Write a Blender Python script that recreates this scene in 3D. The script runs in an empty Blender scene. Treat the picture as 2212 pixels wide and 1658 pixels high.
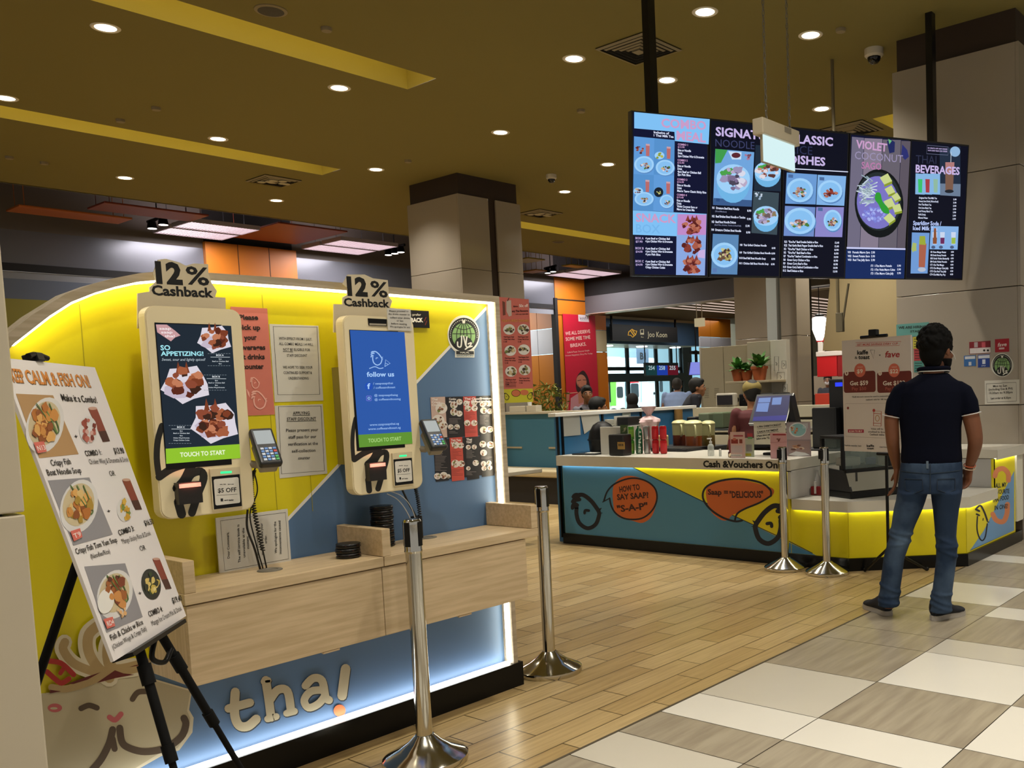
import bpy, bmesh, math, random
from mathutils import Vector, Matrix
from math import pi, sin, cos, radians

# ------------------------------------------------------------------ scene, camera, world, light, exposure
S = bpy.context.scene
COL = S.collection
S.view_settings.view_transform = 'Standard'
S.view_settings.look = 'None'
S.view_settings.gamma = 1.0
S.view_settings.use_curve_mapping = False
S.view_settings.exposure = 0.0
S.cycles.max_bounces = 7
S.cycles.diffuse_bounces = 3
S.cycles.glossy_bounces = 3
S.cycles.transmission_bounces = 5
S.cycles.transparent_max_bounces = 8
S.cycles.caustics_reflective = False
S.cycles.caustics_refractive = False
S.cycles.sample_clamp_indirect = 6.0

W_PX, H_PX = 2212, 1658
F_PX, CX, CY = 1977.634, 1484.947, 995.103          # focal length and principal point in photo pixels
CAM = Vector((0, 0, 1.43))
RX = Vector((0.6065093, -0.79421658, -0.03696614))   # camera right, down and forward in world axes
RY = Vector((-0.08196171, -0.01620924, -0.99650366))
RZ = RX.cross(RY).normalized()
RX.normalize(); RY = RZ.cross(RX).normalized()

cd = bpy.data.cameras.new('camera')
cam = bpy.data.objects.new('camera', cd)
COL.objects.link(cam)
cd.sensor_fit = 'HORIZONTAL'; cd.sensor_width = 36
cd.lens = F_PX / W_PX * 36
cd.shift_x = (W_PX / 2 - CX) / W_PX
cd.shift_y = (CY - H_PX / 2) / W_PX
cd.clip_start = 0.05; cd.clip_end = 200
mw = Matrix.Identity(4)
for i in range(3):
    mw[i][0] = RX[i]; mw[i][1] = -RY[i]; mw[i][2] = -RZ[i]; mw[i][3] = CAM[i]
cam.matrix_world = mw
S.camera = cam

wd = bpy.data.worlds.new('world'); S.world = wd; wd.use_nodes = True
bg = wd.node_tree.nodes['Background']
bg.inputs[0].default_value = (1.0, 0.95, 0.86, 1); bg.inputs[1].default_value = 0.40

SPOT_W = 300.0            # each recessed ceiling downlight
SPOT_COL = (1.0, 0.93, 0.80)
COVE_W = 14.0             # hidden lamp along each ceiling cove
BUS_W = 2600.0             # unseen area light standing in for daylight in the bus bay
LED_E = 9.0               # led strips

# ------------------------------------------------------------------ helpers
def ray(px, py):
    return RX * ((px - CX) / F_PX) + RY * ((py - CY) / F_PX) + RZ
def at(px, py, x=None, y=None, z=None):
    """the world point of a real plane x=.., y=.. or z=.. that the photo shows at a pixel"""
    d = ray(px, py)
    if x is not None: t = (x - CAM.x) / d.x
    elif y is not None: t = (y - CAM.y) / d.y
    else: t = (z - CAM.z) / d.z
    return CAM + d * t

class Plane:
    def __init__(s, O, U, V):
        s.O = Vector(O); s.U = Vector(U).normalized(); s.V = Vector(V).normalized(); s.N = s.U.cross(s.V)
    def uv(s, px, py):
        d = ray(px, py); t = (s.O - CAM).dot(s.N) / d.dot(s.N); p = CAM + d * t - s.O
        return (p.dot(s.U), p.dot(s.V))
    def P(s, u, v, n=0.0):
        return s.O + s.U * u + s.V * v + s.N * n
def face_y(y): return Plane((0, y, 0), (1, 0, 0), (0, 0, 1))      # looks towards -Y
def face_x(x): return Plane((x, 0, 0), (0, -1, 0), (0, 0, 1))     # looks towards -X

def lin(c): return c / 12.92 if c <= 0.04045 else ((c + 0.055) / 1.055) ** 2.4
def rgb(h):
    return tuple(lin(int(h[i:i + 2], 16) / 255) for i in (0, 2, 4)) + (1.0,)

_M = {}
def M(h, r=0.5, m=0.0, e=0.0, a=1.0, noise=0.0, nscale=8.0, spec=0.5, coat=0.0, bump=0.0, tr=0.0):
    k = (h, r, m, e, a, noise, nscale, spec, coat, bump, tr)
    if k in _M: return _M[k]
    mt = bpy.data.materials.new('paint_' + h); mt.use_nodes = True
    nt = mt.node_tree; p = nt.nodes['Principled BSDF']
    c = rgb(h)
    p.inputs['Roughness'].default_value = r; p.inputs['Metallic'].default_value = m
    p.inputs['Specular IOR Level'].default_value = spec
    p.inputs['Coat Weight'].default_value = coat
    p.inputs['Alpha'].default_value = a
    p.inputs['Transmission Weight'].default_value = tr
    if e:
        p.inputs['Base Color'].default_value = (0, 0, 0, 1) if e < 3 else c
        p.inputs['Emission Color'].default_value = c; p.inputs['Emission Strength'].default_value = e
        p.inputs['Specular IOR Level'].default_value = 0.2
    else:
        p.inputs['Base Color'].default_value = c
    if noise or bump:
        tc = nt.nodes.new('ShaderNodeTexCoord'); nz = nt.nodes.new('ShaderNodeTexNoise')
        nz.inputs['Scale'].default_value = nscale; nz.inputs['Detail'].default_value = 5
        nt.links.new(tc.outputs['Object'], nz.inputs['Vector'])
        if noise:
            mx = nt.nodes.new('ShaderNodeMix'); mx.data_type = 'RGBA'
            mx.inputs[6].default_value = tuple(max(0, v * (1 - noise)) for v in c[:3]) + (1,)
            mx.inputs[7].default_value = tuple(min(1, v * (1 + noise)) for v in c[:3]) + (1,)
            nt.links.new(nz.outputs['Fac'], mx.inputs[0]); nt.links.new(mx.outputs[2], p.inputs['Base Color'])
        if bump:
            b = nt.nodes.new('ShaderNodeBump'); b.inputs['Strength'].default_value = bump
            nt.links.new(nz.outputs['Fac'], b.inputs['Height']); nt.links.new(b.outputs[0], p.inputs['Normal'])
    _M[k] = mt
    return mt
def E(h, s=1.0): return M(h, r=0.4, e=s)

def grain(name, h1, h2, axis=0, r=0.45, stretch=14, scale=5.0):
    """laminate with a fine grain along one axis"""
    mt = bpy.data.materials.new(name); mt.use_nodes = True; nt = mt.node_tree; p = nt.nodes['Principled BSDF']
    tc = nt.nodes.new('ShaderNodeTexCoord'); mp = nt.nodes.new('ShaderNodeMapping')
    sc = [scale * stretch] * 3; sc[axis] = scale
    mp.inputs['Scale'].default_value = sc
    nz = nt.nodes.new('ShaderNodeTexNoise'); nz.inputs['Scale'].default_value = 1.0; nz.inputs['Detail'].default_value = 6
    mx = nt.nodes.new('ShaderNodeMix'); mx.data_type = 'RGBA'; mx.inputs[6].default_value = rgb(h1); mx.inputs[7].default_value = rgb(h2)
    rp = nt.nodes.new('ShaderNodeValToRGB'); rp.color_ramp.elements[0].position = .35; rp.color_ramp.elements[1].position = .65
    nt.links.new(tc.outputs['Object'], mp.inputs[0]); nt.links.new(mp.outputs[0], nz.inputs['Vector'])
    nt.links.new(nz.outputs['Fac'], rp.inputs[0]); nt.links.new(rp.outputs[0], mx.inputs[0])
    nt.links.new(mx.outputs[2], p.inputs['Base Color']); p.inputs['Roughness'].default_value = r
    return mt

def link(name, me, parent=None):
    o = bpy.data.objects.new(name, me); COL.objects.link(o)
    if parent is not None:
        o.parent = parent; o.matrix_parent_inverse = parent.matrix_world.inverted()
    return o
def tag(o, label, cat, group=None):
    o['label'] = label; o['category'] = cat
    if group: o['group'] = group
    return o
def thing(name, label, cat, loc=(0, 0, 0), rz=0, group=None):
    o = bpy.data.objects.new(name, None); COL.objects.link(o)
    o.empty_display_size = .05
    o.matrix_world = Matrix.Translation(Vector(loc)) @ Matrix.Rotation(rz, 4, 'Z')
    return tag(o, label, cat, group)
def struct(o):
    o['kind'] = 'structure'; return o
def kids(o): return [c for c in o.children]
def dup(root, mat, label=None, group=None):
    """copy a thing with copies of its parts and sub-parts, placed by a matrix"""
    r = root.copy(); COL.objects.link(r); r.matrix_world = mat
    if label: r['label'] = label
    if group: r['group'] = group
    def rec(a, b):
        for ch in a.children:
            c = ch.copy(); COL.objects.link(c); c.parent = b
            c.matrix_parent_inverse = ch.matrix_parent_inverse.copy()
            rec(ch, c)
    rec(root, r)
    return r

class MB:
    """collects shapes and links them as one mesh object"""
    def __init__(s): s.bm = bmesh.new()
    def quad(s, pts, mi=0):
        f = s.bm.faces.new([s.bm.verts.new(p) for p in pts]); f.material_index = mi; return f
    def box(s, a, b, mi=0, mat=None):
        x0, y0, z0 = a; x1, y1, z1 = b
        c = [Vector(p) for p in ((x0,y0,z0),(x1,y0,z0),(x1,y1,z0),(x0,y1,z0),(x0,y0,z1),(x1,y0,z1),(x1,y1,z1),(x0,y1,z1))]
        if mat is not None: c = [mat @ p for p in c]
        v = [s.bm.verts.new(p) for p in c]
        for q in ((0,3,2,1),(4,5,6,7),(0,1,5,4),(1,2,6,5),(2,3,7,6),(3,0,4,7)):
            s.bm.faces.new([v[i] for i in q]).material_index = mi
        return s
    def bbox(s, a, b, bev=0.004, mi=0, mat=None, seg=2):
        """box with bevelled edges"""
        n0 = len(s.bm.verts); t = bmesh.new()
        x0, y0, z0 = a; x1, y1, z1 = b
        bmesh.ops.create_cube(t, size=1)
        for v in t.verts:
            v.co = Vector(((x0+x1)/2 + v.co.x*(x1-x0), (y0+y1)/2 + v.co.y*(y1-y0), (z0+z1)/2 + v.co.z*(z1-z0)))
        bmesh.ops.bevel(t, geom=t.edges[:], offset=bev, segments=seg, affect='EDGES', profile=.5)
        s.merge(t, mi, mat); return s
    def merge(s, t, mi=0, mat=None):
        mp = {}
        for v in t.verts: mp[v] = s.bm.verts.new(mat @ v.co if mat is not None else v.co)
        for f in t.faces:
            try:
                g = s.bm.faces.new([mp[v] for v in f.verts]); g.material_index = mi; g.smooth = f.smooth
            except ValueError: pass
        t.free()
    def ring(s, c, ax, ay, rx, ry, n, ph=0):
        return [s.bm.verts.new(Vector(c) + ax*(rx*cos(2*pi*i/n+ph)) + ay*(ry*sin(2*pi*i/n+ph))) for i in range(n)]
    def bridge(s, a, b, mi=0, smooth=True):
        n = len(a)
        for i in range(n):
            f = s.bm.faces.new([a[i], a[(i+1)%n], b[(i+1)%n], b[i]]); f.material_index = mi; f.smooth = smooth
    def cap(s, a, mi=0, rev=False):
        f = s.bm.faces.new(list(reversed(a)) if rev else a); f.material_index = mi
        for e in f.edges: e.smooth = False
    def cyl(s, p0, p1, r0, r1=None, n=20, mi=0, caps=True, ph=0):
        p0 = Vector(p0); p1 = Vector(p1); r1 = r0 if r1 is None else r1
        d = (p1-p0).normalized(); ax = d.orthogonal().normalized()
        if abs(d.z) > .99: ax = Vector((1,0,0))
        ay = d.cross(ax).normalized()
        a = s.ring(p0, ax, ay, r0, r0, n, ph); b = s.ring(p1, ax, ay, r1, r1, n, ph)
        s.bridge(a, b, mi)
        if caps: s.cap(a, mi, True); s.cap(b, mi)
        return s
    def tube(s, pts, r, n=8, mi=0, closed=False):
        pts = [Vector(p) for p in pts]; rings = []; prev = None
        m = len(pts)
        for i, p in enumerate(pts):
            d = (pts[(i+1) % m if closed else min(i+1, m-1)] - pts[(i-1) % m if closed else max(i-1, 0)])
            d = d.normalized() if d.length > 1e-9 else Vector((0,0,1))
            ax = d.orthogonal() if prev is None else prev - d*prev.dot(d)
            ax = ax.normalized() if ax.length > 1e-6 else d.orthogonal().normalized()
            prev = ax; ay = d.cross(ax)
            rr = r[i] if isinstance(r, (list, tuple)) else r
            rings.append(s.ring(p, ax, ay, rr, rr, n))
        for a, b in zip(rings, rings[1:]): s.bridge(a, b, mi)
        if closed: s.bridge(rings[-1], rings[0], mi)
        else: s.cap(rings[0], mi, True); s.cap(rings[-1], mi)
        return s
    def lathe(s, prof, o=(0,0,0), n=28, mi=0, mat=None, wob=None):
        o = Vector(o); rings = []
        for r, z in prof:
            rg = []
            for i in range(n):
                a = 2*pi*i/n; k = wob(a, z) if wob else 1
                p = o + Vector((r*k*cos(a), r*k*sin(a), z))
                rg.append(s.bm.verts.new(mat @ p if mat is not None else p))
            rings.append(rg)
        for a, b in zip(rings, rings[1:]): s.bridge(a, b, mi)
        for i in range(1, len(prof)-1):
            d0 = Vector((prof[i][0]-prof[i-1][0], prof[i][1]-prof[i-1][1])); d1 = Vector((prof[i+1][0]-prof[i][0], prof[i+1][1]-prof[i][1]))
            if d0.length > 1e-9 and d1.length > 1e-9 and d0.angle(d1) > .6:
                for j in range(n):
                    e = s.bm.edges.get((rings[i][j], rings[i][(j+1) % n]))
                    if e: e.smooth = False
        if prof[0][0] > 1e-5: s.cap(rings[0], mi, True)
        if prof[-1][0] > 1e-5: s.cap(rings[-1], mi)
        return s
    def loft(s, rings, n=24, mi=0, caps=True):
        """rings: (centre, axis a, axis b, ra, rb)"""
        rs = [s.ring(c, Vector(a), Vector(b), ra, rb, n) for c, a, b, ra, rb in rings]
        for a, b in zip(rs, rs[1:]): s.bridge(a, b, mi)
        if caps: s.cap(rs[0], mi, True); s.cap(rs[-1], mi)
        return s
    def ball(s, c, r, mi=0, sub=2, sc=(1,1,1), mat=None):
        t = bmesh.new(); bmesh.ops.create_icosphere(t, subdivisions=sub, radius=r)
        for v in t.verts: v.co = Vector(c) + Vector((v.co.x*sc[0], v.co.y*sc[1], v.co.z*sc[2]))
        for f in t.faces: f.smooth = True
        s.merge(t, mi, mat); return s
    def prism(s, pl, poly, n0, n1, mi=0, mside=None):
        """extrude a polygon of a plane between two offsets along its normal"""
        a = [s.bm.verts.new(pl.P(u, v, n0)) for u, v in poly]; b = [s.bm.verts.new(pl.P(u, v, n1)) for u, v in poly]
        k = len(poly)
        for i in range(k):
            s.bm.faces.new([a[i], a[(i+1)%k], b[(i+1)%k], b[i]]).material_index = mi if mside is None else mside
        s.cap(a, mi if mside is None else mside, True); s.cap(b, mi)
        return s
    def build(s, name, mats, parent=None, smooth=None, recalc=True):
        if recalc: bmesh.ops.recalc_face_normals(s.bm, faces=s.bm.faces[:])
        me = bpy.data.meshes.new(name); s.bm.to_mesh(me); s.bm.free()
        for m in (mats if isinstance(mats, (list, tuple)) else [mats]): me.materials.append(m)
        if smooth is not None:
            for p in me.polygons: p.use_smooth = smooth
        return link(name, me, parent)

def fuse(mb, name, mats, parent=None, voxel=0.008, it=4, fac=0.5):
    """one continuous surface out of overlapping closed shapes"""
    bmesh.ops.recalc_face_normals(mb.bm, faces=mb.bm.faces[:])
    me = bpy.data.meshes.new('tmp'); mb.bm.to_mesh(me); mb.bm.free()
    o = bpy.data.objects.new('tmp', me); COL.objects.link(o)
    md = o.modifiers.new('r', 'REMESH'); md.mode = 'VOXEL'; md.voxel_size = voxel; md.use_smooth_shade = True
    sm = o.modifiers.new('s', 'SMOOTH'); sm.iterations = it; sm.factor = fac
    dg = bpy.context.evaluated_depsgraph_get()
    m2 = bpy.data.meshes.new_from_object(o.evaluated_get(dg)); m2.name = name
    bpy.data.objects.remove(o); bpy.data.meshes.remove(me)
    m2.materials.clear()
    for m in (mats if isinstance(mats, (list, tuple)) else [mats]): m2.materials.append(m)
    for p in m2.polygons: p.use_smooth = True
    return link(name, m2, parent)

def spline(pts, n=6, closed=False):
    """Catmull-Rom through 2-D or 3-D points"""
    P = [Vector(p) for p in pts]; m = len(P); out = []
    rng = range(m if closed else m-1)
    for i in rng:
        p0 = P[(i-1) % m] if closed or i > 0 else P[0]; p1 = P[i]; p2 = P[(i+1) % m]
        p3 = P[(i+2) % m] if closed or i+2 < m else P[-1]
        for j in range(n):
            t = j/n
            out.append(0.5*((2*p1) + (p2-p0)*t + (2*p0-5*p1+4*p2-p3)*t*t + (3*p1-p0-3*p2+p3)*t**3))
    if not closed: out.append(P[-1])
    return out

_G = {}
def glyphs(txt, bold):
    k = (txt, bold)
    if k not in _G:
        fc = bpy.data.curves.new('f', 'FONT'); fc.body = txt; fc.size = 1; fc.resolution_u = 2; fc.offset = bold
        o = bpy.data.objects.new('f', fc); me = o.to_mesh()
        vs = [(v.co.x, v.co.y) for v in me.vertices]; fs = [tuple(p.vertices) for p in me.polygons]
        o.to_mesh_clear(); bpy.data.objects.remove(o); bpy.data.curves.remove(fc)
        _G[k] = (vs, fs, min((v[0] for v in vs), default=0), max((v[0] for v in vs), default=1))
    return _G[k]
CAPH = 0.70
DZ = 0.00025
class Art:
    """flat print on a real plane; points are photo pixels, optionally through a crop (x0, y0, scale)"""
    def __init__(s, pl, crop=(0, 0, 1), base=0.0):
        s.pl = pl; s.crop = crop; s.base = base; s.v = []; s.f = []; s.mi = []; s.mats = []; s.n = 0
    def c(s, X, Y):
        x0, y0, k = s.crop; return s.pl.uv(x0 + X*k, y0 + Y*k)
    def _m(s, m):
        if m not in s.mats: s.mats.append(m)
        return s.mats.index(m)
    def uvpoly(s, uv, m, k=1):
        b = len(s.v); s.n = (s.n + 1) % 30; e = s.n*8e-6
        s.v += [s.pl.P(u, v, s.base + k*DZ + e) for u, v in uv]
        ar = sum(uv[i][0]*uv[(i+1) % len(uv)][1] - uv[(i+1) % len(uv)][0]*uv[i][1] for i in range(len(uv)))
        ix = list(range(b, len(s.v)))
        s.f.append(ix if ar > 0 else ix[::-1]); s.mi.append(s._m(m))
    def poly(s, pts, m, k=1): s.uvpoly([s.c(*p) for p in pts], m, k)
    def rect(s, x0, y0, x1, y1, m, k=1):
        """upright rectangle on the plane through two opposite pixel corners"""
        (a, b), (c, d) = s.c(x0, y0), s.c(x1, y1)
        s.uvpoly([(a, b), (c, b), (c, d), (a, d)], m, k)
    def ell(s, x, y, rx, ry, m, k=1, n=20, rot=0):
        s.poly([(x + rx*cos(t)*cos(rot) - ry*sin(t)*sin(rot), y + rx*cos(t)*sin(rot) + ry*sin(t)*cos(rot)) for t in (2*pi*i/n for i in range(n))], m, k)
    def blob(s, x, y, rx, ry, m, k, rnd, n=9):
        s.poly([(x + rx*q*cos(t), y + ry*q*sin(t)) for t, q in ((2*pi*i/n, rnd.uniform(.65, 1.15)) for i in range(n))], m, k)
    def stroke(s, pts, w, m, k=3, smooth=0, closed=False, taper=False):
        if smooth: pts = [tuple(p) for p in spline(pts, smooth, closed)]
        pts = [Vector(p[:2]) for p in pts]; n = len(pts); L = []; R = []
        for i, p in enumerate(pts):
            d = pts[(i+1) % n if closed else min(i+1, n-1)] - pts[(i-1) % n if closed else max(i-1, 0)]
            d = d.normalized() if d.length > 1e-9 else Vector((1, 0)); q = Vector((-d.y, d.x))
            ww = (w[i*(len(w)-1)//max(1, n-1)] if isinstance(w, (list, tuple)) else w)/2
            if taper: ww *= max(.15, sin(pi*min(1, max(0, (i+.3)/(n-.4)))))**.6
            L.append(p + q*ww); R.append(p - q*ww)
        for i in range(n if closed else n-1):
            j = (i+1) % n
            s.poly([L[i], L[j], R[j], R[i]], m, k)
        if not closed and not taper and not isinstance(w, (list, tuple)):
            for p in (pts[0], pts[-1]): s.ell(p.x, p.y, w/2, w/2, m, k, 10)
    def t(s, txt, x0, y0, x1, y1, h, m, bold=0.0, k=6, shear=0.0):
        """text on a baseline from pixel (x0,y0) to (x1,y1) with capital height h"""
        vs, fs, a, b = glyphs(txt, bold)
        if not fs: return
        p0 = Vector(s.c(x0, y0)); p1 = Vector(s.c(x1, y1)); d = p1 - p0; L = d.length; d = d/L; nn = Vector((-d.y, d.x))
        pd = Vector((x1-x0, y1-y0)).normalized(); q = Vector(s.c(x0 + pd.y*h, y0 - pd.x*h))
        H = abs((q - p0).dot(nn)); sx = L/max(1e-6, b-a); sy = H/CAPH
        i0 = len(s.v); mi = s._m(m)
        for x, y in vs:
            w = p0 + d*((x-a)*sx + shear*y*sy) + nn*(y*sy)
            s.v.append(s.pl.P(w.x, w.y, s.base + k*DZ))
        for f in fs: s.f.append([i0 + j for j in f]); s.mi.append(mi)
    def lines(s, rows, m, h, bold=0.0, k=6):
        for txt, x0, y0, x1, y1 in rows: s.t(txt, x0, y0, x1, y1, h, m, bold, k)
    def food(s, x, y, rx, ry, plate, pal, seed, k=2, n=16, fill=.72, rim=None):
        rnd = random.Random(seed)
        if plate is not None:
            s.ell(x, y, rx, ry, plate, k)
            if rim is not None: s.ell(x, y, rx*.86, ry*.86, rim, k+1)
        for i in range(n):
            a = rnd.uniform(0, 2*pi); q = fill*math.sqrt(rnd.random())
            z = rnd.uniform(.16, .34)
            s.blob(x + rx*q*cos(a), y + ry*q*sin(a), rx*z, ry*z, pal[i % len(pal)], k + 2 + i*.35, rnd)
    def halal(s, x, y, R, sk=0.0):
        """round green certification seal with globe lines and script"""
        K, G, Wt = M('15181a'), M('86b070'), M('e8e8e0')
        s.ell(x, y, R*1.06, R*1.2, Wt, 1, 32); s.ell(x, y, R, R*1.13, K, 2, 32); s.ell(x, y+R*.08, R*.78, R*.86, G, 3, 28)
        for q in (.28, .62): s.stroke([(x + R*.78*q*cos(t), y + R*.08 + R*.86*sin(t)) for t in [i*2*pi/24 for i in range(24)]], R*.05, K, 4, closed=True)
        s.stroke([(x, y-R*.75), (x, y+R*.5)], R*.05, K, 4)
        for yy in (-.45, -.05): s.stroke([(x - R*.72, y + R*yy + (R*-.1 if yy < -.2 else 0)), (x, y + R*(yy + (.12 if yy < -.2 else 0))), (x + R*.72, y + R*yy + (R*-.1 if yy < -.2 else 0))], R*.05, K, 4, smooth=4)
        s.ell(x, y + R*.62, R*.6, R*.5, K, 5, 22)
        for pts in ([(-.42,.5),(-.4,.78),(-.2,.8),(-.15,.3),(-.17,.1)], [(-.02,.1),(.12,.72)], [(.2,.15),(.16,.8),(.55,.78)], [(.3,.62),(.5,.55),(.4,.75),(.1,.98)]):
            s.stroke([(x + R*a, y + R*b) for a, b in pts], R*.09, Wt, 7, smooth=4)
        s.poly([(x - R*.12, y-R*1.04), (x - R*.08, y - R*.75), (x + R*.08, y - R*.75), (x + R*.12, y-R*1.04), (x, y-R*.93)], Wt, 5)
        for i in range(26):
            a = pi*(.95 + 1.1*i/25)
            s.ell(x + R*.9*cos(a), y + R*.02 + R*1.0*sin(a), R*.025, R*.045, Wt, 5, 6)
    def bird(s, x, y, k, m, flip=1, w=9, lay=6):
        """round bird head in brush lines: open beak, tuft at the back, dot eye"""
        P = lambda L: [(x + flip*a*k*1.18, y + b*k) for a, b in L]
        s.stroke(P([(-36,-18),(-36,10),(-26,45),(2,66),(30,50),(42,12),(40,-4)]), w*k*1.15, m, lay, smooth=5)
        s.stroke(P([(-38,-66),(-14,-70),(14,-46),(36,-12),(40,-4)]), w*k*1.2, m, lay, smooth=5)
        for L in ([(-52,-58),(-38,-68),(-20,-66)], [(-54,-38),(-38,-52),(-20,-50)], [(-52,-10),(-44,-30),(-28,-26)]): s.stroke(P(L), w*k*1.5, m, lay, smooth=4, taper=True)
        s.poly(P([(36,-12),(52,-18),(42,0),(56,4),(38,8)]), m, lay)
        s.stroke(P([(-8,4),(-6,-7),(6,-6)]), w*k*.8, m, lay, smooth=3)
    def build(s, name, parent=None):
        me = bpy.data.meshes.new(name); me.from_pydata([tuple(v) for v in s.v], [], s.f)
        for m in s.mats: me.materials.append(m)
        me.polygons.foreach_set('material_index', s.mi); me.update()
        return link(name, me, parent)
def uvrect(pl, corners):
    """mean upright rectangle of four pixel corners TL, TR, BR, BL -> u0, v0, u1, v1"""
    q = [pl.uv(*c) for c in corners]
    return ((q[0][0]+q[3][0])/2, (q[2][1]+q[3][1])/2, (q[1][0]+q[2][0])/2, (q[0][1]+q[1][1])/2)
def sheet(name, label, cat, pl, corners, mat, th=0.003, off=0.0, group=None, free=False):
    """a board or paper with real thickness on a plane; returns its thing and an Art that prints on its face"""
    q = [pl.uv(*c) for c in corners]
    if not free:
        u0, v0, u1, v1 = uvrect(pl, corners); q = [(u0, v1), (u1, v1), (u1, v0), (u0, v0)]
    mb = MB(); mb.prism(pl, q, off, off + th)
    o = mb.build(name, mat)
    tag(o, label, cat, group)
    return o, Art(pl, base=off + th)

# ------------------------------------------------------------------ shared materials
def brickmat(name, c1, c2, mortar, bw, rh, off, gap, r, org):
    mt = bpy.data.materials.new(name); mt.use_nodes = True; nt = mt.node_tree; p = nt.nodes['Principled BSDF']
    tc = nt.nodes.new('ShaderNodeTexCoord'); mp = nt.nodes.new('ShaderNodeMapping'); mp.inputs['Location'].default_value = org
    br = nt.nodes.new('ShaderNodeTexBrick'); br.offset = off; br.offset_frequency = 2; br.squash = 1
    br.inputs['Color1'].default_value = rgb(c1); br.inputs['Color2'].default_value = rgb(c2); br.inputs['Mortar'].default_value = rgb(mortar)
    br.inputs['Scale'].default_value = 1; br.inputs['Mortar Size'].default_value = gap; br.inputs['Mortar Smooth'].default_value = 0.1
    br.inputs['Bias'].default_value = 0; br.inputs['Brick Width'].default_value = bw; br.inputs['Row Height'].default_value = rh
    m2 = nt.nodes.new('ShaderNodeMapping'); m2.inputs['Scale'].default_value = (3, 55, 1)
    nz = nt.nodes.new('ShaderNodeTexNoise'); nz.inputs['Scale'].default_value = 1; nz.inputs['Detail'].default_value = 6; nz.inputs['Distortion'].default_value = .6
    rp = nt.nodes.new('ShaderNodeValToRGB'); rp.color_ramp.elements[0].color = (.72, .68, .62, 1); rp.color_ramp.elements[1].color = (1.12, 1.12, 1.12, 1)
    rp.color_ramp.elements[0].position = .3; rp.color_ramp.elements[1].position = .7
    mx = nt.nodes.new('ShaderNodeMix'); mx.data_type = 'RGBA'; mx.blend_type = 'MULTIPLY'; mx.inputs[0].default_value = .8
    L = nt.links.new
    L(tc.outputs['Object'], mp.inputs[0]); L(mp.outputs[0], br.inputs['Vector']); L(tc.outputs['Object'], m2.inputs[0]); L(m2.outputs[0], nz.inputs['Vector'])
    L(nz.outputs['Fac'], rp.inputs[0]); L(br.outputs['Color'], mx.inputs[6]); L(rp.outputs[0], mx.inputs[7]); L(mx.outputs[2], p.inputs['Base Color'])
    p.inputs['Roughness'].default_value = r
    return mt
MAT_WOODFLOOR = brickmat('wood_plank_floor', 'bda577', 'a98f60', '574828', .59, .158, .35, .0035, .30, (.36, .148, 0))
MAT_TILE_B = grain('beige_streaked_tile', 'a69c88', '918674', 0, .28, 10, 2.5)
MAT_TILE_W = M('dcd8ce', r=.22, noise=.03, nscale=3)
MAT_TILE_G = M('c6c0b2', r=.22, noise=.04, nscale=3)
MAT_GROUT = M('56503f', r=.8)
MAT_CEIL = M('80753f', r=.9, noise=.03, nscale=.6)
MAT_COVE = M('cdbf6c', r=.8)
MAT_STONE = M('a1978a', r=.13, noise=.035, nscale=2.0, spec=.6)
MAT_BROWN = M('33251a', r=.6)
MAT_LAM = grain('pale_oak_laminate', 'cbb491', 'b7a07c', 0, .42, 16, 4)
MAT_LAMV = grain('pale_oak_laminate_upright', 'cdb795', 'b9a27f', 2, .42, 16, 4)
MAT_LAMG = grain('grey_oak_laminate', 'bcae99', 'a7997f', 0, .45, 16, 4)
BLACK = M('0b0b0c', r=.4, spec=.25); MATTE = M('0b0b0c', r=.8, spec=.2); DARK = M('1c1c1e', r=.5)
CHROME = M('c9c6bd', r=.12, m=1.0); STEEL = M('a9a9a6', r=.3, m=1.0)
WHITE = M('e6e3dc', r=.5); PAPER = M('dfdcd4', r=.7); INK = M('181818', r=.7); GREYM = M('7c7c7a', r=.5)
CREAM = M('d8c49a', r=.4)

# ------------------------------------------------------------------ floor
Y_WOOD = 2.59
mb = MB(); mb.quad([(-4, Y_WOOD, 0), (34, Y_WOOD, 0), (34, 34, 0), (-4, 34, 0)])
struct(mb.build('floor', MAT_WOODFLOOR))
def tiles():
    mb = MB(); rnd = random.Random(5)
    mb.quad([(-4, -6, -.004), (34, -6, -.004), (34, Y_WOOD, -.004), (-4, Y_WOOD, -.004)], 0)
    rows = [(1.945, 2.587), (1.30, 1.945), (.655, 1.30), (.01, .655), (-.635, .01), (-1.28, -.635), (-2.5, -1.28), (-4, -2.5), (-6, -4)]
    br = [1.94, 2.23, 2.52, 2.816, 3.10, 3.395, 3.97, 4.56, 4.855, 5.44, 5.72, 6.30, 6.59, 7.17, 7.46, 8.05]
    A = 'BWBGBWGBBBBWBBWBB'; B = 'BBBBBWBWGBWBBWBBW'; C = 'BWBBBBWBBWBBWBWBB'
    for j, (y0, y1) in enumerate(rows):
        seq = [A, B, C][j] if j < 3 else None
        xs = [x for x in br]
        if j == 0: xs.remove(1.94)
        while xs[-1] < 30: xs.append(xs[-1] + rnd.choice([.29, .585, .585]))
        while xs[0] > -4: xs.insert(0, xs[0] - rnd.choice([.29, .585, .585]))
        k0 = xs.index(2.52)
        for i in range(len(xs) - 1):
            s = i - k0 + 3
            if seq and 0 <= s < len(seq): ch = seq[s]
            else: ch = rnd.choice('BBBWG')
            g = .0022
            mb.quad([(xs[i]+g, y0+g, 0), (xs[i+1]-g, y0+g, 0), (xs[i+1]-g, y1-g, 0), (xs[i]+g, y1-g, 0)], {'B': 1, 'W': 2, 'G': 3}[ch])
    return mb.build('floor', [MAT_GROUT, MAT_TILE_B, MAT_TILE_W, MAT_TILE_G])
struct(tiles())
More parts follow.
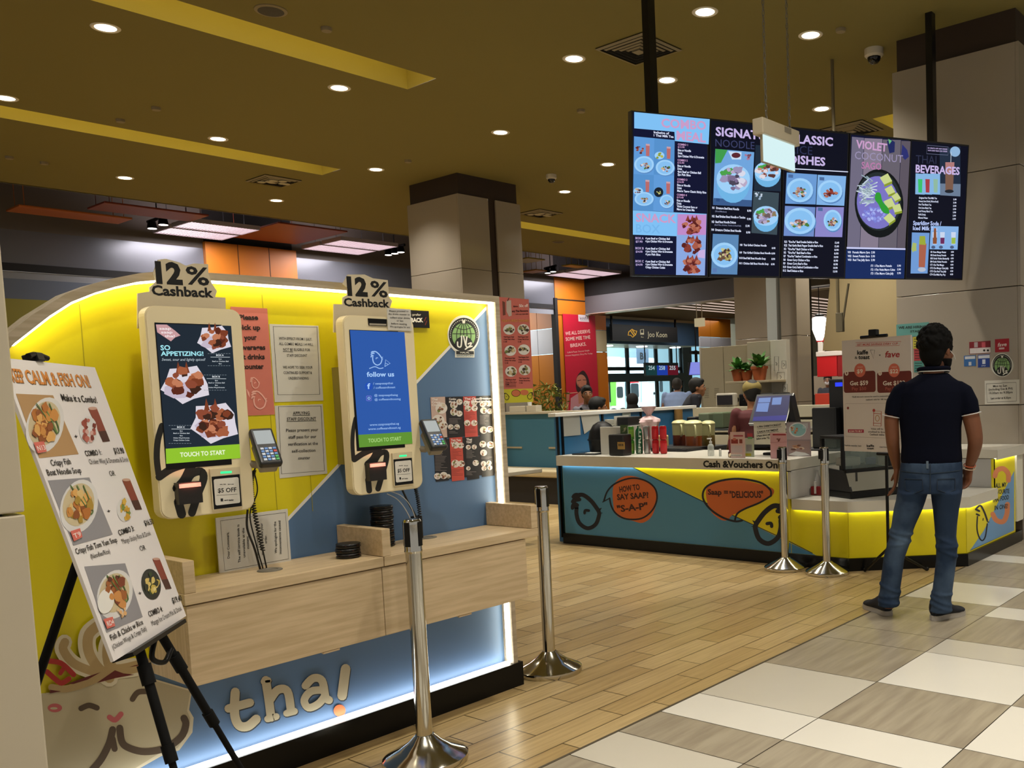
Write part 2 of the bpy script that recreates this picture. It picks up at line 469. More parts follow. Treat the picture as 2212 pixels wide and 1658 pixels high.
mb = MB(); mb.box((-4, Y_WOOD-.006, -.003), (34, Y_WOOD+.006, .002)); struct(mb.build('trim_1', M('4a4130', r=.5)))

# ------------------------------------------------------------------ ceiling with light coves
H = 4.63
coves = [(7.58, 8.05, -5.0, 6.0), (11.40, 11.86, -5.0, 7.33), (12.58, 13.06, 9.6, 22.0), (4.62, 5.0, 10.42, 20.0)]
def ceiling():
    mb = MB(); X0, X1 = -6.0, 34.0
    ys = sorted([-8.0, 15.1] + [v for c in coves for v in c[:2]])
    for y0, y1 in zip(ys, ys[1:]):
        seg = [(X0, X1)]
        for c in coves:
            if abs(c[0]-y0) < 1e-6:
                seg = [s for s in ((X0, c[2]), (c[3], X1)) if s[1] > s[0]]
        for a, b in seg:
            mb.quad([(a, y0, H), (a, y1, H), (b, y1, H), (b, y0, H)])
    mb.box((X0, 15.06, H), (X1, 15.12, H+.12), 1)
    for y0, y1, a, b in coves:
        z1 = H + .42
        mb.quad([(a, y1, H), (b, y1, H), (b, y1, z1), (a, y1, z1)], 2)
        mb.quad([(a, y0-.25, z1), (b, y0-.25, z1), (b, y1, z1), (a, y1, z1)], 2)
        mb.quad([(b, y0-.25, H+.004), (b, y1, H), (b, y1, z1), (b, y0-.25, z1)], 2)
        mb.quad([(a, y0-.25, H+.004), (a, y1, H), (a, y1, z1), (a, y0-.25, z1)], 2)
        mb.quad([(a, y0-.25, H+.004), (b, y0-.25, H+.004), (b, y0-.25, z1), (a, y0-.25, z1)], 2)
    return mb.build('ceiling', [MAT_CEIL, M('8d8678', r=.6), MAT_COVE], recalc=False)
struct(ceiling())
def lamp(kind, name, loc, energy, col, rot=(0,0,0), parent=None, **kw):
    ld = bpy.data.lights.new(name, kind); ld.energy = energy; ld.color = col
    for k, v in kw.items(): setattr(ld, k, v)
    o = bpy.data.objects.new(name, ld); COL.objects.link(o)
    if parent is not None: o.parent = parent
    o.location = loc; o.rotation_euler = rot
    return o
for y0, y1, a, b in coves:
    a = max(a, 0); b = min(b, 18)
    lamp('AREA', 'cove_lamp', ((a+b)/2, y0-.16, H+.10), COVE_W*(b-a)/6, (1, .88, .62), (radians(-115), 0, 0), shape='RECTANGLE', size=b-a-.1, size_y=.05)

# recessed downlights
dl_px = [(228,60),(733,190),(471,300),(270,384),(597,433),(812,366),(1081,286),(1240,127),(1523,26),(1751,76),(1441,173),(1775,235),(1313,355),(1220,414),(12,212)]
dl_txt = ['large downlight at the upper left between the two ceiling coves', 'downlight under the blunt end of the near ceiling cove', 'downlight beside the far ceiling cove, halfway along',
  'downlight behind the far cove near the left column', 'downlight just behind the square vent above the far wall', 'downlight past the end of the far cove', 'downlight between the pillar and the ceiling vent',
  'downlight left of the big square ceiling vent', 'downlight at the top edge right of the hanging pole', 'downlight nearest the dome camera and right column', 'downlight half hidden by the black hanging pole',
  'downlight just above the third menu screen', 'downlight left of the menu screens, upper one', 'downlight left of the menu screens beside the small dome camera', 'downlight cut by the left edge, above the far cove']
def make_downlight(loc, label):
    t = thing('ceiling_downlight', label, 'ceiling light', loc, 0, 'recessed ceiling downlights')
    m = MB(); m.lathe([(.080, 0), (.086, -.004), (.104, -.006), (.112, 0)], n=28); m.build('trim_ring', M('d8d2c4', r=.4), t, smooth=True)
    m = MB(); m.lathe([(0, -.003), (.03, -.004), (.080, -.002)], n=28); m.build('lens', E('fff1d2', 9.0), t, smooth=True)
    for o in t.children: o.matrix_parent_inverse = Matrix.Identity(4)
    l = lamp('SPOT', 'downlight_lamp', (0, 0, -.02), SPOT_W, SPOT_COL, parent=t, spot_size=radians(118), spot_blend=1.0, shadow_soft_size=.09)
    return t
dl0 = None
spots = [(at(px, py, z=H), tx) for (px, py), tx in zip(dl_px, dl_txt)]
for x, y in ((1.2, 1.75), (3.3, 1.75), (1.2, .1), (3.3, .1), (5.4, .4), (1.0, -3.0), (5.2, -2.8), (8.2, -1.2), (8.8, 1.0), (.9, 5.6), (10.5, 7.6), (10.8, 2.6), (13.5, 11.0), (12.9, 6.7), (-1.8, 3.2), (-1.8, 8.0)):
    spots.append((Vector((x, y, H)), 'downlight over the hall outside the view'))
for p, tx in spots:
    if dl0 is None: dl0 = make_downlight(p, tx)
    else: dup(dl0, Matrix.Translation(p), tx)

# square vents, speakers, detectors, cameras in the ceiling
def vent(x0, y0, x1, y1, label, bits):
    t = thing('ceiling_vent', label, 'air vent', ((x0+x1)/2, (y0+y1)/2, H), 0, 'square ceiling vents')
    m = MB(); cx, cy, h = (x0+x1)/2, (y0+y1)/2, (x1-x0)/2
    m.box((cx-h*.97, cy-h*.97, H-.006), (cx+h*.97, cy+h*.97, H-.003)); m.build('duct_opening', M('0c0b09', r=.9), t)
    m = MB()
    for k, (a, b) in enumerate(((1.0, .9), (.8, .74), (.62, .56), (.46, .40), (.3, .24))):
        z0, z1 = H-.012-k*.002, H-.022-k*.002
        for q in range(4):
            r = Matrix.Translation((cx, cy, 0)) @ Matrix.Rotation(q*pi/2, 4, 'Z')
            m.quad([r @ Vector(p) for p in ((-h*a, -h*a, z0), (h*a, -h*a, z0), (h*b, -h*b, z1), (-h*b, -h*b, z1))])
    m.box((cx-h*.16, cy-h*.16, H-.035), (cx+h*.16, cy+h*.16, H-.02))
    m.build('louvre_rings', M('8a8068', r=.6), t)
    if bits:
        m = MB(); rnd = random.Random(3)
        for i in range(7):
            m.ball((cx + rnd.uniform(-.5, .6)*h, cy + rnd.uniform(-.6, .5)*h, H-.03), h*.22, sub=2, sc=(1, 1, .15))
        m.build('torn_filter', M('b9b096', r=.9), t)
vent(6.49, 5.30, 7.07, 5.90, 'square louvred ceiling vent beside the black hanging pole', False)
vent(6.75, 12.25, 7.30, 12.93, 'square ceiling vent with torn filter beside the far cove', True)
vent(11.13, 11.5, 11.7, 12.1, 'square ceiling vent just right of the middle pillar', True)
vent(10.35, 5.1, 10.95, 5.7, 'square ceiling vent showing above the menu screens', False)
def disc(name, label, cat, p, r, col, inner=None, h=.012, group=None):
    m = MB(); m.lathe([(r, 0), (r, -h*.6), (r*.9, -h), (0, -h)], o=p, n=26)
    o = m.build(name, M(col, r=.6), smooth=True); tag(o, label, cat, group)
    if inner:
        m = MB(); m.lathe([(r*.8, -h-.001), (0, -h-.003)], o=p, n=26); m.build('grille', M(inner, r=.8, noise=.2, nscale=200), o)
    return o
disc('ceiling_speaker', 'round grey ceiling speaker beside the near cove', 'speaker', at(585, 22, z=H), .125, '8a7c5c', '4a463e')
disc('ceiling_speaker', 'faint round ceiling speaker beyond the middle pillar', 'speaker', at(1206, 522, z=H), .125, '7a6c50', '5d5444')
for (px, py), tx in zip([(705,60),(337,232),(260,258),(95,350),(881,346),(1255,237),(1816,62),(20,338)],
      ['small ceiling detector right of the round speaker', 'small white ceiling detector above the far cove', 'flat sprinkler rose left of the small detector', 'small sprinkler disc behind the far cove, left end',
       'small sprinkler disc between two downlights near the pillar', 'small sprinkler rose right of the downlight over the pillar', 'small ceiling detector near the dome camera', 'half hidden speaker disc by the left column']):
    disc('ceiling_detector', tx, 'detector', at(px, py, z=H), .045, '8d7f60', None, .03, 'small discs in the ceiling')
def dome(px, py, s, label):
    p = at(px, py, z=H - .05*s)
    p.z = H
    t = thing('dome_camera', label, 'camera', p)
    m = MB(); m.lathe([(.075*s, 0), (.075*s, -.05*s), (.06*s, -.065*s)], o=p, n=24); m.build('housing', M('cfc8b8', r=.4), t, smooth=True)
    m = MB(); m.ball(p + Vector((0, 0, -.065*s)), .055*s); m.build('dark_dome', M('0a0a0b', r=.1), t)
dome(1888, 120, 1.2, 'white dome camera on the ceiling near the right column')
dome(1191, 385, 1.0, 'small dome camera on the ceiling right of the pillar')

# ------------------------------------------------------------------ clad columns
def column(x0, x1, y0, y1, label, ztop=4.34, gap=None, base=True, core_top=H, stone=None):
    stone = stone or MAT_STONE
    t = thing('clad_column', label, 'column', ((x0+x1)/2, (y0+y1)/2, 0))
    m = MB(); e = .035
    m.box((x0+e, y0+e, 0), (x1-e, y1-e, core_top)); m.build('dark_core', MAT_BROWN, t)
    zs = [.19, 1.21, 2.255, 3.298, ztop]
    for a, b in zip(zs, zs[1:]):
        g = .003
        if gap:
            for u, v in ((x0, gap[0]), (gap[1], x1)):
                m = MB(); m.bbox((u, y0, a+g), (v, y0+.03, b-g), .004); m.build('stone_panel', stone, t)
        else:
            m = MB(); m.bbox((x0, y0, a+g), (x1, y0+.03, b-g), .004); m.build('stone_panel', stone, t)
        m = MB(); m.bbox((x0, y0+.03, a+g), (x0+.03, y1, b-g), .004); m.build('stone_panel', stone, t)
        m = MB(); m.box((x1-.03, y0+.03, a+g), (x1, y1, b-g)); m.box((x0+.03, y1-.03, a+g), (x1-.03, y1, b-g)); m.build('stone_panel', stone, t)
    m = MB(); m.box((x0+.005, y0+.005, 0), (x1-.005, y1-.005, .187)); m.build('base_plinth', M('6e655c', r=.3), t)
    return t
column(8.25, 9.42, 2.58, 3.75, 'large stone clad column at the right behind the standing man')
column(8.53, 9.70, 10.45, 11.62, 'stone clad pillar with a dark slot rising behind the ordering wall', gap=(9.08, 9.22))
column(-.44, .728, 2.474, 2.90, 'pale scuffed column at the left edge hiding the menu easel', stone=M('c4b9a4', r=.3, noise=.05, nscale=3))
column(12.55, 12.97, 7.38, 8.55, 'beige panelled column behind the counter, under the menu screens', ztop=4.6)

# ------------------------------------------------------------------ far wall and dark recess
def wall_back():
    mb = MB(); y = 18.0
    mats = [M('585049', r=.6), M('6d7078', r=.25, m=.3), M('101010', r=.8), M('83888e', r=.5), M('5d6878', r=.5), M('8a8430', r=.6), M('b86a12', r=.45), M('2a1c10', r=.6), M('15110e', r=.9)]
    def band(x0, x1, z0, z1, mi, d=0.0): mb.quad([(x0, y-d, z0), (x1, y-d, z0), (x1, y-d, z1), (x0, y-d, z1)], mi)
    for x0, x1 in ((-4, 8.55), (10.33, 16.55)):
        band(x0, x1, 4.5, 5.6, 0); band(x0, x1, 3.95, 4.5, 1); band(x0, x1, 3.82, 3.95, 2, .02); band(x0, x1, 3.70, 3.82, 3); band(x0, x1, 3.37, 3.70, 4); band(x0, x1, 0, 3.37, 5)
    band(8.55, 10.33, 4.62, 5.6, 8)
    band(16.55, 17.8, 4.5, 5.6, 0); band(16.55, 17.8, 3.92, 4.5, 1); band(16.55, 17.8, 3.80, 3.92, 2, .02); band(16.55, 17.8, 3.66, 3.80, 3)
    band(17.8, 19.0, 4.6, 5.6, 8)
    mb.box((8.53, y-.1, 0), (10.36, y+.02, 4.62), 6)
    for x in (9.15, 9.78): mb.box((x-.006, y-.104, 0), (x+.006, y-.1, 4.62), 7)
    mb.box((17.8, y-.02, 3.665), (19.0, y+.05, 4.66), 6); mb.box((17.8, y+.0, 0), (19.0, y+.05, 3.7), 6)
    mb.box((17.8, y-.03, 4.06), (19.0, y-.019, 4.09), 7)
    mb.box((16.5, y-.05, 0), (16.56, y+.1, 4.5), 2); mb.box((17.74, y-.06, 0), (17.84, y+.1, 4.1), 2)
    return mb.build('wall_back', mats)
struct(wall_back())
mb = MB(); mb.quad([(-6, 15.1, 5.6), (34, 15.1, 5.6), (34, 18.05, 5.6), (-6, 18.05, 5.6)]); mb.quad([(-6, 15.12, H), (34, 15.12, H), (34, 15.12, 5.6), (-6, 15.12, 5.6)])
struct(mb.build('ceiling', M('0d0b0a', r=.9)))
def panel(px, z, col, name, label, th=.03):
    P = [at(a, b, z=z) for a, b in px]
    x0 = (P[0].x + P[3].x)/2; x1 = (P[1].x+P[2].x)/2; y1 = (P[2].y+P[3].y)/2; y0 = (P[0].y+P[1].y)/2
    y0, y1 = min(y0, y1), max(y0, y1)
    m = MB(); m.bbox((x0, y0, z), (x1, y1, z+th), .006)
    for sx in (x0+.1, x1-.1):
        for sy in (y0+.08, y1-.08): m.cyl((sx, sy, z+th), (sx, sy, 5.6), .006, n=6)
    return tag(m.build(name, M(col, r=.5)), label, 'ceiling panel')
panel([(45,443),(280,475),(255,485),(15,456)], H, 'a8591c', 'ceiling_baffle', 'orange hung ceiling panel at the far left above the metal shutter')
panel([(225,438),(462,468),(400,478),(190,452)], H, '7c3420', 'ceiling_baffle', 'dark red hung ceiling panel left of the first light panels')
panel([(520,470),(730,500),(655,530),(570,520)], H+.06, '7c3420', 'ceiling_baffle', 'dark red hung ceiling panel between the two pairs of light panels')
panel([(1120,554),(1170,562),(1150,568),(1120,568)], H, '8c7a26', 'ceiling_baffle', 'olive hung ceiling panel just right of the pillar')
panel([(1215,572),(1270,574),(1268,579),(1212,578)], H, '8c7a26', 'ceiling_baffle', 'small olive hung panel over the right light panels')
panel([(1140,582),(1172,584),(1165,592),(1138,590)], H-.02, '9c6a1c', 'ceiling_baffle', 'orange brown hung panel left of the twin spotlights')
def lightpanel(x0, x1, y0, y1, label):
    t = thing('light_panel', label, 'ceiling light', ((x0+x1)/2, (y0+y1)/2, H), 0, 'louvred light panels over the far passage')
    m = MB(); m.box((x0, y0, H+.005), (x1, y1, H+.06)); m.build('diffuser', E('f4e4ea', 6.0), t)
    m = MB(); n = 22
    for i in range(n):
        x = x0 + (x1-x0)*(i+.5)/n; m.box((x-.006, y0, H-.012), (x+.006, y1, H+.004))
    m.box((x0-.012, y0-.012, H-.014), (x1+.012, y0, H+.06)); m.box((x0-.012, y1, H-.014), (x1+.012, y1+.012, H+.06))
    m.box((x0-.012, y0, H-.014), (x0, y1, H+.06)); m.box((x1, y0, H-.014), (x1+.012, y1, H+.06))
    m.build('louvre_grid', M('9a8f94', r=.5), t)
    m = MB()
    for sx in (x0+.1, x1-.1): m.cyl((sx, (y0+y1)/2, H+.06), (sx, (y0+y1)/2, 5.6), .006, n=6)
    m.build('hanger', DARK, t)
for x0, x1, tx in ((7.5, 8.7, 'left pair of light panels over the far passage'), (10.33, 11.6, 'middle pair of light panels, left of the pillar'), (17.15, 18.5, 'right pair of light panels, right of the pillar')):
    lightpanel(x0, x1, 16.2, 16.85, 'far louvred panel of the ' + tx); lightpanel(x0, x1, 16.95, 17.6, 'near louvred panel of the '.replace('near', 'lower') + tx)
    lamp('AREA', 'panel_lamp', ((x0+x1)/2, 16.9, H-.03), 80, (1, .93, .95), (0, 0, 0), shape='RECTANGLE', size=1.2, size_y=1.3)
def track(pxs, label):
    P = [at(a, b, z=H-.02) for a, b in pxs]
    t = thing('spotlight_cluster', label, 'spotlights', P[0])
    m = MB(); a, b = P[0], P[-1]; d = (b-a).normalized()
    m.cyl(a - d*.15 + Vector((0,0,.14)), b + d*.15 + Vector((0,0,.14)), .03, n=8); m.cyl((a+b)/2 + Vector((0,0,.14)), (a+b)/2 + Vector((0,0,.98)), .012, n=6); m.build('rail', BLACK, t)
    for p in P:
        m = MB(); m.cyl(p + Vector((0,0,.005)), p + Vector((0,0,.13)), .085, .06, n=18); h = m.build('spotlight', BLACK, t)
        m = MB(); m.cyl(p, p + Vector((0,0,.004)), .07, n=18); m.build('lamp_face', E('fff4ec', 6), h)
track([(329,494),(353,486)], 'pair of black spotlights beside the left light panels')
track([(839,551),(853,548),(866,545)], 'three black spotlights beside the middle light panels')
track([(1183,590),(1195,587)], 'pair of black spotlights beside the right light panels')

# ------------------------------------------------------------------ ordering wall with led frame
PW = face_y(3.43); PB = face_y(3.50)
Z1 = (0, 540, .33776); Z2 = (0, 1100, .33654); Z3 = (500, 540, .33777); Z4 = (420, 1040, .37975)
K1 = (280, 640, .29567); K2 = (700, 660, .25338)
YEL = M('d6c700', r=.45); BLU = M('547399', r=.5); LEDM = E('fff3d6', LED_E); LEDW = E('fcfdf8', 10.0)
wall = thing('ordering_wall', 'curved top yellow and blue kiosk wall with glowing edges and black kick base', 'kiosk wall', (1.9, 3.5, 0))
outer = [(-95,840),(-20,750),(69,680),(145,633),(200,613),(248,600),(300,590),(345,585.5),(400,586),(456,589),(630,600.8),(1077,639.7)]
inner = [(-60,850),(30,742),(107,682),(154,652),(205,632),(250,619),(300,608),(345,604),(400,603),(470,606),(640,618),(1066,652)]
UO = [PW.uv(*p) for p in outer]; UI = [PW.uv(*p) for p in inner]
xr_o, xr_i = 3.018, 2.992
UO = [(max(u, .735), v) for u, v in UO]; UI = [(max(u, .775), v) for u, v in UI]
UO[-1] = (xr_o, UO[-1][1]); UI[-1] = (xr_i, UI[-1][1])
zk = .118
# panel: blue field with yellow above a white diagonal
ub = UI + [(xr_i, zk), (UI[0][0], zk)]
m = MB(); m.prism(PB, [(u, v+.005) for u, v in UI] + [(xr_i+.005, zk), (UI[0][0], zk)], -.02, 0); m.build('blue_panel', BLU, wall)
d0 = Vector(PB.uv(1066, 652)); d1 = Vector(PB.uv(625, 1122)); dd = (d1-d0); dn = Vector((-dd.y, dd.x)).normalized()
if dn.x > 0: dn = -dn
def on_diag(z): t = (z-d0.y)/dd.y; return d0 + dd*t
lo = on_diag(zk)
yel = [p for p in ub[:len(UI)]]
a = Art(PB)
a.uvpoly([(u, v) for u, v in UI[:-1]] + [tuple(d0), tuple(on_diag(.5)), (max(lo.x, UI[0][0]), zk), (UI[0][0], zk)], YEL, 2)
a.build('yellow_panel', wall)
a = Art(PB)
w_ = .013; t0 = d0; t1 = on_diag(.13)
a.uvpoly([tuple(t0), tuple(t1), tuple(t1 + Vector((-.02, 0))), tuple(t0 + Vector((-.02, 0)))], WHITE, 4)
for x, z0, z1 in ((1.235, .2, 1.8), (1.87, 1.0, 1.87), (2.02, 1.0, 1.3)):
    a.uvpoly([(x, z0), (x+.0025, z0), (x+.0025, z1), (x, z1)], M('9c9200', r=.6), 5)
a.build('diagonal_strip', wall)
def strip_prism(A, B, n0, n1, name, mat):
    m = MB()
    for i in range(len(A)-1):
        m.prism(PW, [A[i], A[i+1], B[i+1], B[i]], n0, n1)
    bmesh.ops.remove_doubles(m.bm, verts=m.bm.verts[:], dist=1e-5)
    return m.build(name, mat, wall)
strip_prism(UO, UI, -.1, 0, 'arched_top_frame', MAT_LAMG)
m = MB(); m.prism(PW, [(xr_i, UI[-1][1]), (xr_i, zk), (xr_o, zk), (xr_o, UO[-1][1])], -.1, 0); m.build('side_frame', MAT_LAMG, wall)
m = MB(); m.prism(PW, [(.735, zk), (.775, zk), (UI[0][0], UI[0][1]), (UO[0][0], UO[0][1])], -.1, 0); m.build('side_frame', MAT_LAMG, wall)
for (p, q), nm in (((UI, 0), 'top_led_strip'),):
    A = [(u, v) for u, v in UI[1:]]; B = [(u + (.004 if i < 3 else 0), v-.006) for i, (u, v) in enumerate(A)]
    strip_prism(A, B, -.045, -.012, nm, LEDM)
m = MB(); m.prism(PW, [(xr_i-.006, zk+.02), (xr_i, zk+.02), (xr_i, UI[-1][1]-.006), (xr_i-.006, UI[-1][1]-.006)], -.046, -.014); m.build('side_led_strip', LEDM, wall)
m = MB(); m.prism(PW, [(.8, zk), (xr_i-.008, zk), (xr_i-.008, zk+.007), (.8, zk+.007)], -.054, -.018); m.build('bottom_led_strip', LEDW, wall)
m = MB(); m.prism(PW, [(.735, 0), (3.045, 0), (3.045, zk), (.735, zk)], -.12, .006); m.build('kick_base', M('070707', r=.3, spec=.25), wall)
m = MB(); m.prism(PW, [(.735, .0), (3.05, .0), (3.05, UO[-1][1]-.03), (.735, UO[-1][1]-.25)], -.15, -.121); m.build('backing_board', M('0c0c0c', r=.6), wall)

# ------------------------------------------------------------------ lettering and bowl emblem on the wall
a = Art(PB, Z4, .004); LT = M('b9ad90', r=.5)
def letters():
    for pts, w in ([(228,1195),(225,1320),(250,1383),(300,1388),(348,1348)], 46), ([(190,1288),(312,1254)], 42), \
        ([(402,1128),(418,1230),(432,1338)], 44), ([(392,1135),(415,1128)], 34), ([(412,1347),(462,1333)], 34), ([(425,1240),(470,1182),(525,1190),(545,1295)], 42), ([(520,1315),(566,1303)], 34), \
        ([(628,1158),(672,1116),(722,1130),(742,1222),(762,1240)], 40), ([(735,1182),(660,1190),(621,1240),(645,1283),(700,1262),(738,1218)], 38), ([(856,1062),(836,1215)], 48):
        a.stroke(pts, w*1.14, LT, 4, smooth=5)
        a.stroke([(x+3, y+5) for x, y in pts], w*1.14+4, M('2a3038', r=.8), 1, smooth=5)  # shadow of the raised letters, painted as a dark offset stroke
    a.ell(822, 1300, 34, 34, M('e5642a', r=.5), 4)
letters(); tag(a.build('wall_lettering'), 'large cream tha! letters with an orange dot low on the blue wall', 'lettering')

bt = thing('bowl_emblem', 'cut-out smiling noodle bowl emblem at the lower left of the kiosk wall', 'emblem', (1.1, 3.49, .1))
BOWLP = face_y(3.488)
BW = M('b3a98c', r=.5); BO = M('cfc6ac', r=.5); TAN = M('a78f62', r=.5); BRN = M('4d3d2c', r=.6); RED = M('a01a10', r=.5); DRED = M('5a1410', r=.6); PNK = M('b4585c', r=.5)
class _A(Art): pass
g = Art(BOWLP, Z2)
sil = [(180,1190),(320,1178),(470,1150),(640,1105),(870,1060),(1000,1090),(1232,1158),(1214,1285),(1243,1335),(1235,1430),(1150,1545),(1035,1582),(900,1658),(800,1745),(200,1745)]
m = MB(); m.prism(BOWLP, [g.c(*p) for p in sil], -.01, 0); m.build('bowl', BO, bt)
g.poly([(185,1192),(470,1158),(640,1112),(870,1070),(1000,1100),(1222,1166),(1200,1290),(1222,1340),(1210,1425),(1140,1530),(1020,1565),(870,1658),(780,1740),(200,1740)], BW, 1)
for pts, w in ([(520,1276),(570,1256),(622,1272)], 36), ([(850,1216),(885,1172),(946,1166)], 36), ([(590,1672),(650,1600),(700,1500),(722,1412)], 46), ([(735,1535),(722,1470)], 40), \
   ([(768,1402),(782,1490),(830,1530),(930,1553),(1060,1530),(1160,1460),(1192,1380),(1180,1338)], 46): g.stroke(pts, w, BRN, 3, smooth=5)
g.stroke([(702,1332),(738,1350),(776,1312)], 34, PNK, 3, smooth=4); g.ell(352, 1272, 46, 28, PNK, 3); g.ell(345, 1275, 24, 8, BW, 4)
g.build('bowl_face', bt)
g = Art(BOWLP, Z2, .002)
for pts, w, mt, k in ([(412,850),(400,900),(470,985),(600,1040),(690,1050)], 100, BO, 1), ([(640,735),(565,800),(560,900),(610,1000),(700,1080)], 115, BO, 1), ([(770,800),(700,850),(690,960),(740,1020),(870,1010)], 120, BO, 1), \
   ([(415,850),(405,900),(470,985),(600,1040),(690,1060)], 56, TAN, 2), ([(640,735),(570,800),(565,900),(615,1000),(700,1080)], 66, TAN, 2), ([(780,800),(705,850),(695,960),(745,1030),(940,990)], 76, TAN, 2), \
   ([(330,1140),(420,1150),(560,1110),(690,1050)], 46, TAN, 2), ([(300,970),(390,985),(470,1058)], 34, RED, 4), ([(300,1040),(350,1085),(392,1112),(440,1085)], 34, RED, 4), ([(385,1050),(405,1020)], 28, RED, 4):
    g.stroke(pts, w, mt, k, smooth=5)
for pts in ([(425,1118),(560,1070),(645,1042),(560,1090),(470,1118)], [(618,1112),(735,1030),(790,1050),(860,1058),(740,1080)], [(830,1008),(945,975),(930,995)], [(318,1155),(390,1165),(318,1178)]): g.poly(pts, DRED, 5)
g.build('noodles_and_chili', bt)

# ------------------------------------------------------------------ laminate shelf desk
desk = thing('service_shelf', 'pale oak laminate shelf with upstands fixed across the kiosk wall', 'shelf desk', (2.1, 3.3, .5))
m = MB(); m.bbox((1.356, 3.17, .782), (2.118, 3.493, .82), .002); m.build('shelf_top', MAT_LAM, desk)
m = MB(); m.bbox((2.122, 3.17, .782), (2.955, 3.493, .82), .002); m.build('shelf_top', MAT_LAM, desk)
for x0, x1 in ((1.362, 2.1095), (2.1125, 2.878)):
    m = MB(); m.bbox((x0, 3.176, .503), (x1, 3.196, .778), .0015); m.build('front_panel', MAT_LAM, desk)
m = MB(); m.bbox((1.362, 3.197, .503), (1.382, 3.492, .778), .0015); m.build('end_panel', MAT_LAMV, desk)
m = MB(); m.bbox((2.858, 3.197, .503), (2.878, 3.492, .778), .0015); m.build('end_panel', MAT_LAMV, desk)
m = MB(); m.box((1.382, 3.4, .52), (2.858, 3.492, .778)); m.build('back_rail', MAT_LAM, desk)
for x0 in (1.358, 2.118, 2.917):
    m = MB(); m.bbox((x0, 3.172, .8205), (x0+.038, 3.492, .93), .002); m.build('upstand', MAT_LAM, desk)
for px in (716, 1005):
    p = at(px, 1400 if px < 900 else 1326, y=3.18)
    m = MB(); m.bbox((p.x-.035, 3.178, .494), (p.x+.035, 3.194, .5025), .003); m.build('finger_pull', MAT_LAM, desk)
for px, py in ((583, 1231), (922, 1161)):
    p = at(px, py, z=.82); m = MB(); m.lathe([(.045, 0), (.044, .003), (.03, .004), (.028, .001), (0, .001)], o=p, n=24)
    m.build('cable_grommet', [M('6d675c', r=.5)], desk, smooth=True)

# ------------------------------------------------------------------ self-order kiosks
KF = face_y(3.30)
KBODY = M('e9dbb6', r=.38); KSIDE = M('d6c596', r=.4)
def rrect(x0, z0, x1, z1, r, n=6):
    out = []
    for cx, cz, a0 in ((x1-r, z1-r, 0), (x0+r, z1-r, 90), (x0+r, z0+r, 180), (x1-r, z0+r, 270)):
        for i in range(n+1):
            t = radians(a0 + 90*i/n); out.append((cx + r*cos(t), cz + r*sin(t)))
    return out
def kiosk(x0, x1, crop, label, first):
    t = thing('order_kiosk', label, 'order kiosk', ((x0+x1)/2, 3.34, 1.06), 0, 'self-order kiosks on the wall')
    z0, z1 = 1.062, 1.786
    m = MB(); m.prism(KF, rrect(x0, z0, x1, z1, .036), -.052, -.004); m.prism(KF, rrect(x0+.004, z0+.004, x1-.004, z1-.004, .034), -.004, 0); m.build('housing', [KBODY], t)
    m = MB(); m.box((x0+.06, 3.353, z0+.12), (x1-.06, 3.499, z1-.2)); m.build('wall_mount', M('8d7f3a', r=.6), t)
    g = Art(KF, crop)
    if first:
        for pts, w in ([(236,945),(206,1050),(198,1180),(212,1300)], 46), ([(216,1318),(300,1262),(400,1228),(470,1226)], 56), ([(452,1232),(400,1340),(345,1400)], 66), ([(400,1385),(450,1300),(520,1278),(540,1330),(500,1440),(455,1580)], 58), ([(355,1500),(380,1590)], 66): g.stroke(pts, w, M('14130f', r=.5), 1, smooth=4)
    else:
        for pts, w in ([(268,960),(248,1060),(242,1180),(250,1300)], 34), ([(258,1310),(330,1262),(420,1222),(470,1215)], 50), ([(460,1220),(420,1300),(370,1350)], 55), ([(420,1350),(470,1265),(525,1250),(530,1310),(500,1420),(460,1560)], 48), ([(375,1480),(385,1575)], 50): g.stroke(pts, w, M('14130f', r=.5), 1, smooth=4)
    g.build('brush_pattern', t)
    return t, g
kA, _ = kiosk(1.357, 1.682, K1, 'left order kiosk showing bowls of fried food on a dark screen', True)
kB, _ = kiosk(2.088, 2.422, K2, 'right order kiosk showing a blue follow us screen', False)
LIME = E('8fc12c'); FRY = [E('7a3a22'), E('a25a3a'), E('5a2618'), E('c07a58'), E('8a4630'), E('3a2016')]
g = Art(KF, K1, .0012)
g.rect(180, 190, 746, 1226, BLACK, 0)
g.poly([(187,198),(740,215),(801,1078),(262,1112)], E('1b2733'), 2); g.poly([(262,1112),(801,1078),(808,1180),(266,1222)], LIME, 2)
g.poly([(190,205),(270,206),(330,250),(370,285),(330,300),(300,328),(200,262)], E('c79a9c'), 3)
g.lines([('saap', 215, 243, 300, 243), ('saap', 228, 270, 312, 270), ('tha!', 255, 298, 328, 298)], E('f2e6e6'), 18, .02)
g.t('SO', 224, 392, 296, 392, 36, E('9fe0ea'), .03); g.t('APPETIZING!', 226, 433, 538, 433, 32, E('9fe0ea'), .03); g.t('Sweet, sour and lightly spiced!', 232, 470, 548, 470, 20, E('b8c4cc'), 0, shear=.25)
def tray(x, y, r, seed):
    rnd = random.Random(seed); Wp = E('d9d2dc'); W2 = E('c3b6c6')
    pts = [(x + r*(1.25 if i % 2 else .98)*rnd.uniform(.92, 1.08)*cos(t), y + r*.82*(1.2 if i % 2 else .96)*sin(t)) for i, t in enumerate([2*pi*i/11 for i in range(11)])]
    g.poly(pts, Wp, 3); g.blob(x-r*.2, y+r*.3, r*.8, r*.45, W2, 4, rnd); g.food(x, y-r*.05, r*.95, r*.8, None, FRY, seed, 4, 26, .8)
    for q in (-.5, -.1): g.poly([(x+r*q, y-r*.5), (x+r*(q+.1), y-r*1.1), (x+r*(q+.28), y-r*.55)], FRY[0], 6)
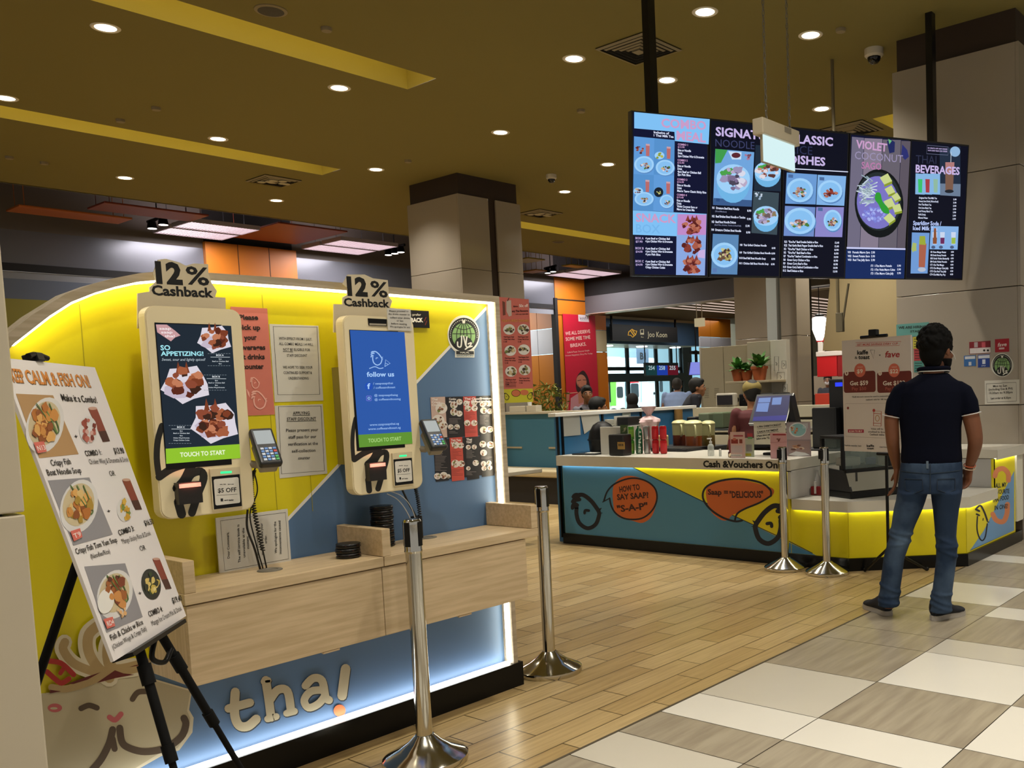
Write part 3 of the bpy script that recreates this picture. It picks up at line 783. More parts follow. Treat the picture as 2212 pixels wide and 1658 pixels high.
tray(620, 310, 108, 1); tray(410, 640, 150, 2); tray(620, 920, 160, 3)
for x0, y0, n, ttl in ((590, 435, 3, 'BOX A'), (562, 592, 4, 'BOX B'), (305, 960, 5, 'BOX C')):
    g.t(ttl, x0+40, y0, x0+95, y0, 12, E('e8eef2'), .02); g.stroke([(x0, y0+8), (x0+140, y0+9)], 3, E('d0d8de'), 3)
    for i, s in enumerate(['4pcs', 'Beef or Chicken Ball', '4pcs', 'Chicken Wing & Drumette', 'Crispy Chicken Cutlet'][:n]): g.t(s, x0+(58 if len(s) < 6 else 12), y0+26+i*17, x0+(80 if len(s) < 6 else 130), y0+26+i*17, 9, E('d5dde2'), .01)
    for i in range(9):
        for yy in (y0-18, y0+8+n*21): g.stroke([(x0-20+i*19, yy), (x0-10+i*19, yy)], 3, E('7c8890'), 3)
g.t('TOUCH TO START', 367, 1172, 697, 1152, 32, E('e9f4cf'), .03)
g.build('screen', kA)
g = Art(KF, K2, .0012); SB = E('2a57a6'); LB = E('9cc0f0')
g.rect(212, 204, 690, 1206, BLACK, 0)
g.poly([(218,208),(683,226),(745,1078),(290,1100)], SB, 2); g.poly([(290,1100),(745,1074),(752,1174),(298,1208)], E('5f9132'), 2)
g.bird(448, 450, .85, LB, 1, 9); g.stroke([(385,535),(430,520),(470,535),(500,530)], 7, LB, 5, smooth=4); g.stroke([(515,518),(522,460),(560,492),(515,518)], 5, LB, 5); g.stroke([(520,490),(545,500)], 4, LB, 5)
g.t('follow us', 362, 605, 595, 602, 40, E('a9cdf8'), .025)
g.ell(378, 688, 34, 34, E('1f4fb4'), 3); g.t('f', 366, 708, 392, 708, 46, E('a9cdf8'), .03)
g.poly(rrect(357, 766, 403, 812, 10), E('6a6fd0'), 3); g.poly(rrect(362, 771, 398, 807, 8), SB, 4); g.ell(380, 789, 12, 12, E('a9cdf8'), 5); g.ell(380, 789, 7, 7, SB, 6)
g.lines([('/ saapsaapthai', 416, 672, 584, 668), ('/ coffeeandtoast', 420, 708, 604, 702), ('@ saapsaapthaisg', 425, 772, 626, 768), ('@ coffeeandtoastsg', 428, 808, 650, 802)], LB, 18, .01)
g.lines([('www.saapsaapthai.sg', 386, 1024, 636, 1012), ('www.coffeeandtoast.sg', 374, 1060, 650, 1046)], LB, 19, .01)
g.t('TOUCH TO START', 374, 1166, 656, 1146, 32, E('a6d07a'), .025)
g.build('screen', kB)
m = MB(); p = Art(KF, K2); q = [p.c(372,108), p.c(530,116), p.c(530,176), p.c(378,168)]; m.prism(KF, q, 0, .004); h = m.build('top_sensor', BLACK, kB)
p.base = .004; p.poly([(382,150),(524,156),(524,170),(382,164)], M('a8a090', r=.4), 1); p.build('sensor_strip', h)
def scanner(t, crop, box, lab, first):
    g = Art(KF, crop); (x0, y0, x1, y1) = box
    a0, b0 = g.c(x0, y0); a1, b1 = g.c(x1, y1)
    m = MB(); m.prism(KF, [(a0, b0), (a0, b1), (a1, b1), (a1, b0)], 0, .03); s = m.build('code_scanner', M('17120f', r=.35), t)
    m = MB(); m.prism(KF, [(a0+.004, b0-.004), (a0+.004, b0-.018), (a1-.004, b0-.018), (a1-.004, b0-.004)], .03, .032); m.build('scanner_lamp', E('ff9a80', 1.6), s)
    lamp('AREA', 'scanner_glow', ((a0+a1)/2, 3.26, b0-.01), .05, (1, .25, .15), (radians(90), 0, 0), shape='RECTANGLE', size=.05, size_y=.01)
    x0, y0, x1, y1 = lab; a0, b0 = g.c(x0, y0); a1, b1 = g.c(x1, y1)
    m = MB(); m.prism(KF, [(a0, b0), (a0, b1), (a1, b1), (a1, b0)], 0, .008); s = m.build('contactless_reader', M('cfc2a0', r=.4), t)
    g.base = .008
    w, h = x1-x0, y1-y0
    g.rect(x0+.05*w, y0+.20*h, x0+.97*w, y1-.01*h, BLACK, 1)
    q = [g.c(x0+.11*w, y0+.27*h), g.c(x0+.92*w, y0+.9*h)]
    g.uvpoly(rrect(q[0][0], q[1][1], q[1][0], q[0][1], .006, 4), M('d8d5cc', r=.5), 2)
    g.t('$5 OFF', x0+.24*w, y0+.63*h, x0+.80*w, y0+.60*h, .115*h, INK, .02, 4)
    g.t('saap saap', x0+.3*w, y0+.42*h, x0+.48*w, y0+.41*h, .03*h, INK, .02, 4); g.t('fave pay', x0+.54*w, y0+.42*h, x0+.72*w, y0+.41*h, .03*h, INK, .02, 4)
    g.stroke([(x0+.2*w, y0+.7*h), (x0+.82*w, y0+.67*h)], 2, INK, 4); g.rect(x0+.32*w, y0+.79*h, x0+.4*w, y0+.86*h, INK, 4); g.t('card reader', x0+.43*w, y0+.85*h, x0+.72*w, y0+.84*h, .035*h, INK, .04, 4)
    g.poly([(x0+.32*w, y0+.06*h), (x0+.66*w, y0+.04*h), (x0+.66*w, y0+.10*h), (x0+.32*w, y0+.12*h)], E('35e08a', 1.5), 3)
    g.build('reader_label', s)
scanner(kA, K1, (322, 1362, 508, 1500), (578, 1262, 820, 1532), True)
scanner(kB, K2, (346, 1340, 500, 1478), (572, 1258, 757, 1516), False)
# header plates behind the kiosks
HP = face_y(3.375)
def header(crop, outline, txt, label):
    g = Art(HP, crop); m = MB(); m.prism(HP, [g.c(*p) for p in outline], -.006, 0)
    o = m.build('cashback_sign', M('cfc2a6', r=.5)); tag(o, label, 'sign', 'cashback signs above the kiosks')
    for s, x0, y0, x1, y1, h, b in txt: g.t(s, x0, y0, x1, y1, h, M('0c0b0a', r=.5), b, 2)
    g.build('sign_text', o)
header(Z1, [(880,500),(880,276),(958,264),(957,238),(985,216),(1000,198),(980,150),(998,100),(1012,62),(1060,55),(1145,78),(1190,100),(1240,85),(1332,90),(1334,150),(1356,215),(1388,262),(1376,300),(1442,304),(1446,500)],
  [('12', 1000, 206, 1170, 216, 130, .05), ('%', 1192, 214, 1340, 226, 112, .02), ('Cashback', 972, 286, 1366, 302, 62, .035)], 'grey 12% Cashback header sign above the left kiosk')
header(Z3, [(655,526),(655,345),(712,347),(712,302),(742,286),(742,242),(712,218),(745,156),(852,156),(905,180),(1000,192),(1008,300),(1028,326),(1014,368),(1050,372),(1050,526)],
  [('12', 742, 284, 872, 292, 112, .05), ('%', 888, 290, 1000, 304, 96, .02), ('Cashback', 720, 356, 1012, 366, 50, .035)], 'grey 12% Cashback header sign above the right kiosk')

# card terminals on side arms
def terminal(px, py, k, label, arm):
    o = at(px, py, y=3.245)
    t = thing('card_terminal', label, 'card terminal', o, 0, 'card payment terminals on kiosk arms')
    R = Matrix.Translation(o) @ Matrix.Rotation(radians(-10), 4, 'Z') @ Matrix.Rotation(radians(52), 4, 'X')
    m = MB(); m.bbox((-.038*k, -.075*k, -.016), (.038*k, .08*k, .016), .009, mat=R, seg=3); m.build('terminal_body', M('17181b', r=.35), t)
    m = MB(); m.box((-.029*k, .008*k, .0162), (.029*k, .066*k, .0172), mat=R); m.build('terminal_screen', E('b9bfbd', .8), t)
    m = MB(); kc = [M('c7d2e6', r=.5), M('5f8fd8', r=.5), M('c43a2e', r=.5), M('3fae5a', r=.5)]
    for r in range(5):
        for c in range(4):
            x = -.024*k + c*.0135*k; y = -.008*k - r*.0115*k
            m.box((x, y-.008*k, .016), (x+.0105*k, y, .0185), (2 if (c == 3 and r == 1) else 3 if (c == 3 and r > 2) else (r+c) % 2), mat=R)
    m.build('keypad', kc, t)
    m = MB(); m.tube([R @ Vector((0, -.02, -.03)), o + Vector((-.01, .05, -.06)), Vector((arm, 3.33, o.z-.05))], .014, 8)
    m.bbox((-.03*k, -.07*k, -.05), (.03*k, .04*k, -.018), .006, mat=R); m.build('support_arm', M('8a8272', r=.4), t)
terminal(574, 968, 1.05, 'card terminal on an arm beside the left kiosk', 1.66)
terminal(936, 940, 1.0, 'card terminal on an arm beside the right kiosk', 2.40)

# ------------------------------------------------------------------ notices on the wall
LAMS = M('cdcac2', r=.35)
o, g = sheet('pickup_poster', 'salmon pink Please pick up your beverages poster on yellow wall', 'poster', PB, [(492,661),(577,667),(592,893),(520,900)], M('cb7466', r=.5), .002, .001)
g.crop = Z3
g.lines([('Please', 48, 445, 168, 445), ('pick up', 42, 508, 182, 510), ('your', 78, 575, 160, 572), ('beverages', 30, 638, 214, 636), ('at drinks', 52, 698, 210, 696), ('counter', 66, 760, 204, 758)], M('1c0f0c', r=.7), 32, .035)
PL = M('eab0a4', r=.6)
g.bird(148, 850, .5, PL, 1, 10); g.bird(175, 960, .82, PL, 1, 9)
for i in range(3): g.stroke([(95+i*6, 890+i*8), (105+i*4, 925+i*6)], 4, PL, 4)
g.build('poster_print', o)
o, g = sheet('laminated_notice', 'upper laminated notice about combo meals and staff discount', 'notice', PB, [(582,699),(688,704),(697,866),(592,867)], LAMS, .0015, .001, 'laminated notices on the yellow wall')
g.crop = Z3; g.stroke([(264,488),(545,492),(562,922),(294,924)], 3, INK, 2, closed=True)
g.lines([('WITH EFFECT FROM 1 JULY,', 300, 572, 512, 578), ('ALL COMBO MEALS 1-4 WILL', 302, 607, 520, 612), ('NOT BE ELIGIBLE FOR', 328, 643, 500, 646), ('STAFF DISCOUNT', 352, 682, 482, 682), ('WE HOPE TO SEEK YOUR', 326, 757, 516, 758), ('CONTINUED SUPPORT &', 330, 792, 512, 792), ('UNDERSTANDING', 362, 827, 490, 827)], INK, 17, .01)
g.stroke([(328,648),(390,650)], 3, INK, 3); g.build('notice_print', o)
o, g = sheet('laminated_notice', 'lower laminated notice headed applying staff discount', 'notice', PB, [(593,874),(697,874),(706,1024),(603,1031)], LAMS, .0015, .001, 'laminated notices on the yellow wall')
g.crop = Z3; g.stroke([(298,1000),(570,996),(592,1410),(318,1430)], 3, INK, 2, closed=True)
g.lines([('APPLYING', 390, 1052, 497, 1050), ('STAFF DISCOUNT', 352, 1090, 538, 1086), ('Please present your', 346, 1162, 552, 1156), ('staff pass for our', 362, 1205, 540, 1200), ('verification at the', 358, 1250, 550, 1244), ('self-collection', 384, 1294, 534, 1288), ('counter', 424, 1338, 500, 1336)], INK, 20, .012)
g.stroke([(390,1057),(497,1055)], 3, INK, 3); g.stroke([(352,1095),(538,1091)], 3, INK, 3); g.build('notice_print', o)
o, g = sheet('prefer_sign', 'small black prefer cashback sign behind the right kiosk', 'sign', face_y(3.49), [(850,668),(925,671),(927,708),(850,706)], M('121112', r=.4), .004, 0)
g.crop = Z3; g.t('To prefer', 1120, 419, 1208, 420, 14, M('dcd8cc', r=.6), .02); g.t('CASHBACK', 1065, 460, 1222, 460, 26, M('e8e4da', r=.6), .05); g.stroke([(1240,430),(1228,455),(1245,452),(1235,478)], 5, M('8a3a2a', r=.6), 4); g.build('sign_print', o)
o, g = sheet('taped_note', 'small white note taped to the top corner of the right kiosk', 'notice', face_y(3.296), [(835,665),(886,668),(890,714),(838,713)], LAMS, .001, .0)
g.crop = Z3; g.lines([('Please proceed to', 1008, 394, 1130, 396), ('the drinks counter to', 1002, 413, 1138, 417), ('collect your drinks', 1012, 436, 1140, 440), ('or bev', 1055, 456, 1098, 458), ('before seating.', 1020, 474, 1122, 478), ('We apologise for any', 1012, 494, 1140, 498)], INK, 11, .01); g.build('note_print', o)
o, g = sheet('halal_seal', 'round green halal certificate seal on the kiosk wall', 'certificate sign', PB, [(966,680),(1035,681),(1030,772),(976,772)], M('dcdad0', r=.4), .002, .0005)
o.data.clear_geometry()
mb = MB(); hg = Art(PB, H_ := (960, 600, .15078)); el = [hg.c(270 + 228*cos(t), 815 + 280*sin(t)) for t in [2*pi*i/40 for i in range(40)]]
mb.prism(PB, el, .0005, .0025); mb.prism(PB, [hg.c(150,1030), hg.c(425,1030), hg.c(425,1140), hg.c(150,1140)], .0005, .0024); bmesh.ops.recalc_face_normals(mb.bm, faces=mb.bm.faces[:]); mb.bm.to_mesh(o.data); mb.bm.free(); o.data.materials.append(M('dcdad0', r=.4))
hg.base = .0025
hg.halal(270, 812, 214); hg.rect(160, 1046, 415, 1096, M('15181a'), 8); hg.t('HALAL', 218, 1080, 352, 1080, 22, M('e8e8e0'), .02, 10); hg.t('SINGAPORE', 165, 1124, 412, 1124, 20, M('56707c', r=.6), .03, 10)
hg.build('seal_print', o)
# printed menu sheets by the right kiosk
def menusheet(corners, label, cols, seed):
    o, g = sheet('menu_sheet', label, 'menu', PB, corners, M('221d1e', r=.3), .0015, .0005, 'printed menu sheets on the blue wall')
    g.crop = Z3; rnd = random.Random(seed)
    pal = [M('7a4a34', r=.5), M('c9b9a4', r=.5), M('54301e', r=.5), M('d8cfc4', r=.5), M('6f7a3a', r=.5), M('a36a44', r=.5)]
    for x0, y0, x1, y1, c, ttl, foods in cols:
        g.rect(x0, y0, x1, y1, M(c, r=.35), 2)
        if ttl:
            for i, s in enumerate(ttl): g.t(s, x0+8, y0+20+i*18, x0+8+len(s)*9, y0+20+i*18, 13, M('ece4e0', r=.5), .03, 9)
        for fx, fy, r in foods: g.food(fx, fy, r, r*.95, M('d9d2cc', r=.4), pal, seed + int(fx), 3, 8)
        n = int((y1-y0)/12)
        for i in range(n):
            yy = y0 + 50 + i*9
            if yy < y1-8 and all(abs(yy-fy) > r+4 for fx, fy, r in foods): g.stroke([(x0+10, yy), (x0+rnd.uniform(40, x1-x0-8), yy)], 2, M('8f8584' if c[0] != 'b' else '5a1e1a', r=.5), 3)
    g.build('menu_print', o)
menusheet([(929,857),(1064,855),(1066,938),(934,947)], 'upper black and red printed menu sheet on the blue wall',
  [(1270,940,1378,1195,'c2a79c',['Thai','Crispy','Chicken'],[(1340,1010,38),(1320,1090,40),(1350,1120,30)]), (1380,938,1476,1195,'201c1e',['Combo','Meal'],[(1420,990,24),(1455,970,20),(1420,1035,24),(1455,1045,20),(1400,1130,18),(1440,1130,18)]),
   (1478,936,1574,1190,'b4443c',['Thai Classic','Rice Dishes'],[(1500,980,20),(1550,975,20),(1510,1012,20),(1552,1010,20),(1505,1105,20),(1550,1105,20)]), (1576,934,1670,1185,'1c1a1c',['Signature','Noodle'],[(1605,985,20),(1645,980,20),(1610,1025,22),(1650,1030,18),(1610,1150,24),(1650,1145,22)])], 11)
menusheet([(936,948),(1067,941),(1069,1023),(940,1037)], 'lower black and red printed menu sheet on the blue wall',
  [(1290,1205,1390,1470,'1d1a1c',None,[(1315,1445,22),(1355,1440,24),(1385,1445,14)]), (1392,1200,1488,1468,'bb4a3c',['Tom Yum','Soup'],[(1430,1245,24),(1465,1248,20),(1430,1365,26),(1468,1365,22)]),
   (1490,1196,1584,1460,'1c1a1c',['Thai','TOHT'],[(1512,1260,16),(1550,1258,16),(1512,1395,14),(1560,1360,20)]), (1586,1192,1680,1440,'191718',None,[(1605,1240,22),(1655,1245,24),(1610,1295,22),(1610,1365,18),(1645,1360,16),(1612,1395,16),(1650,1390,16)])], 12)
# poster on the end of the wall
PP = face_y(3.5835)
m = MB(); m.box((2.99, 3.5838, 1.5), (3.33, 3.592, 1.93)); m.build('poster_batten', BLACK, wall)
o, g = sheet('menu_poster', 'tall salmon menu poster fixed at the right end of the kiosk wall', 'poster', PP, [(1070,641),(1142,646),(1151,866),(1082,866)], M('c06458', r=.45), .004, 0)
g.crop = (960, 600, .15078); KT = M('3a0f10', r=.6); DK = [M('3c2a20', r=.5), M('8b7a50', r=.5), M('5a4632', r=.5), M('c9b48c', r=.5), M('6d7a3c', r=.5)]
g.rect(760, 1596, 1265, 1775, M('c2bb2a', r=.5), 2)
g.poly([(820,330),(860,350),(868,530),(830,540)], M('6b3a2c', r=.4), 3); g.poly([(878,330),(945,320),(955,540),(915,555),(880,480)], M('b8a79a', r=.3), 3); g.stroke([(895,330),(915,290)], 10, INK, 4)
g.t('Extra', 980, 420, 1045, 418, 22, KT, .03); g.t('50c off', 1062, 420, 1190, 416, 40, M('f0d8d0', r=.6), .03); g.t('any Thai Beverage', 960, 490, 1190, 484, 28, KT, .03); g.t('with any main dish', 1010, 528, 1190, 524, 18, KT, .02); g.t('FEATURED DISHES', 820, 632, 1200, 630, 36, M('cf9a3c', r=.6), 0)
for i, (x, y) in enumerate([(918,738), (1122,738), (935,1042), (1130,1028), (945,1340), (1140,1318)]):
    g.food(x, y, 84, 76, M('d8d4cc', r=.4), DK, 40+i, 3, 12)
    yy = y + (115 if i < 4 else 125)
    g.lines([('Thai Pepper Beef', x-80, yy, x+70, yy), ('Crispy Fish & Rice', x-80, yy+34, x+78, yy+34), ('11.90', x-78, yy+70, x-30, yy+70)], KT, 17, .03)
for i in range(3): g.stroke([(865, 1515+i*22), (1015, 1515+i*22)], 5, KT, 4)
OR_ = M('c26a42', r=.5); g.ell(1015, 1650, 62, 48, OR_, 4); g.ell(1135, 1640, 62, 40, OR_, 4); g.stroke([(1015+62*cos(t), 1650+48*sin(t)) for t in [2*pi*i/18 for i in range(18)]], 6, KT, 5, closed=True)
g.bird(880, 1700, .7, INK, 1, 9); g.bird(1215, 1690, .7, INK, -1, 9)
g.build('poster_print', o)
# notice board leaning on the shelf
LP = face_y(3.468)
o, g = sheet('leaning_notice', 'sideways Dear Customers notice leaning on the shelf below left kiosk', 'notice', LP, [(463,1117),(620,1100),(627,1212),(474,1241)], LAMS, .006, 0)
g.crop = (280, 1100, .24125); g.stroke([(805,100),(1388,25),(1416,440),(845,545)], 3.5, INK, 2, closed=True)
for s, x, y0, y1, dx in (('Dear Customers,', 888, 435, 200, -8), ('The self service kiosk is', 985, 472, 132, -12), ('unavailable at the', 1028, 425, 162, -10), ('moment.', 1062, 350, 232, -5), ('Please proceed to the', 1150, 425, 150, -10), ('cashier to place your', 1192, 405, 120, -10), ('order.', 1222, 302, 226, -3), ('We apologise for the', 1312, 388, 105, -10), ('inconvenience caused', 1352, 395, 98, -10)):
    g.t(s, x, y0, x+dx, y1, 21, INK, .012)
g.build('notice_print', o)

# pagers in stacks on the shelf
def pager(p, label):
    t = thing('restaurant_pager', label, 'pager', p, 0, 'black guest pagers stacked on the shelf')
    m = MB(); m.lathe([(.040, 0), (.047, .003), (.048, .008), (.044, .010), (.044, .0125), (.048, .0145), (.046, .0185), (.03, .0190), (0, .0190)], n=26); b = m.build('pager_body', M('0e0e0f', r=.35), t, smooth=True); b.matrix_parent_inverse = Matrix.Identity(4)
    m = MB()
    for i in range(6):
        q = i*pi/3; m.box((-.003, -.0022, .0102), (.003, .0022, .0124), mat=Matrix.Rotation(q, 4, 'Z') @ Matrix.Translation((.0445, 0, 0)))
    b = m.build('light_ring', M('5a2a22', r=.3), t); b.matrix_parent_inverse = Matrix.Identity(4)
    return t
p0 = at(753, 1203, z=.8205); pg = None
lv = ['bottom', 'second', 'third', 'fourth', 'fifth', 'sixth', 'seventh', 'eighth', 'top']
for i in range(3):
    p = p0 + Vector((random.Random(i).uniform(-.002, .002), 0, i*.0195)); tx = '%s pager of the short stack of three on the shelf' % ['bottom', 'middle', 'top'][i]
    if pg is None: pg = pager(p, tx)
    else: dup(pg, Matrix.Translation(p) @ Matrix.Rotation(i*.4, 4, 'Z'), tx)
p1 = at(838, 1180, z=.8205) + Vector((0.0, .03, 0))
p1.x = max(p1.x, 2.21)
for i in range(9):
    dup(pg, Matrix.Translation(p1 + Vector((random.Random(i+9).uniform(-.002, .002), 0, i*.0195))) @ Matrix.Rotation(i*.3, 4, 'Z'), '%s pager of the tall stack behind the front post' % lv[i])

# cables
def cable(name, label, pts, r, mat, parent=None, coil=None):
    P = [at(px, py, y=y) for px, py, y in pts]; P = spline(P, 8)
    m = MB()
    if coil:
        i0, i1 = int(len(P)*coil[0]), int(len(P)*coil[1]); m.tube(P[:i0+1], r, 6); m.tube(P[i1:], r, 6)
        seg = P[i0:i1+1]; out = []; n = coil[2]; tot = n*9
        for j in range(tot+1):
            f = j/tot*(len(seg)-1); k = min(int(f), len(seg)-2); c = seg[k].lerp(seg[k+1], f-k); q = 2*pi*j/9
            out.append(c + Vector((.007*cos(q), .007*sin(q), 0)))
        m.tube(out, r*.9, 5)
    else: m.tube(P, r, 6)
    return tag(m.build(name, mat), label, 'cable')
CB = M('0d0d0d', r=.5)
cable('coiled_cord', 'black coiled cord hanging below the left card terminal', [(556,1000,3.3),(543,1040,3.33),(549,1100,3.36),(566,1180,3.36),(578,1236,3.4)], .0028, CB, coil=(.15, .78, 34))
cable('power_cable', 'black cable running from left kiosk into the shelf grommet', [(535,1100,3.37),(534,1140,3.37),(550,1185,3.38),(564,1236,3.4)], .004, CB)
cable('power_cable', 'thin black looped cable beside the left terminal cord', [(548,1015,3.34),(556,1060,3.36),(540,1110,3.38),(552,1170,3.38),(570,1234,3.4)], .0025, CB)
cable('coiled_cord', 'black coiled cord below the right kiosk', [(897,1050,3.36),(903,1080,3.37),(908,1120,3.38),(913,1160,3.39)], .0026, CB, coil=(.05, .7, 16))
cable('power_cable', 'black cable bundle below the right kiosk', [(868,1055,3.37),(882,1085,3.37),(900,1120,3.38),(905,1160,3.39)], .0045, CB)
cable('white_cable', 'upper thin white cable curving below the right kiosk', [(842,1060,3.37),(866,1070,3.36),(885,1090,3.36),(897,1120,3.38),(903,1160,3.39)], .0022, M('c9ced6', r=.5))
cable('white_cable', 'lower thin white cable curving below the right kiosk', [(836,1066,3.37),(858,1078,3.36),(876,1100,3.36),(890,1130,3.38),(898,1162,3.39)], .0022, M('c9ced6', r=.5))
m = MB(); p = at(902, 1140, y=3.4); m.bbox((p.x-.02, 3.38, .83), (p.x+.015, 3.42, .93), .004); tag(m.build('power_adapter', CB), 'small black adapter at the foot of the right kiosk cables', 'adapter')

# ------------------------------------------------------------------ queue posts
def post(loc, label, rz, style):
    t = thing('queue_post', label, 'queue post', loc, rz, 'chrome queue posts')
    I = Matrix.Identity(4)
    m = MB()
    if style == 'flare': m.lathe([(.165, 0), (.168, .012), (.166, .026), (.15, .036), (.10, .058), (.062, .085), (.040, .108), (.036, .112)], n=40, wob=lambda a, z: 1 + (.03*cos(6*a) if .03 < z < .1 else 0))
    else: m.lathe([(.168, 0), (.171, .008), (.17, .022), (.162, .03), (.045, .088), (.040, .094), (.034, .096)], n=40)
    m.build('base', CHROME, t, smooth=True).matrix_parent_inverse = I
    m = MB(); m.cyl((0, 0, .09), (0, 0, .845), .0315, n=28); m.build('pole', CHROME, t).matrix_parent_inverse = I
    m = MB(); m.lathe([(.033, .842), (.036, .85), (.0345, .856), (.0345, .955), (.035, .968), (.031, .975), (0, .976)], n=28)
    h = m.build('head', CHROME, t, smooth=True); h.matrix_parent_inverse = I
    m = MB()
    for q in range(4):
        R = Matrix.Rotation(q*pi/2, 4, 'Z')
        if q == 0 and style != 'flare': m.bbox((.03, -.016, .885), (.056, .016, .955), .004, mat=R)
        m.box((.0325, -.011, .87), (.0358, .011, .965), mat=R)
    m.build('belt_slot', BLACK, h).matrix_parent_inverse = I
    return t
qp = at(906, 1640, z=0)
post((2.16, 3.03, 0), 'chrome queue post nearest, in front of the pale oak shelf', radians(20), 'flare')
post((3.262, 3.462, 0), 'chrome queue post standing just past the end of the kiosk wall', radians(20), 'flare')
pa = post(tuple(at(1697, 1222, z=0)*.984), 'left of the two chrome queue posts by the food counter', radians(178), 'cone')
dup(pa, Matrix.Translation(at(1787, 1229, z=0)*.978) @ Matrix.Rotation(radians(170), 4, 'Z'), 'right of the two chrome queue posts by the food counter')

# ------------------------------------------------------------------ menu easel at the left
EO = Vector((.781, 2.742, 1.579)); EU = Vector((.666, .746, -.013)).normalized(); EV = Vector((-.18, .177, .968)); EV = (EV - EU*EV.dot(EU)).normalized()
EP = Plane(EO, EU, EV); EW, EH = .535, .812
es = thing('folding_easel', 'black tripod easel carrying the fish promotion board', 'easel', (1.1, 2.9, 0))
LEG = Plane(EP.P(0, 0, -.02), EU, EV)
def on_plane(pl, px, py): return pl.P(*pl.uv(px, py))
def to_floor(a, b): return a + (b-a)*((.0 - a.z)/(b.z - a.z))
for (a, b) in (((283,1340), (375,1658)), ((330,1340), (520,1658))):
    A = on_plane(LEG, *a); B = on_plane(LEG, *b); F = to_floor(A, B); A = A - (B-A).normalized()*.25
    m = MB(); mid = A.lerp(F, .55); m.tube([A, mid], .013, 10); m.tube([mid, F], .0095, 10)
    m.cyl(mid - (F-A).normalized()*.02, mid + (F-A).normalized()*.03, .017, n=10); m.cyl(A.lerp(F, .33), A.lerp(F, .38), .018, n=10)
    m.ball(F + Vector((0,0,.012)), .013); m.build('leg', MATTE, es)
A = on_plane(Plane(EP.P(0, 0, -.05), EU, EV), 205, 1100); F = to_floor(A, at(100, 1412, y=3.0))
m = MB(); m.tube([A, F], .012, 10); m.ball(F + Vector((0,0,.012)), .013); m.build('leg', MATTE, es)
m = MB(); c = EP.P(EW*.5, -EH, 0); m.box((-.2, -.012, -.035), (.2, 0, .02), mat=Matrix((( EU.x, EV.x, EP.N.x, c.x), (EU.y, EV.y, EP.N.y, c.y), (EU.z, EV.z, EP.N.z, c.z), (0, 0, 0, 1)))); m.build('support_ledge', BLACK, es)
m = MB(); c = EP.P(.2, .012, 0); m.tube([c - EU*.05, c - EU*.02 + EV*.006, c + EU*.02 + EV*.006, c + EU*.05], .008, 8); m.bbox((-.02, -.012, -.03), (.02, .012, .008), .003, mat=Matrix(((EU.x, EV.x, EP.N.x, c.x), (EU.y, EV.y, EP.N.y, c.y), (EU.z, EV.z, EP.N.z, c.z), (0, 0, 0, 1)))); m.build('top_clip', BLACK, es)
kp = EP.P(EW*.62, -EH-.015, -.025); m = MB(); m.tube(spline([kp, kp + Vector((-.02, -.02, -.05)), kp + Vector((.02, -.0, -.075)), kp + Vector((.05, .02, -.045))], 6), [.008]*19, 8); m.build('clamp_handle', BLACK, es)
m = MB(); m.prism(EP, [(0, 0), (EW, 0), (EW, -EH), (0, -EH)], -.008, 0); bd = m.build('promotion_board', M('e4dfe0', r=.35)); tag(bd, 'tilted white Keep calm and fish on menu board on the easel', 'menu board')
g = Art(EP, Z1); OG = M('d98a3a', r=.5); TK = M('17110f', r=.6)
for dx_, c_, b_, k_ in ((3, M('5a3a1c', r=.6), .03, 3), (0, OG, .02, 4)): g.t('KEEP', 84+dx_, 842+dx_, 162+dx_, 848+dx_, 84, c_, b_, k_); g.t('CALM & FISH ON!', 178+dx_, 851+dx_, 581+dx_, 876+dx_, 84, c_, b_, k_)
g.t('Make it a Combo!', 398, 964, 622, 978, 44, TK, .015)
SO = [M('b06a28', r=.5), M('c98a40', r=.5), M('8a4a1a', r=.5), M('d9a45a', r=.5)]; GR = [M('4a6a30', r=.5), M('6b8a48', r=.5)]; WD = M('b08a5c', r=.5); TBL = M('8e8c92', r=.5); BWL = M('d8d6d6', r=.4)
def photo(q, base, cx, cy, rx, ry, pal, tagtx, tq, seed):
    g.poly(q, base, 2); g.ell(cx, cy, rx, ry, BWL, 3, 26, .25); g.ell(cx-4, cy-10, rx*.84, ry*.8, M('c8b894', r=.5), 4, 26, .25); g.food(cx-2, cy-12, rx*.8, ry*.75, None, pal, seed, 5, 24, .8)
    for i in range(3): g.stroke([(cx+rx*(-.5+.35*i), cy-ry*.75), (cx+rx*(.2+.25*i), cy-ry*(.1-.1*i)), (cx+rx*(.62), cy+ry*.3)], 7, GR[i % 2], 12, smooth=4)
    g.poly(tq, M('d2685c', r=.5), 13); (ax, ay), (bx, by), _, (dx, dy) = tq; g.t(tagtx, ax+10 + (dx-ax)*.75, ay + (dy-ay)*.75, bx - 8 + (dx-ax)*.75, by + (dy-ay)*.75, 32, M('f0e6e2', r=.5), .01, 15)
photo([(100,918),(338,928),(502,1304),(250,1330)], WD, 285, 1120, 118, 182, SO, 'N13', [(205,1232),(272,1224),(290,1290),(232,1302)], 3)
g.crop = Z1; photo([(312,1478),(580,1460),(722,1750),(452,1800)], TBL, 505, 1640, 120, 165, SO + [M('d8b878', r=.5)], 'T9', [(0,0),(0,0),(0,0),(0,0)], 4) if False else None
def glass(x, y, w, h, top, c1, c2):
    q = lambda L: [(x + a*w + b*h*.42, y + b*h) for a, b in L]
    g.poly(q([(-.5,0),(.5,-.02),(.42,1),(-.42,1.02)]), c1, 3); g.poly(q([(-.45,.7),(.45,.68),(.42,1),(-.42,1.02)]), c2, 4); g.ell(x, y, w*.5, w*.18, top, 5)
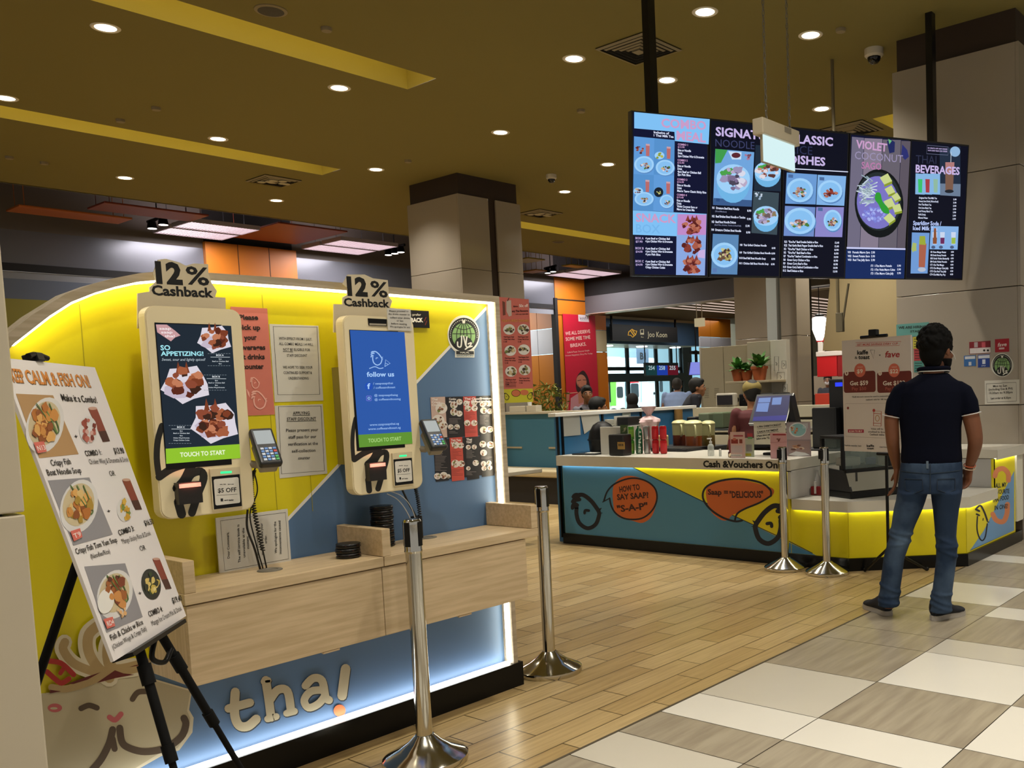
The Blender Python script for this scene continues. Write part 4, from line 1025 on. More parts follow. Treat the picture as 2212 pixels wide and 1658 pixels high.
def side(x, y, s, gx, gy, gw, gh, seed, pal):
    g.food(x, y, s, s*1.5, BWL, pal, seed, 3, 14, .75); glass(gx, gy, gw, gh, M('c9a090', r=.4), M('8a4030', r=.4), M('4a2a22', r=.4))
side(562, 1150, 58, 590, 1012, 56, 210, 5, [M('9a4a3c', r=.5), M('b8685a', r=.5), M('7a3428', r=.5), M('d0a8a0', r=.5)])
g.t('+', 478, 1205, 498, 1202, 26, TK, .02); g.t('COMBO 1:', 548, 1318, 650, 1308, 36, TK, .02); g.t('$13.90', 732, 1302, 795, 1300, 38, TK, .02); g.t('Chicken Wing & Drumette & Drink', 572, 1370, 822, 1352, 34, TK, .0)
g.lines([('Crispy Fish', 328, 1380, 454, 1368), ('Boat Noodle Soup', 304, 1442, 520, 1424)], TK, 40, .012); g.t('OR', 702, 1445, 738, 1442, 34, TK)
g.crop = Z2
photo([(306,-186),(572,-206),(722,160),(470,232)], TBL, 505, -20, 118, 175, SO + [M('d8b878', r=.5), M('a8862c', r=.5)], 'T9', [(443,142),(505,122),(522,178),(466,206)], 4)
photo([(540,366),(802,345),(915,690),(682,792)], TBL, 735, 545, 112, 160, [M('5a2a18', r=.5), M('9a5a2a', r=.5), M('c98a4a', r=.5), M('7a3a20', r=.5)], 'RD4', [(655,706),(715,690),(732,748),(680,768)], 6)
g.ell(672, 590, 52, 82, M('e4e2de', r=.5), 12, 20, .2); g.food(772, 650, 40, 55, None, [M('d9a870', r=.5), M('e0b88a', r=.5)], 8, 13, 8)
side(800, 0, 52, 808, -190, 52, 190, 9, [M('d8b048', r=.5), M('c89a30', r=.5), M('7a8a40', r=.5)]); side(968, 478, 60, 1000, 318, 46, 190, 10, [M('d8c070', r=.5), M('2a3020', r=.5), M('c8b050', r=.5), M('3a4a28', r=.5)])
g.ell(968, 480, 62, 100, M('232722', r=.4), 3, 24, -.15); g.food(968, 490, 44, 70, None, [M('d8c070', r=.5), M('c8b050', r=.5), M('e0d090', r=.5)], 11, 5, 9)
g.lines([('+', 690, 24, 708, 20), ('+', 890, 552, 908, 546)], TK, 24, .02)
g.t('COMBO 3:', 764, 168, 862, 135, 36, TK, .02); g.t('$16.50', 930, 105, 986, 92, 36, TK, .02); g.t('Mango Sticky Rice & Drink', 786, 222, 968, 165, 34, TK); g.t('OR', 900, 268, 936, 258, 34, TK)
g.t('Crispy Fish Tom Yum Soup', 488, 288, 752, 208, 38, TK, .012); g.t('(Noodles/Rice)', 584, 318, 706, 280, 32, TK, .005)
g.t('COMBO 4:', 956, 690, 1044, 652, 36, TK, .02); g.t('$19.40', 1108, 604, 1168, 584, 38, TK, .02); g.t('Mango Ice Cream Mix & Drink', 976, 748, 1166, 646, 34, TK)
g.t('Fish & Chicks w Rice', 712, 842, 918, 735, 38, TK, .012); g.t('(Chicken Wings & Crispy Fish)', 724, 900, 940, 775, 32, TK, .004)
g.build('board_print', bd)

# ------------------------------------------------------------------ food counter
C1 = (1180, 860, .27125); C2 = (1640, 680, .26543); C3 = (1640, 940, .26543); Q4 = (1180, 860, .1085); Q5 = (1380, 860, .1085); Q6 = (1560, 800, .12664); Q7 = (1780, 880, .13871)
MARB = M('d6d2c6', r=.22, noise=.06, nscale=5); PBLUE = M('4785ab', r=.5); PYEL = M('e6d600', r=.45); OR2 = M('c8642a', r=.5); NAVY = M('0f1220', r=.6)
fc = thing('food_counter', 'blue and yellow stepped food counter with white slab tops and under-lighting', 'counter', (6.6, 4.5, 0))
I4 = Matrix.Identity(4)
def up(pts, z0, z1, name, mat, parent=fc, bev=0):
    pl = Plane((0, 0, 0), (1, 0, 0), (0, 1, 0)); m = MB(); m.prism(pl, pts, z0, z1); return m.build(name, mat, parent)
def slab(pts, lips, z0, z1, name):
    pl = Plane((0, 0, 0), (1, 0, 0), (0, 1, 0)); m = MB(); m.prism(pl, pts, z0, z1)
    for q in lips: m.prism(pl, q, z0-.012, z0)
    return m.build(name, MARB, fc)
slab([(6.28,3.79),(7.22,3.79),(7.22,6.435),(6.28,6.435)], [[(6.28,3.79),(6.292,3.79),(6.292,6.435),(6.28,6.435)]], .775, .86, 'tall_slab_top')
slab([(6.28,3.788),(6.28,3.29),(6.88,2.555),(7.522,2.555),(7.522,3.3),(7.12,3.3),(7.12,3.788)], [[(6.28,3.788),(6.28,3.29),(6.292,3.294),(6.292,3.788)], [(6.28,3.29),(6.88,2.555),(6.886,2.567),(6.292,3.294)], [(6.88,2.555),(7.522,2.555),(7.522,2.567),(6.886,2.567)]], .472, .545, 'low_slab_top')
up([(6.28,3.79),(7.1,3.79),(7.1,3.82),(6.28,3.82)], .546, .771, 'marble_side', M('c9c7c2', r=.25, noise=.12, nscale=3))
slab([(7.525,2.555),(8.245,2.555),(8.245,3.3),(7.525,3.3)], [[(7.525,2.555),(8.245,2.555),(8.245,2.567),(7.525,2.567)]], .79, .86, 'raised_slab_top')
up([(7.53,2.59),(7.56,2.59),(7.56,3.3),(7.53,3.3)], .546, .784, 'grey_side', M('b4b3b2', r=.3))
up([(6.31,3.82),(6.34,3.82),(6.34,6.385),(6.31,6.385)], .1, .771, 'front_panel', PYEL)
up([(6.31,3.818),(6.31,3.305),(6.34,3.305),(6.34,3.818)], .1, .464, 'front_panel', PYEL)
up([(6.311,3.302),(6.895,2.592),(6.918,2.61),(6.334,3.32)], .1, .464, 'corner_panel', PYEL)
up([(6.897,2.59),(7.5255,2.59),(7.5255,2.61),(6.915,2.61)], .1, .464, 'end_panel', PYEL)
up([(7.526,2.59),(8.07,2.59),(8.07,2.61),(7.526,2.61)], .1, .784, 'end_panel', PYEL)
up([(8.075,2.575),(8.24,2.575),(8.24,2.61),(8.075,2.61)], .19, .784, 'white_end_post', M('e2dfce', r=.4))
up([(6.295,6.405),(6.295,3.295),(6.885,2.575),(8.2,2.575),(8.2,2.63),(6.91,2.63),(6.33,3.32),(6.33,6.405)], 0, .099, 'kick_base', M('080808', r=.25, spec=.25))
up([(6.34,3.83),(7.05,3.83),(7.05,6.38),(6.34,6.38)], .1, .770, 'counter_body', DARK)
ld = E('ffffff', 12)
for pts, z, nm in (([(6.294,3.84),(6.307,3.84),(6.307,6.38),(6.294,6.38)], .770, 'led_strip'), ([(6.294,3.32),(6.307,3.32),(6.307,3.78),(6.294,3.78)], .467, 'led_strip'), ([(6.298,3.286),(6.882,2.572),(6.892,2.58),(6.308,3.295)], .467, 'led_strip'),
        ([(6.9,2.569),(7.52,2.569),(7.52,2.584),(6.9,2.584)], .467, 'led_strip'), ([(7.53,2.569),(8.07,2.569),(8.07,2.584),(7.53,2.584)], .785, 'led_strip')):
    up(pts, z+.0033, z+.0045, nm, ld)
CF = face_x(6.31)
g = Art(CF, C1)
uL, vT = CF.uv(1217, 1006); z0 = .1
P0 = CF.uv(1180 + 680*.27125, 860 + 545*.27125); P1 = CF.uv(1180 + 2130*.27125, 860 + 1240*.27125)
def dz(u): return P0[1] + (P1[1]-P0[1])*(u-P0[0])/(P1[0]-P0[0])
u_end = P0[0] + (z0+.001 - P0[1])/(P1[1]-P0[1])*(P1[0]-P0[0])
g.uvpoly([(-6.384, .77), (P0[0], .77), (-3.822, dz(-3.822)), (-3.822, z0+.001), (-6.384, z0+.001)], PBLUE, 1)
g.uvpoly([(-3.817, dz(-3.817)), (min(u_end, -3.31), z0+.001), (-3.817, z0+.001)], PBLUE, 1)
g.build('blue_field', fc)
g = Art(CF, C1)
g.stroke([(680,545),(1250,822),(1560,965),(1940,1140),(2120,1232)], 6, M('1c2a2a', r=.6), 2)
def bub(x, y, rx, ry, ox, oy, rot=0): g.ell(x+ox, y+oy, rx, ry, OR2, 2, 30, rot)
g.poly([tuple(q_) for q_ in spline([(535,700),(600,628),(700,620),(830,680),(880,790),(845,930),(770,990),(690,975),(570,940),(535,850)], 4, True)], OR2, 2)
for pts, w in ([(460,815),(490,735),(560,672),(680,635),(790,655),(865,715),(882,800),(845,890),(760,955),(640,960),(560,920),(520,860),(505,795)], 13), ([(505,795),(450,825)], 8): g.stroke(pts, w, NAVY, 4, smooth=5)
g.poly([tuple(q_) for q_ in spline([(1275,720),(1380,665),(1560,652),(1760,700),(1815,735),(1780,790),(1640,850),(1540,905),(1480,930),(1440,970),(1380,960),(1300,880)], 4, True)], OR2, 2)
for pts, w in ([(1790,775),(1782,725),(1700,668),(1530,640),(1370,660),(1270,710),(1248,790),(1300,875),(1400,945),(1500,978),(1560,972)], 16), ([(1790,775),(1700,830),(1580,880),(1520,920),(1502,975)], 15): g.stroke(pts, w, NAVY, 4, smooth=5)
TX = M('3a1712', r=.6)
g.lines([('HOW TO', 586, 748, 748, 725)], TX, 44, .035); g.t('SAY SAAP?', 566, 808, 818, 790, 44, TX, .035); g.t('"S-A-P"', 568, 905, 812, 880, 50, TX, .035)
g.t('Saap =', 1288, 765, 1450, 768, 42, TX, .035); g.t('"DELICIOUS"', 1462, 790, 1730, 790, 50, TX, .035)
g.bird(325, 905, 1.95, NAVY, 1, 14); g.bird(1775, 1010, 2.2, NAVY, -1, 15)
g.build('counter_drawing', fc)
SL = face_x(6.28); g = Art(SL, C1); g.t('Cash &Vouchers Only', 1250, 546, 1900, 556, 50, INK, .045, 2); g.build('slab_lettering', fc)
EPL = face_y(2.59); g = Art(EPL, C3)
g.poly([(1712,940),(1830,770),(2075,288),(2075,772),(1715,935)], M('6f9fd0', r=.45), 1)
for pts in ([(1918,330),(1935,285),(1985,270),(2025,310),(2028,365)], [(1900,640),(1930,690),(1985,700),(2015,640),(2020,560)]): g.stroke(pts, 40, M('e08a5a', r=.5), 2, smooth=5)
g.lines([('ALL MY', 1920, 428, 2012, 415), ('FAVOURITE', 1908, 480, 2034, 468), ('THAI FOOD', 1896, 545, 2030, 518), ('IN ONE!', 1914, 608, 2022, 590)], M('1f3038', r=.6), 36, .02)
def thin(P, w=9):
    g.stroke(P, w, NAVY, 4, smooth=4)
thin([(1775,660),(1772,760),(1790,830),(1815,855),(1840,820),(1855,720)], 11); thin([(1770,590),(1800,570),(1830,620),(1855,690)], 14); thin([(1762,600),(1790,615)], 16); thin([(1768,640),(1790,650)], 14); g.stroke([(1855,700),(1868,705)], 8, NAVY, 4); g.stroke([(1820,690),(1822,675)], 8, NAVY, 4)
g.build('end_drawing', fc)

# partition at the stall's left end and long dining partition
pt = thing('stall_partition', 'blue screen wall with white cap at the left end of the food counter', 'partition', (7.4, 6.48, 0))
m = MB(); m.box((6.36, 6.46, .0), (8.55, 6.52, 1.235)); m.build('blue_panel', M('2f6a98', r=.4), pt)
m = MB(); m.bbox((6.30, 6.44, 1.236), (8.6, 6.54, 1.272), .004); m.build('white_cap', WHITE, pt)
for x in (6.335, 6.40, 6.985, 7.60):
    m = MB(); m.box((x-.012, 6.445, .05 if x < 6.41 else .87), (x+.012, 6.459, 1.235)); m.build('black_post', BLACK, pt)
SP = face_y(6.455)
def hung(name, label, corners, mat, plane=SP, free=True, th=.001, off=.0015): return sheet(name, label, 'paper', plane, corners, mat, th, off, None, free)
hung('paper_sheet', 'grey paper sheet hung on the blue partition, left one', [(1212,899),(1252,897.5),(1254,939),(1214,942.5)], M('a9aaa4', r=.7))
o, g = hung('receipt_paper', 'crumpled white receipts hanging beside the grey paper sheet', [(1254,896),(1293,894),(1296,912),(1262,937)], M('c4c3b8', r=.6))
hung('paper_sheet', 'small pale notice on the blue partition behind the pink bag', [(1344,892),(1362,891),(1362,900),(1344,901)], M('a3ada6', r=.7))
dp = thing('dining_partition', 'long low blue partition with pale cap dividing the seating area', 'partition', (9.0, 8, 0))
m = MB(); m.box((9.0, 6.9, .35), (9.08, 10.41, 1.2)); m.build('blue_panel', M('3a6f88', r=.5), dp)
m = MB(); m.bbox((8.97, 6.9, 1.2), (9.12, 10.41, 1.236), .004); m.build('pale_cap', M('c2b9a4', r=.5), dp)
m = MB(); m.box((8.98, 6.9, 0), (9.1, 10.41, .349)); m.build('dark_base', DARK, dp)
for y in (8.1, 8.9, 9.9):
    m = MB(); m.box((8.99, y, .71), (8.999, y+.45, .735)); m.build('pale_rail', M('a79c80', r=.5), dp)
wf = thing('slatted_partition', 'pale slatted low partition behind the drinks jugs', 'partition', (9.3, 5.2, 0))
for z0, z1 in ((1.1, 1.235), (.93, 1.07), (.76, .90)):
    m = MB(); m.bbox((9.0, 2.6, z0), (9.06, 6.9, z1), .006); m.build('slat', M('b4ae98', r=.5), wf)
m = MB(); m.box((9.07, 2.6, 0), (9.1, 6.9, 1.2)); m.build('backing', M('6f6b5e', r=.6), wf)
bn = thing('bench', 'beige padded bench below the blue dining partition', 'bench', (8.7, 9.6, 0))
m = MB(); m.bbox((8.5, 8.0, .36), (8.96, 10.41, .45), .02); m.build('seat_pad', M('b5a581', r=.6), bn)
m = MB(); m.box((8.55, 8.05, 0), (8.95, 10.41, .355)); m.build('bench_base', M('1a1512', r=.7), bn)
def small_table(x, y, label):
    t = thing('dining_table', label, 'table', (x, y, 0))
    m = MB(); m.bbox((x-.3, y-.35, .70), (x+.3, y+.35, .74), .006); m.build('table_top', M('bdb6a4', r=.4), t)
    m = MB(); m.cyl((x, y, .03), (x, y, .70), .03, n=12); m.build('pedestal', BLACK, t)
    m = MB(); m.lathe([(.2, 0), (.2, .015), (.05, .035)], o=(x, y, 0), n=20); m.build('foot', BLACK, t)
small_table(5.9, 6.9, 'pale topped dining table seen just right of the glowing wall edge')
def chair(x, y, rz, label):
    t = thing('dining_chair', label, 'chair', (x, y, 0), rz, 'dark dining chairs')
    m = MB(); m.bbox((-.21, -.21, .43), (.21, .21, .47), .015); m.build('seat', MATTE, t)
    m = MB(); m.bbox((-.2, .18, .52), (.2, .215, .88), .012); m.build('backrest', MATTE, t)
    for sx in (-1, 1):
        for sy in (-1, 1):
            m = MB(); m.cyl((sx*.2, sy*.2, 0), (sx*.18, sy*.18, .88 if sy > 0 else .43), .014, n=8); m.build('leg', BLACK, t)
    for c in t.children: c.matrix_parent_inverse = I4
    return t
chair(6.05, 7.62, 2.8, 'dark chair behind the left end of the food counter')
chair(5.25, 6.75, 1.4, 'dark chair beside the pale table, glimpsed past the kiosk wall')
chair(6.5, 8.6, .3, 'dark chair farther back beneath the blue dining partition')

# ------------------------------------------------------------------ things on the counter
ZT = .8605
def can(p, body, label, grp, alt=None):
    t = thing('drink_can', label, 'drink can', p, 0, grp)
    m = MB(); m.lathe([(.024, 0), (.0315, .006), (.033, .012), (.033, .119), (.027, .130)], n=20); b = m.build('can_body', body, t, smooth=True); b.matrix_parent_inverse = I4
    m = MB(); m.lathe([(.027, .130), (.026, .1315), (.024, .128), (0, .128)], n=20); b = m.build('can_lid', STEEL, t, smooth=True); b.matrix_parent_inverse = I4
    if alt:
        m = MB(); m.lathe([(.0333, .03), (.0334, .10)], n=20); b = m.build('can_label', alt, t, smooth=True); b.matrix_parent_inverse = I4
    return t
GRN = M('3f7a24', r=.3, m=.3); DGR = M('1c6a3a', r=.3, m=.3); SIL = M('a8a8a6', r=.28, m=.9); REDC = M('a8141c', r=.3, m=.3)
base = {}
for nm, px, mt, alt, tx in (('olive', 1364, GRN, M('6b8c2c', r=.35, noise=.5, nscale=60), 'olive green'), ('green', 1347, DGR, M('1f7d40', r=.35), 'bright green'), ('silver', 1399, SIL, None, 'silver'), ('red', 1417, REDC, M('b01820', r=.3), 'red left'), ('red', 1434, REDC, M('b01820', r=.3), 'red right')):
    p = at(px, 978, x=6.62 if px < 1395 else 6.68); p.z = ZT
    a = can(p, mt, '%s drink can, lower one of its stack on the counter' % tx, 'drink cans stacked on the counter', alt)
    dup(a, Matrix.Translation(p + Vector((0, 0, .1322))), '%s drink can, upper one of its stack on the counter' % tx)
bp = at(1381.5, 978, x=6.64); bp.z = ZT
st = thing('drink_bottle', 'dark green drink bottle with upright white lettering beside the cans', 'bottle', bp)
m = MB(); m.lathe([(.030, 0), (.034, .01), (.034, .2), (.03, .225), (.014, .25), (.013, .268), (0, .268)], o=bp, n=22); m.build('bottle_body', M('0f4a2c', r=.2), st, smooth=True)
g = Art(face_x(bp.x-.0345), Q4); g.t('SPRITE', 1882, 1095, 1889, 510, 46, M('d2dcd0', r=.5), .03); g.build('bottle_lettering', st)
p = at(1332, 984, z=ZT)
bx = thing('ticket_box', 'black box with a small yellow label on the counter front edge', 'box', p)
m = MB(); m.bbox((p.x, p.y-.085, ZT), (p.x+.13, p.y+.1, ZT+.2), .014); m.build('box_body', M('0d0a09', r=.35), bx)
g = Art(face_x(p.x-.0005), Q4); g.rect(1415, 868, 1568, 1015, M('a5813c', r=.5), 1)
for i in range(3): g.rect(1440+i*36, 905, 1462+i*36, 950, INK, 2)
g.build('label', bx)
p = at(1301, 986, z=ZT)
m = MB(); m.bbox((6.50, at(1356, 950, x=6.5).y, ZT), (6.513, at(1297, 950, x=6.5).y, ZT+.265), .003); wbx = m.build('menu_holder', M('c9c8c2', r=.4)); tag(wbx, 'white upright acrylic holder behind the black label box', 'menu holder')
g = Art(face_x(6.4995), Q4); g.rect(1470, 530, 1630, 740, M('4f6a3a', r=.5), 1); g.food(1550, 620, 60, 80, None, [M('a8a878', r=.5), M('3a5a2a', r=.5), M('c9c4a0', r=.5)], 4, 2, 9); g.build('holder_picture', wbx)
p = at(1285, 980, z=ZT) + Vector((.12, .0, 0))
rc = thing('rice_cooker', 'black domed pot with a side handle at the left end of the counter', 'pot', p)
m = MB(); m.lathe([(.10, 0), (.13, .02), (.14, .13), (.145, .14), (.14, .15), (.125, .22), (.09, .28), (.04, .31), (0, .315)], o=p, n=30); m.build('pot_body', M('060607', r=.45, spec=.2), rc, smooth=True)
m = MB(); m.bbox((p.x-.02, p.y+.13, ZT+.12), (p.x+.02, p.y+.19, ZT+.14), .006); m.build('handle', M('12151c', r=.4), rc)
p = at(1243, 982, z=ZT)
m = MB(); m.bbox((p.x, p.y-.25, ZT), (p.x+.2, p.y+.05, ZT+.012), .004); tag(m.build('flat_tray', M('10151a', r=.4)), 'thin dark tray at the far left end of the counter', 'tray')
m = MB(); m.box((p.x+.03, p.y-.22, ZT+.0125), (p.x+.12, p.y-.1, ZT+.018)); tag(m.build('paper_slip', WHITE), 'small white paper slip lying on the thin dark tray', 'paper')
# shelf unit behind with till drawer, printer and pink bag
p = at(1322, 925, y=6.2)
m = MB(); m.box((7.0, 6.06, ZT), (7.2, 6.42, ZT+.25)); tag(m.build('white_rack', M('b9b8b0', r=.5)), 'pale box rack behind the black pot on the counter', 'rack')
m = MB(); m.bbox((6.99, 6.11, ZT+.251), (7.21, 6.26, ZT+.34), .01); tag(m.build('receipt_printer', M('111114', r=.4)), 'black receipt printer on the pale rack behind the counter', 'printer')
wb = thing('paper_tray', 'open white slanted tray beside the receipt printer', 'tray', (6.72, 6.2, ZT+.27))
m = MB(); m.bbox((6.98, 6.29, ZT+.251), (7.2, 6.42, ZT+.27), .004); m.bbox((6.98, 6.29, ZT+.27), (6.995, 6.42, ZT+.32), .004); m.bbox((6.98, 6.275, ZT+.251), (7.2, 6.288, ZT+.35), .003); m.build('tray_body', M('cfccc0', r=.4), wb)
m = MB(); c = Vector((7.1, 5.92, ZT+.0))
rnd = random.Random(2); m.lathe([(.07, 0), (.085, .05), (.085, .25), (.10, .285), (.095, .31), (.06, .335), (.022, .35), (.05, .40), (.075, .44), (0, .43)], o=c, n=30, wob=lambda a, z: 1 + .16*sin(5*a + z*40) + .12*sin(3*a - z*70) + .08*sin(11*a + z*25))
tag(m.build('plastic_bag', M('d9b9bb', r=.4, noise=.25, nscale=18), smooth=True), 'tied pink and white plastic bag on the rack behind the cans', 'bag')
# dark trays and sanitizer
p = at(1455, 972, z=ZT); p.y -= .03
for i in range(3):
    m = MB(); m.bbox((p.x-.19+i*.01, p.y-.27, ZT+i*.011), (p.x+.15+i*.01, p.y+.24, ZT+.010+i*.011), .004); o = m.build('serving_tray', M('0c0c10', r=.35)); tag(o, '%s dark serving tray in the low stack on the counter' % ['lowest', 'middle', 'topmost'][i], 'tray', 'stacked dark serving trays')
p = at(1536, 984, z=ZT)
sb = thing('sanitizer_bottle', 'clear pump bottle of sanitizer near the counter edge', 'pump bottle', p)
m = MB(); m.lathe([(.026, 0), (.029, .005), (.029, .085), (.022, .1), (.011, .108), (.011, .118)], o=p, n=20); m.build('bottle_body', M('c9cfcc', r=.1, a=.55), sb, smooth=True)
m = MB(); m.cyl(p + Vector((0,0,.118)), p + Vector((0,0,.15)), .006, n=10); m.bbox((p.x-.045, p.y-.008, p.z+.148), (p.x+.012, p.y+.008, p.z+.158), .003); m.lathe([(.013, .116), (.013, .128), (0, .13)], o=p, n=14); m.build('pump', M('d8d8d2', r=.3), sb)
m = MB(); p2 = at(1556, 985, z=ZT); m.lathe([(.012, 0), (.012, .06), (.006, .065), (0, .065)], o=p2, n=12); tag(m.build('small_bottle', M('cfd4d0', r=.15, a=.6), smooth=True), 'tiny clear bottle beside the sanitizer pump', 'bottle')
# maroon terminal, leaflets, acrylic stands
CFX = face_x(6.36)
p = at(1572, 988, z=ZT)
ct = thing('payment_terminal', 'maroon slanted payment terminal on the counter', 'card terminal', p)
Rm = Matrix.Translation(p + Vector((.07, -.02, .085))) @ Matrix.Rotation(radians(-28), 4, 'X') @ Matrix.Rotation(radians(-60), 4, 'Y')
m = MB(); m.bbox((-.1, -.05, -.02), (.1, .05, .02), .012, mat=Rm); m.build('terminal_body', M('5a0f16', r=.35), ct)
m = MB(); m.bbox((p.x+.03, p.y-.06, ZT), (p.x+.14, p.y+.02, ZT+.05), .008); m.build('stand', M('3a0c10', r=.4), ct)
m = MB(); m.box((-.105, -.03, .0), (-.08, .03, .045), mat=Rm); m.build('paper_roll', M('c9b694', r=.6), ct)
def leaf(name, label, corners, mat, x, th=.003):
    pl = face_x(x); o, g = sheet(name, label, 'counter sign', pl, corners, mat, th, 0, None); g.crop = Q6; return o, g
o, g = leaf('promo_leaflet', 'pink and white promo leaflet standing by the maroon terminal', [(1577,934),(1612,931),(1607,988),(1580,989)], M('d8b8b8', r=.5), 6.33)
g.rect(195, 1100, 360, 1125, M('a8384a', r=.5), 2); g.rect(155, 1170, 275, 1245, M('8a2a22', r=.5), 2); g.ell(212, 1170, 30, 22, M('c86a5a', r=.5), 3); g.rect(295, 1170, 350, 1240, M('8a3a2a', r=.5), 2); g.rect(160, 1275, 350, 1400, M('cbbcc4', r=.5), 2); g.rect(150, 1420, 345, 1465, M('e2dcda', r=.5), 2); g.lines([('Scan and pay here', 160, 1455, 320, 1452)], INK, 14, .01); g.build('leaflet_print', o)
o, g = leaf('green_leaflet', 'pale green leaflet with yellow foot in front of the till', [(1606,946),(1630,945),(1628,986),(1604,987)], M('b9c4b0', r=.5), 6.35)
g.rect(430, 1070, 525, 1130, M('a83a48', r=.5), 2); g.rect(440, 1130, 520, 1165, M('5a9a6a', r=.5), 3); g.rect(412, 1260, 512, 1380, M('8f8f94', r=.5), 2); g.rect(398, 1410, 500, 1455, M('b7b02c', r=.5), 2); g.build('leaflet_print', o)
o, g = leaf('payment_notice', 'white laminated card payment notice hung on the till screen', [(1629,914),(1697,908),(1697,957),(1629,962)], M('c9c8b8', r=.3), 6.56, .002)
g.lines([('1.PIN DEBIT/CREDIT', 605, 975, 1015, 935), ('CARDS PAYMENT', 600, 1065, 965, 1022), ('2.Please inform staff', 590, 1130, 830, 1102), ('before order TQ', 590, 1178, 810, 1160)], M('1a1e1a', r=.6), 30, .025)
g.stroke([(605,995),(1015,955)], 5, INK, 3); g.stroke([(600,1078),(965,1036)], 5, INK, 3); g.build('notice_print', o)
o, g = leaf('pink_flyer', 'pink flyer standing behind the left queue post', [(1666,935),(1704,934),(1696,989),(1663,991)], M('d0a0a8', r=.5), 6.38)
g.rect(865, 1080, 1090, 1105, M('a83a44', r=.5), 2); g.food(975, 1180, 50, 35, None, [M('6a2a28', r=.5), M('8a4a40', r=.5)], 3, 2, 8); g.stroke([(820,1225),(1120,1215)], 4, M('a86a70', r=.5), 2); g.build('flyer_print', o)
o, g = leaf('food_photo_stand', 'clear stand holding two food photos at the counter corner', [(1698,911),(1753,911),(1750,983),(1702,987)], M('8e8488', r=.25), 6.62)
g.rect(1095, 890, 1515, 1175, M('a09498', r=.4), 1); g.ell(1290, 1010, 150, 125, M('d0d6d6', r=.4), 2, 24); g.ell(1300, 1010, 130, 105, M('7fb0b4', r=.4), 3, 24); g.food(1230, 1010, 80, 75, None, [M('a86a44', r=.5), M('c88a60', r=.5), M('d8c8b0', r=.5)], 5, 4, 10)
g.rect(1130, 1195, 1500, 1400, M('8d7a78', r=.4), 1); g.food(1290, 1310, 150, 60, None, [M('7a5040', r=.5), M('a87a5a', r=.5), M('c4b4a0', r=.5), M('5a3a30', r=.5)], 6, 2, 14)
for i in range(4): g.stroke([(1390+i*22, 900), (1385+i*22, 985)], 9, M('c8dce0', r=.3), 5)
g.poly([(1140,1430),(1260,1375),(1420,1400),(1500,1440),(1300,1460)], M('d5dde0', r=.3), 4); g.build('photo_print', o)
# till monitor
ti = thing('till_monitor', 'tilted black touch-screen till with blue display on the counter', 'till', at(1660, 988, z=ZT))
TL, TR, BR, BL = [at(*a, x=b) for a, b in (((1633,852), 6.78), ((1713,849), 6.84), ((1697,912), 6.64), ((1617,915), 6.58))]
U = (TR - TL).normalized(); V = (TL - BL); V = (V - U*V.dot(U)).normalized(); TP = Plane(BL, U, V); w = (TR-TL).length; hh = V.dot(TL-BL)
m = MB(); m.prism(TP, [(0, 0), (w, 0), (w, hh), (0, hh)], -.03, 0); m.build('monitor_body', M('0b0b0e', r=.3), ti)
m = MB(); m.prism(TP, [(0, 0), (0, .008), (w-.008, .008), (w-.008, hh), (w, hh), (w, 0)], 0, .0015); m.build('silver_edge', STEEL, ti)
g = Art(TP, Q6); g.poly([(598,440),(1165,420),(1090,850),(520,860)], E('12185a', .8), 2); g.poly([(535,790),(1110,760),(1090,850),(520,860)], E('24248a', .8), 3)
for q in ([(630,470),(832,460),(818,540),(612,545)], [(862,465),(1020,455),(1000,580),(845,585)], [(608,555),(808,548),(775,705),(575,700)]): g.poly(q, E('6f8fd0', .8), 4)
g.build('screen', ti)
m = MB(); q0 = TP.P(w*.5, hh*.25, -.03); m.tube([q0, q0 + Vector((.10, -.02, -.05)), Vector((q0.x+.12, q0.y-.02, ZT+.02))], .03, 10); m.bbox((q0.x, q0.y-.12, ZT), (q0.x+.24, q0.y+.09, ZT+.022), .006); m.build('stand', BLACK, ti)
B0 = TP.P(w+.005, hh*.7, -.09); m = MB()
m.prism(Plane(TP.P(w, 0, -.035), TP.U, (0, 0, 1)), [(0, 0), (.075, 0), (.022, hh*.78)], -.14, -.02); m.build('rear_panel', M('0a0a0c', r=.4), ti)
# ------------------------------------------------------------------ back of the stall
bt_ = thing('prep_table', 'dark steel preparation table behind the counter', 'table', (7.6, 5.6, 0))
m = MB(); m.bbox((7.27, 5.55, .80), (7.95, 6.38, .86), .006); m.build('table_top', M('4a4e52', r=.35, m=.6), bt_)
m = MB(); m.box((7.3, 5.58, 0), (7.9, 6.35, .795)); m.build('cabinet', DARK, bt_)
def jug(px, py, h, r, liq, label):
    p = at(px, py, x=7.40 if px == 1499 else 7.62); p.z = .8605; s = (p - CAM).length/9.3
    t = thing('drink_jug', label, 'jug', p, 0, 'tea jugs behind the counter')
    m = MB(); m.lathe([(r*.92, 0), (r, .01), (r, h*.45), (r*.985, h*.452), (0, h*.452)], o=p, n=24); m.build('tea', M(liq, r=.25), t, smooth=True)
    m = MB(); m.lathe([(r*1.0, h*.455), (r*1.05, h*.9), (r*1.02, h*.9), (r*.98, h*.455)], o=p, n=24); m.build('jug_wall', M('a8a678', r=.3, a=.85), t, smooth=True)
    m = MB(); m.lathe([(r*1.08, h*.9), (r*1.1, h*.93), (r*.9, h*1.0), (r*.4, h*1.04), (0, h*1.04)], o=p, n=24); m.build('lid', M('c4c290', r=.3), t, smooth=True)
    m = MB(); q = p + Vector((-r*.75, -r*.75, 0)); m.tube(spline([q + Vector((0,0,h*.85)), q + Vector((-.04,-.04,h*.8)), q + Vector((-.045,-.045,h*.5)), q + Vector((0,0,h*.42))], 5), .009, 8); m.build('handle', M('b4b284', r=.3), t)
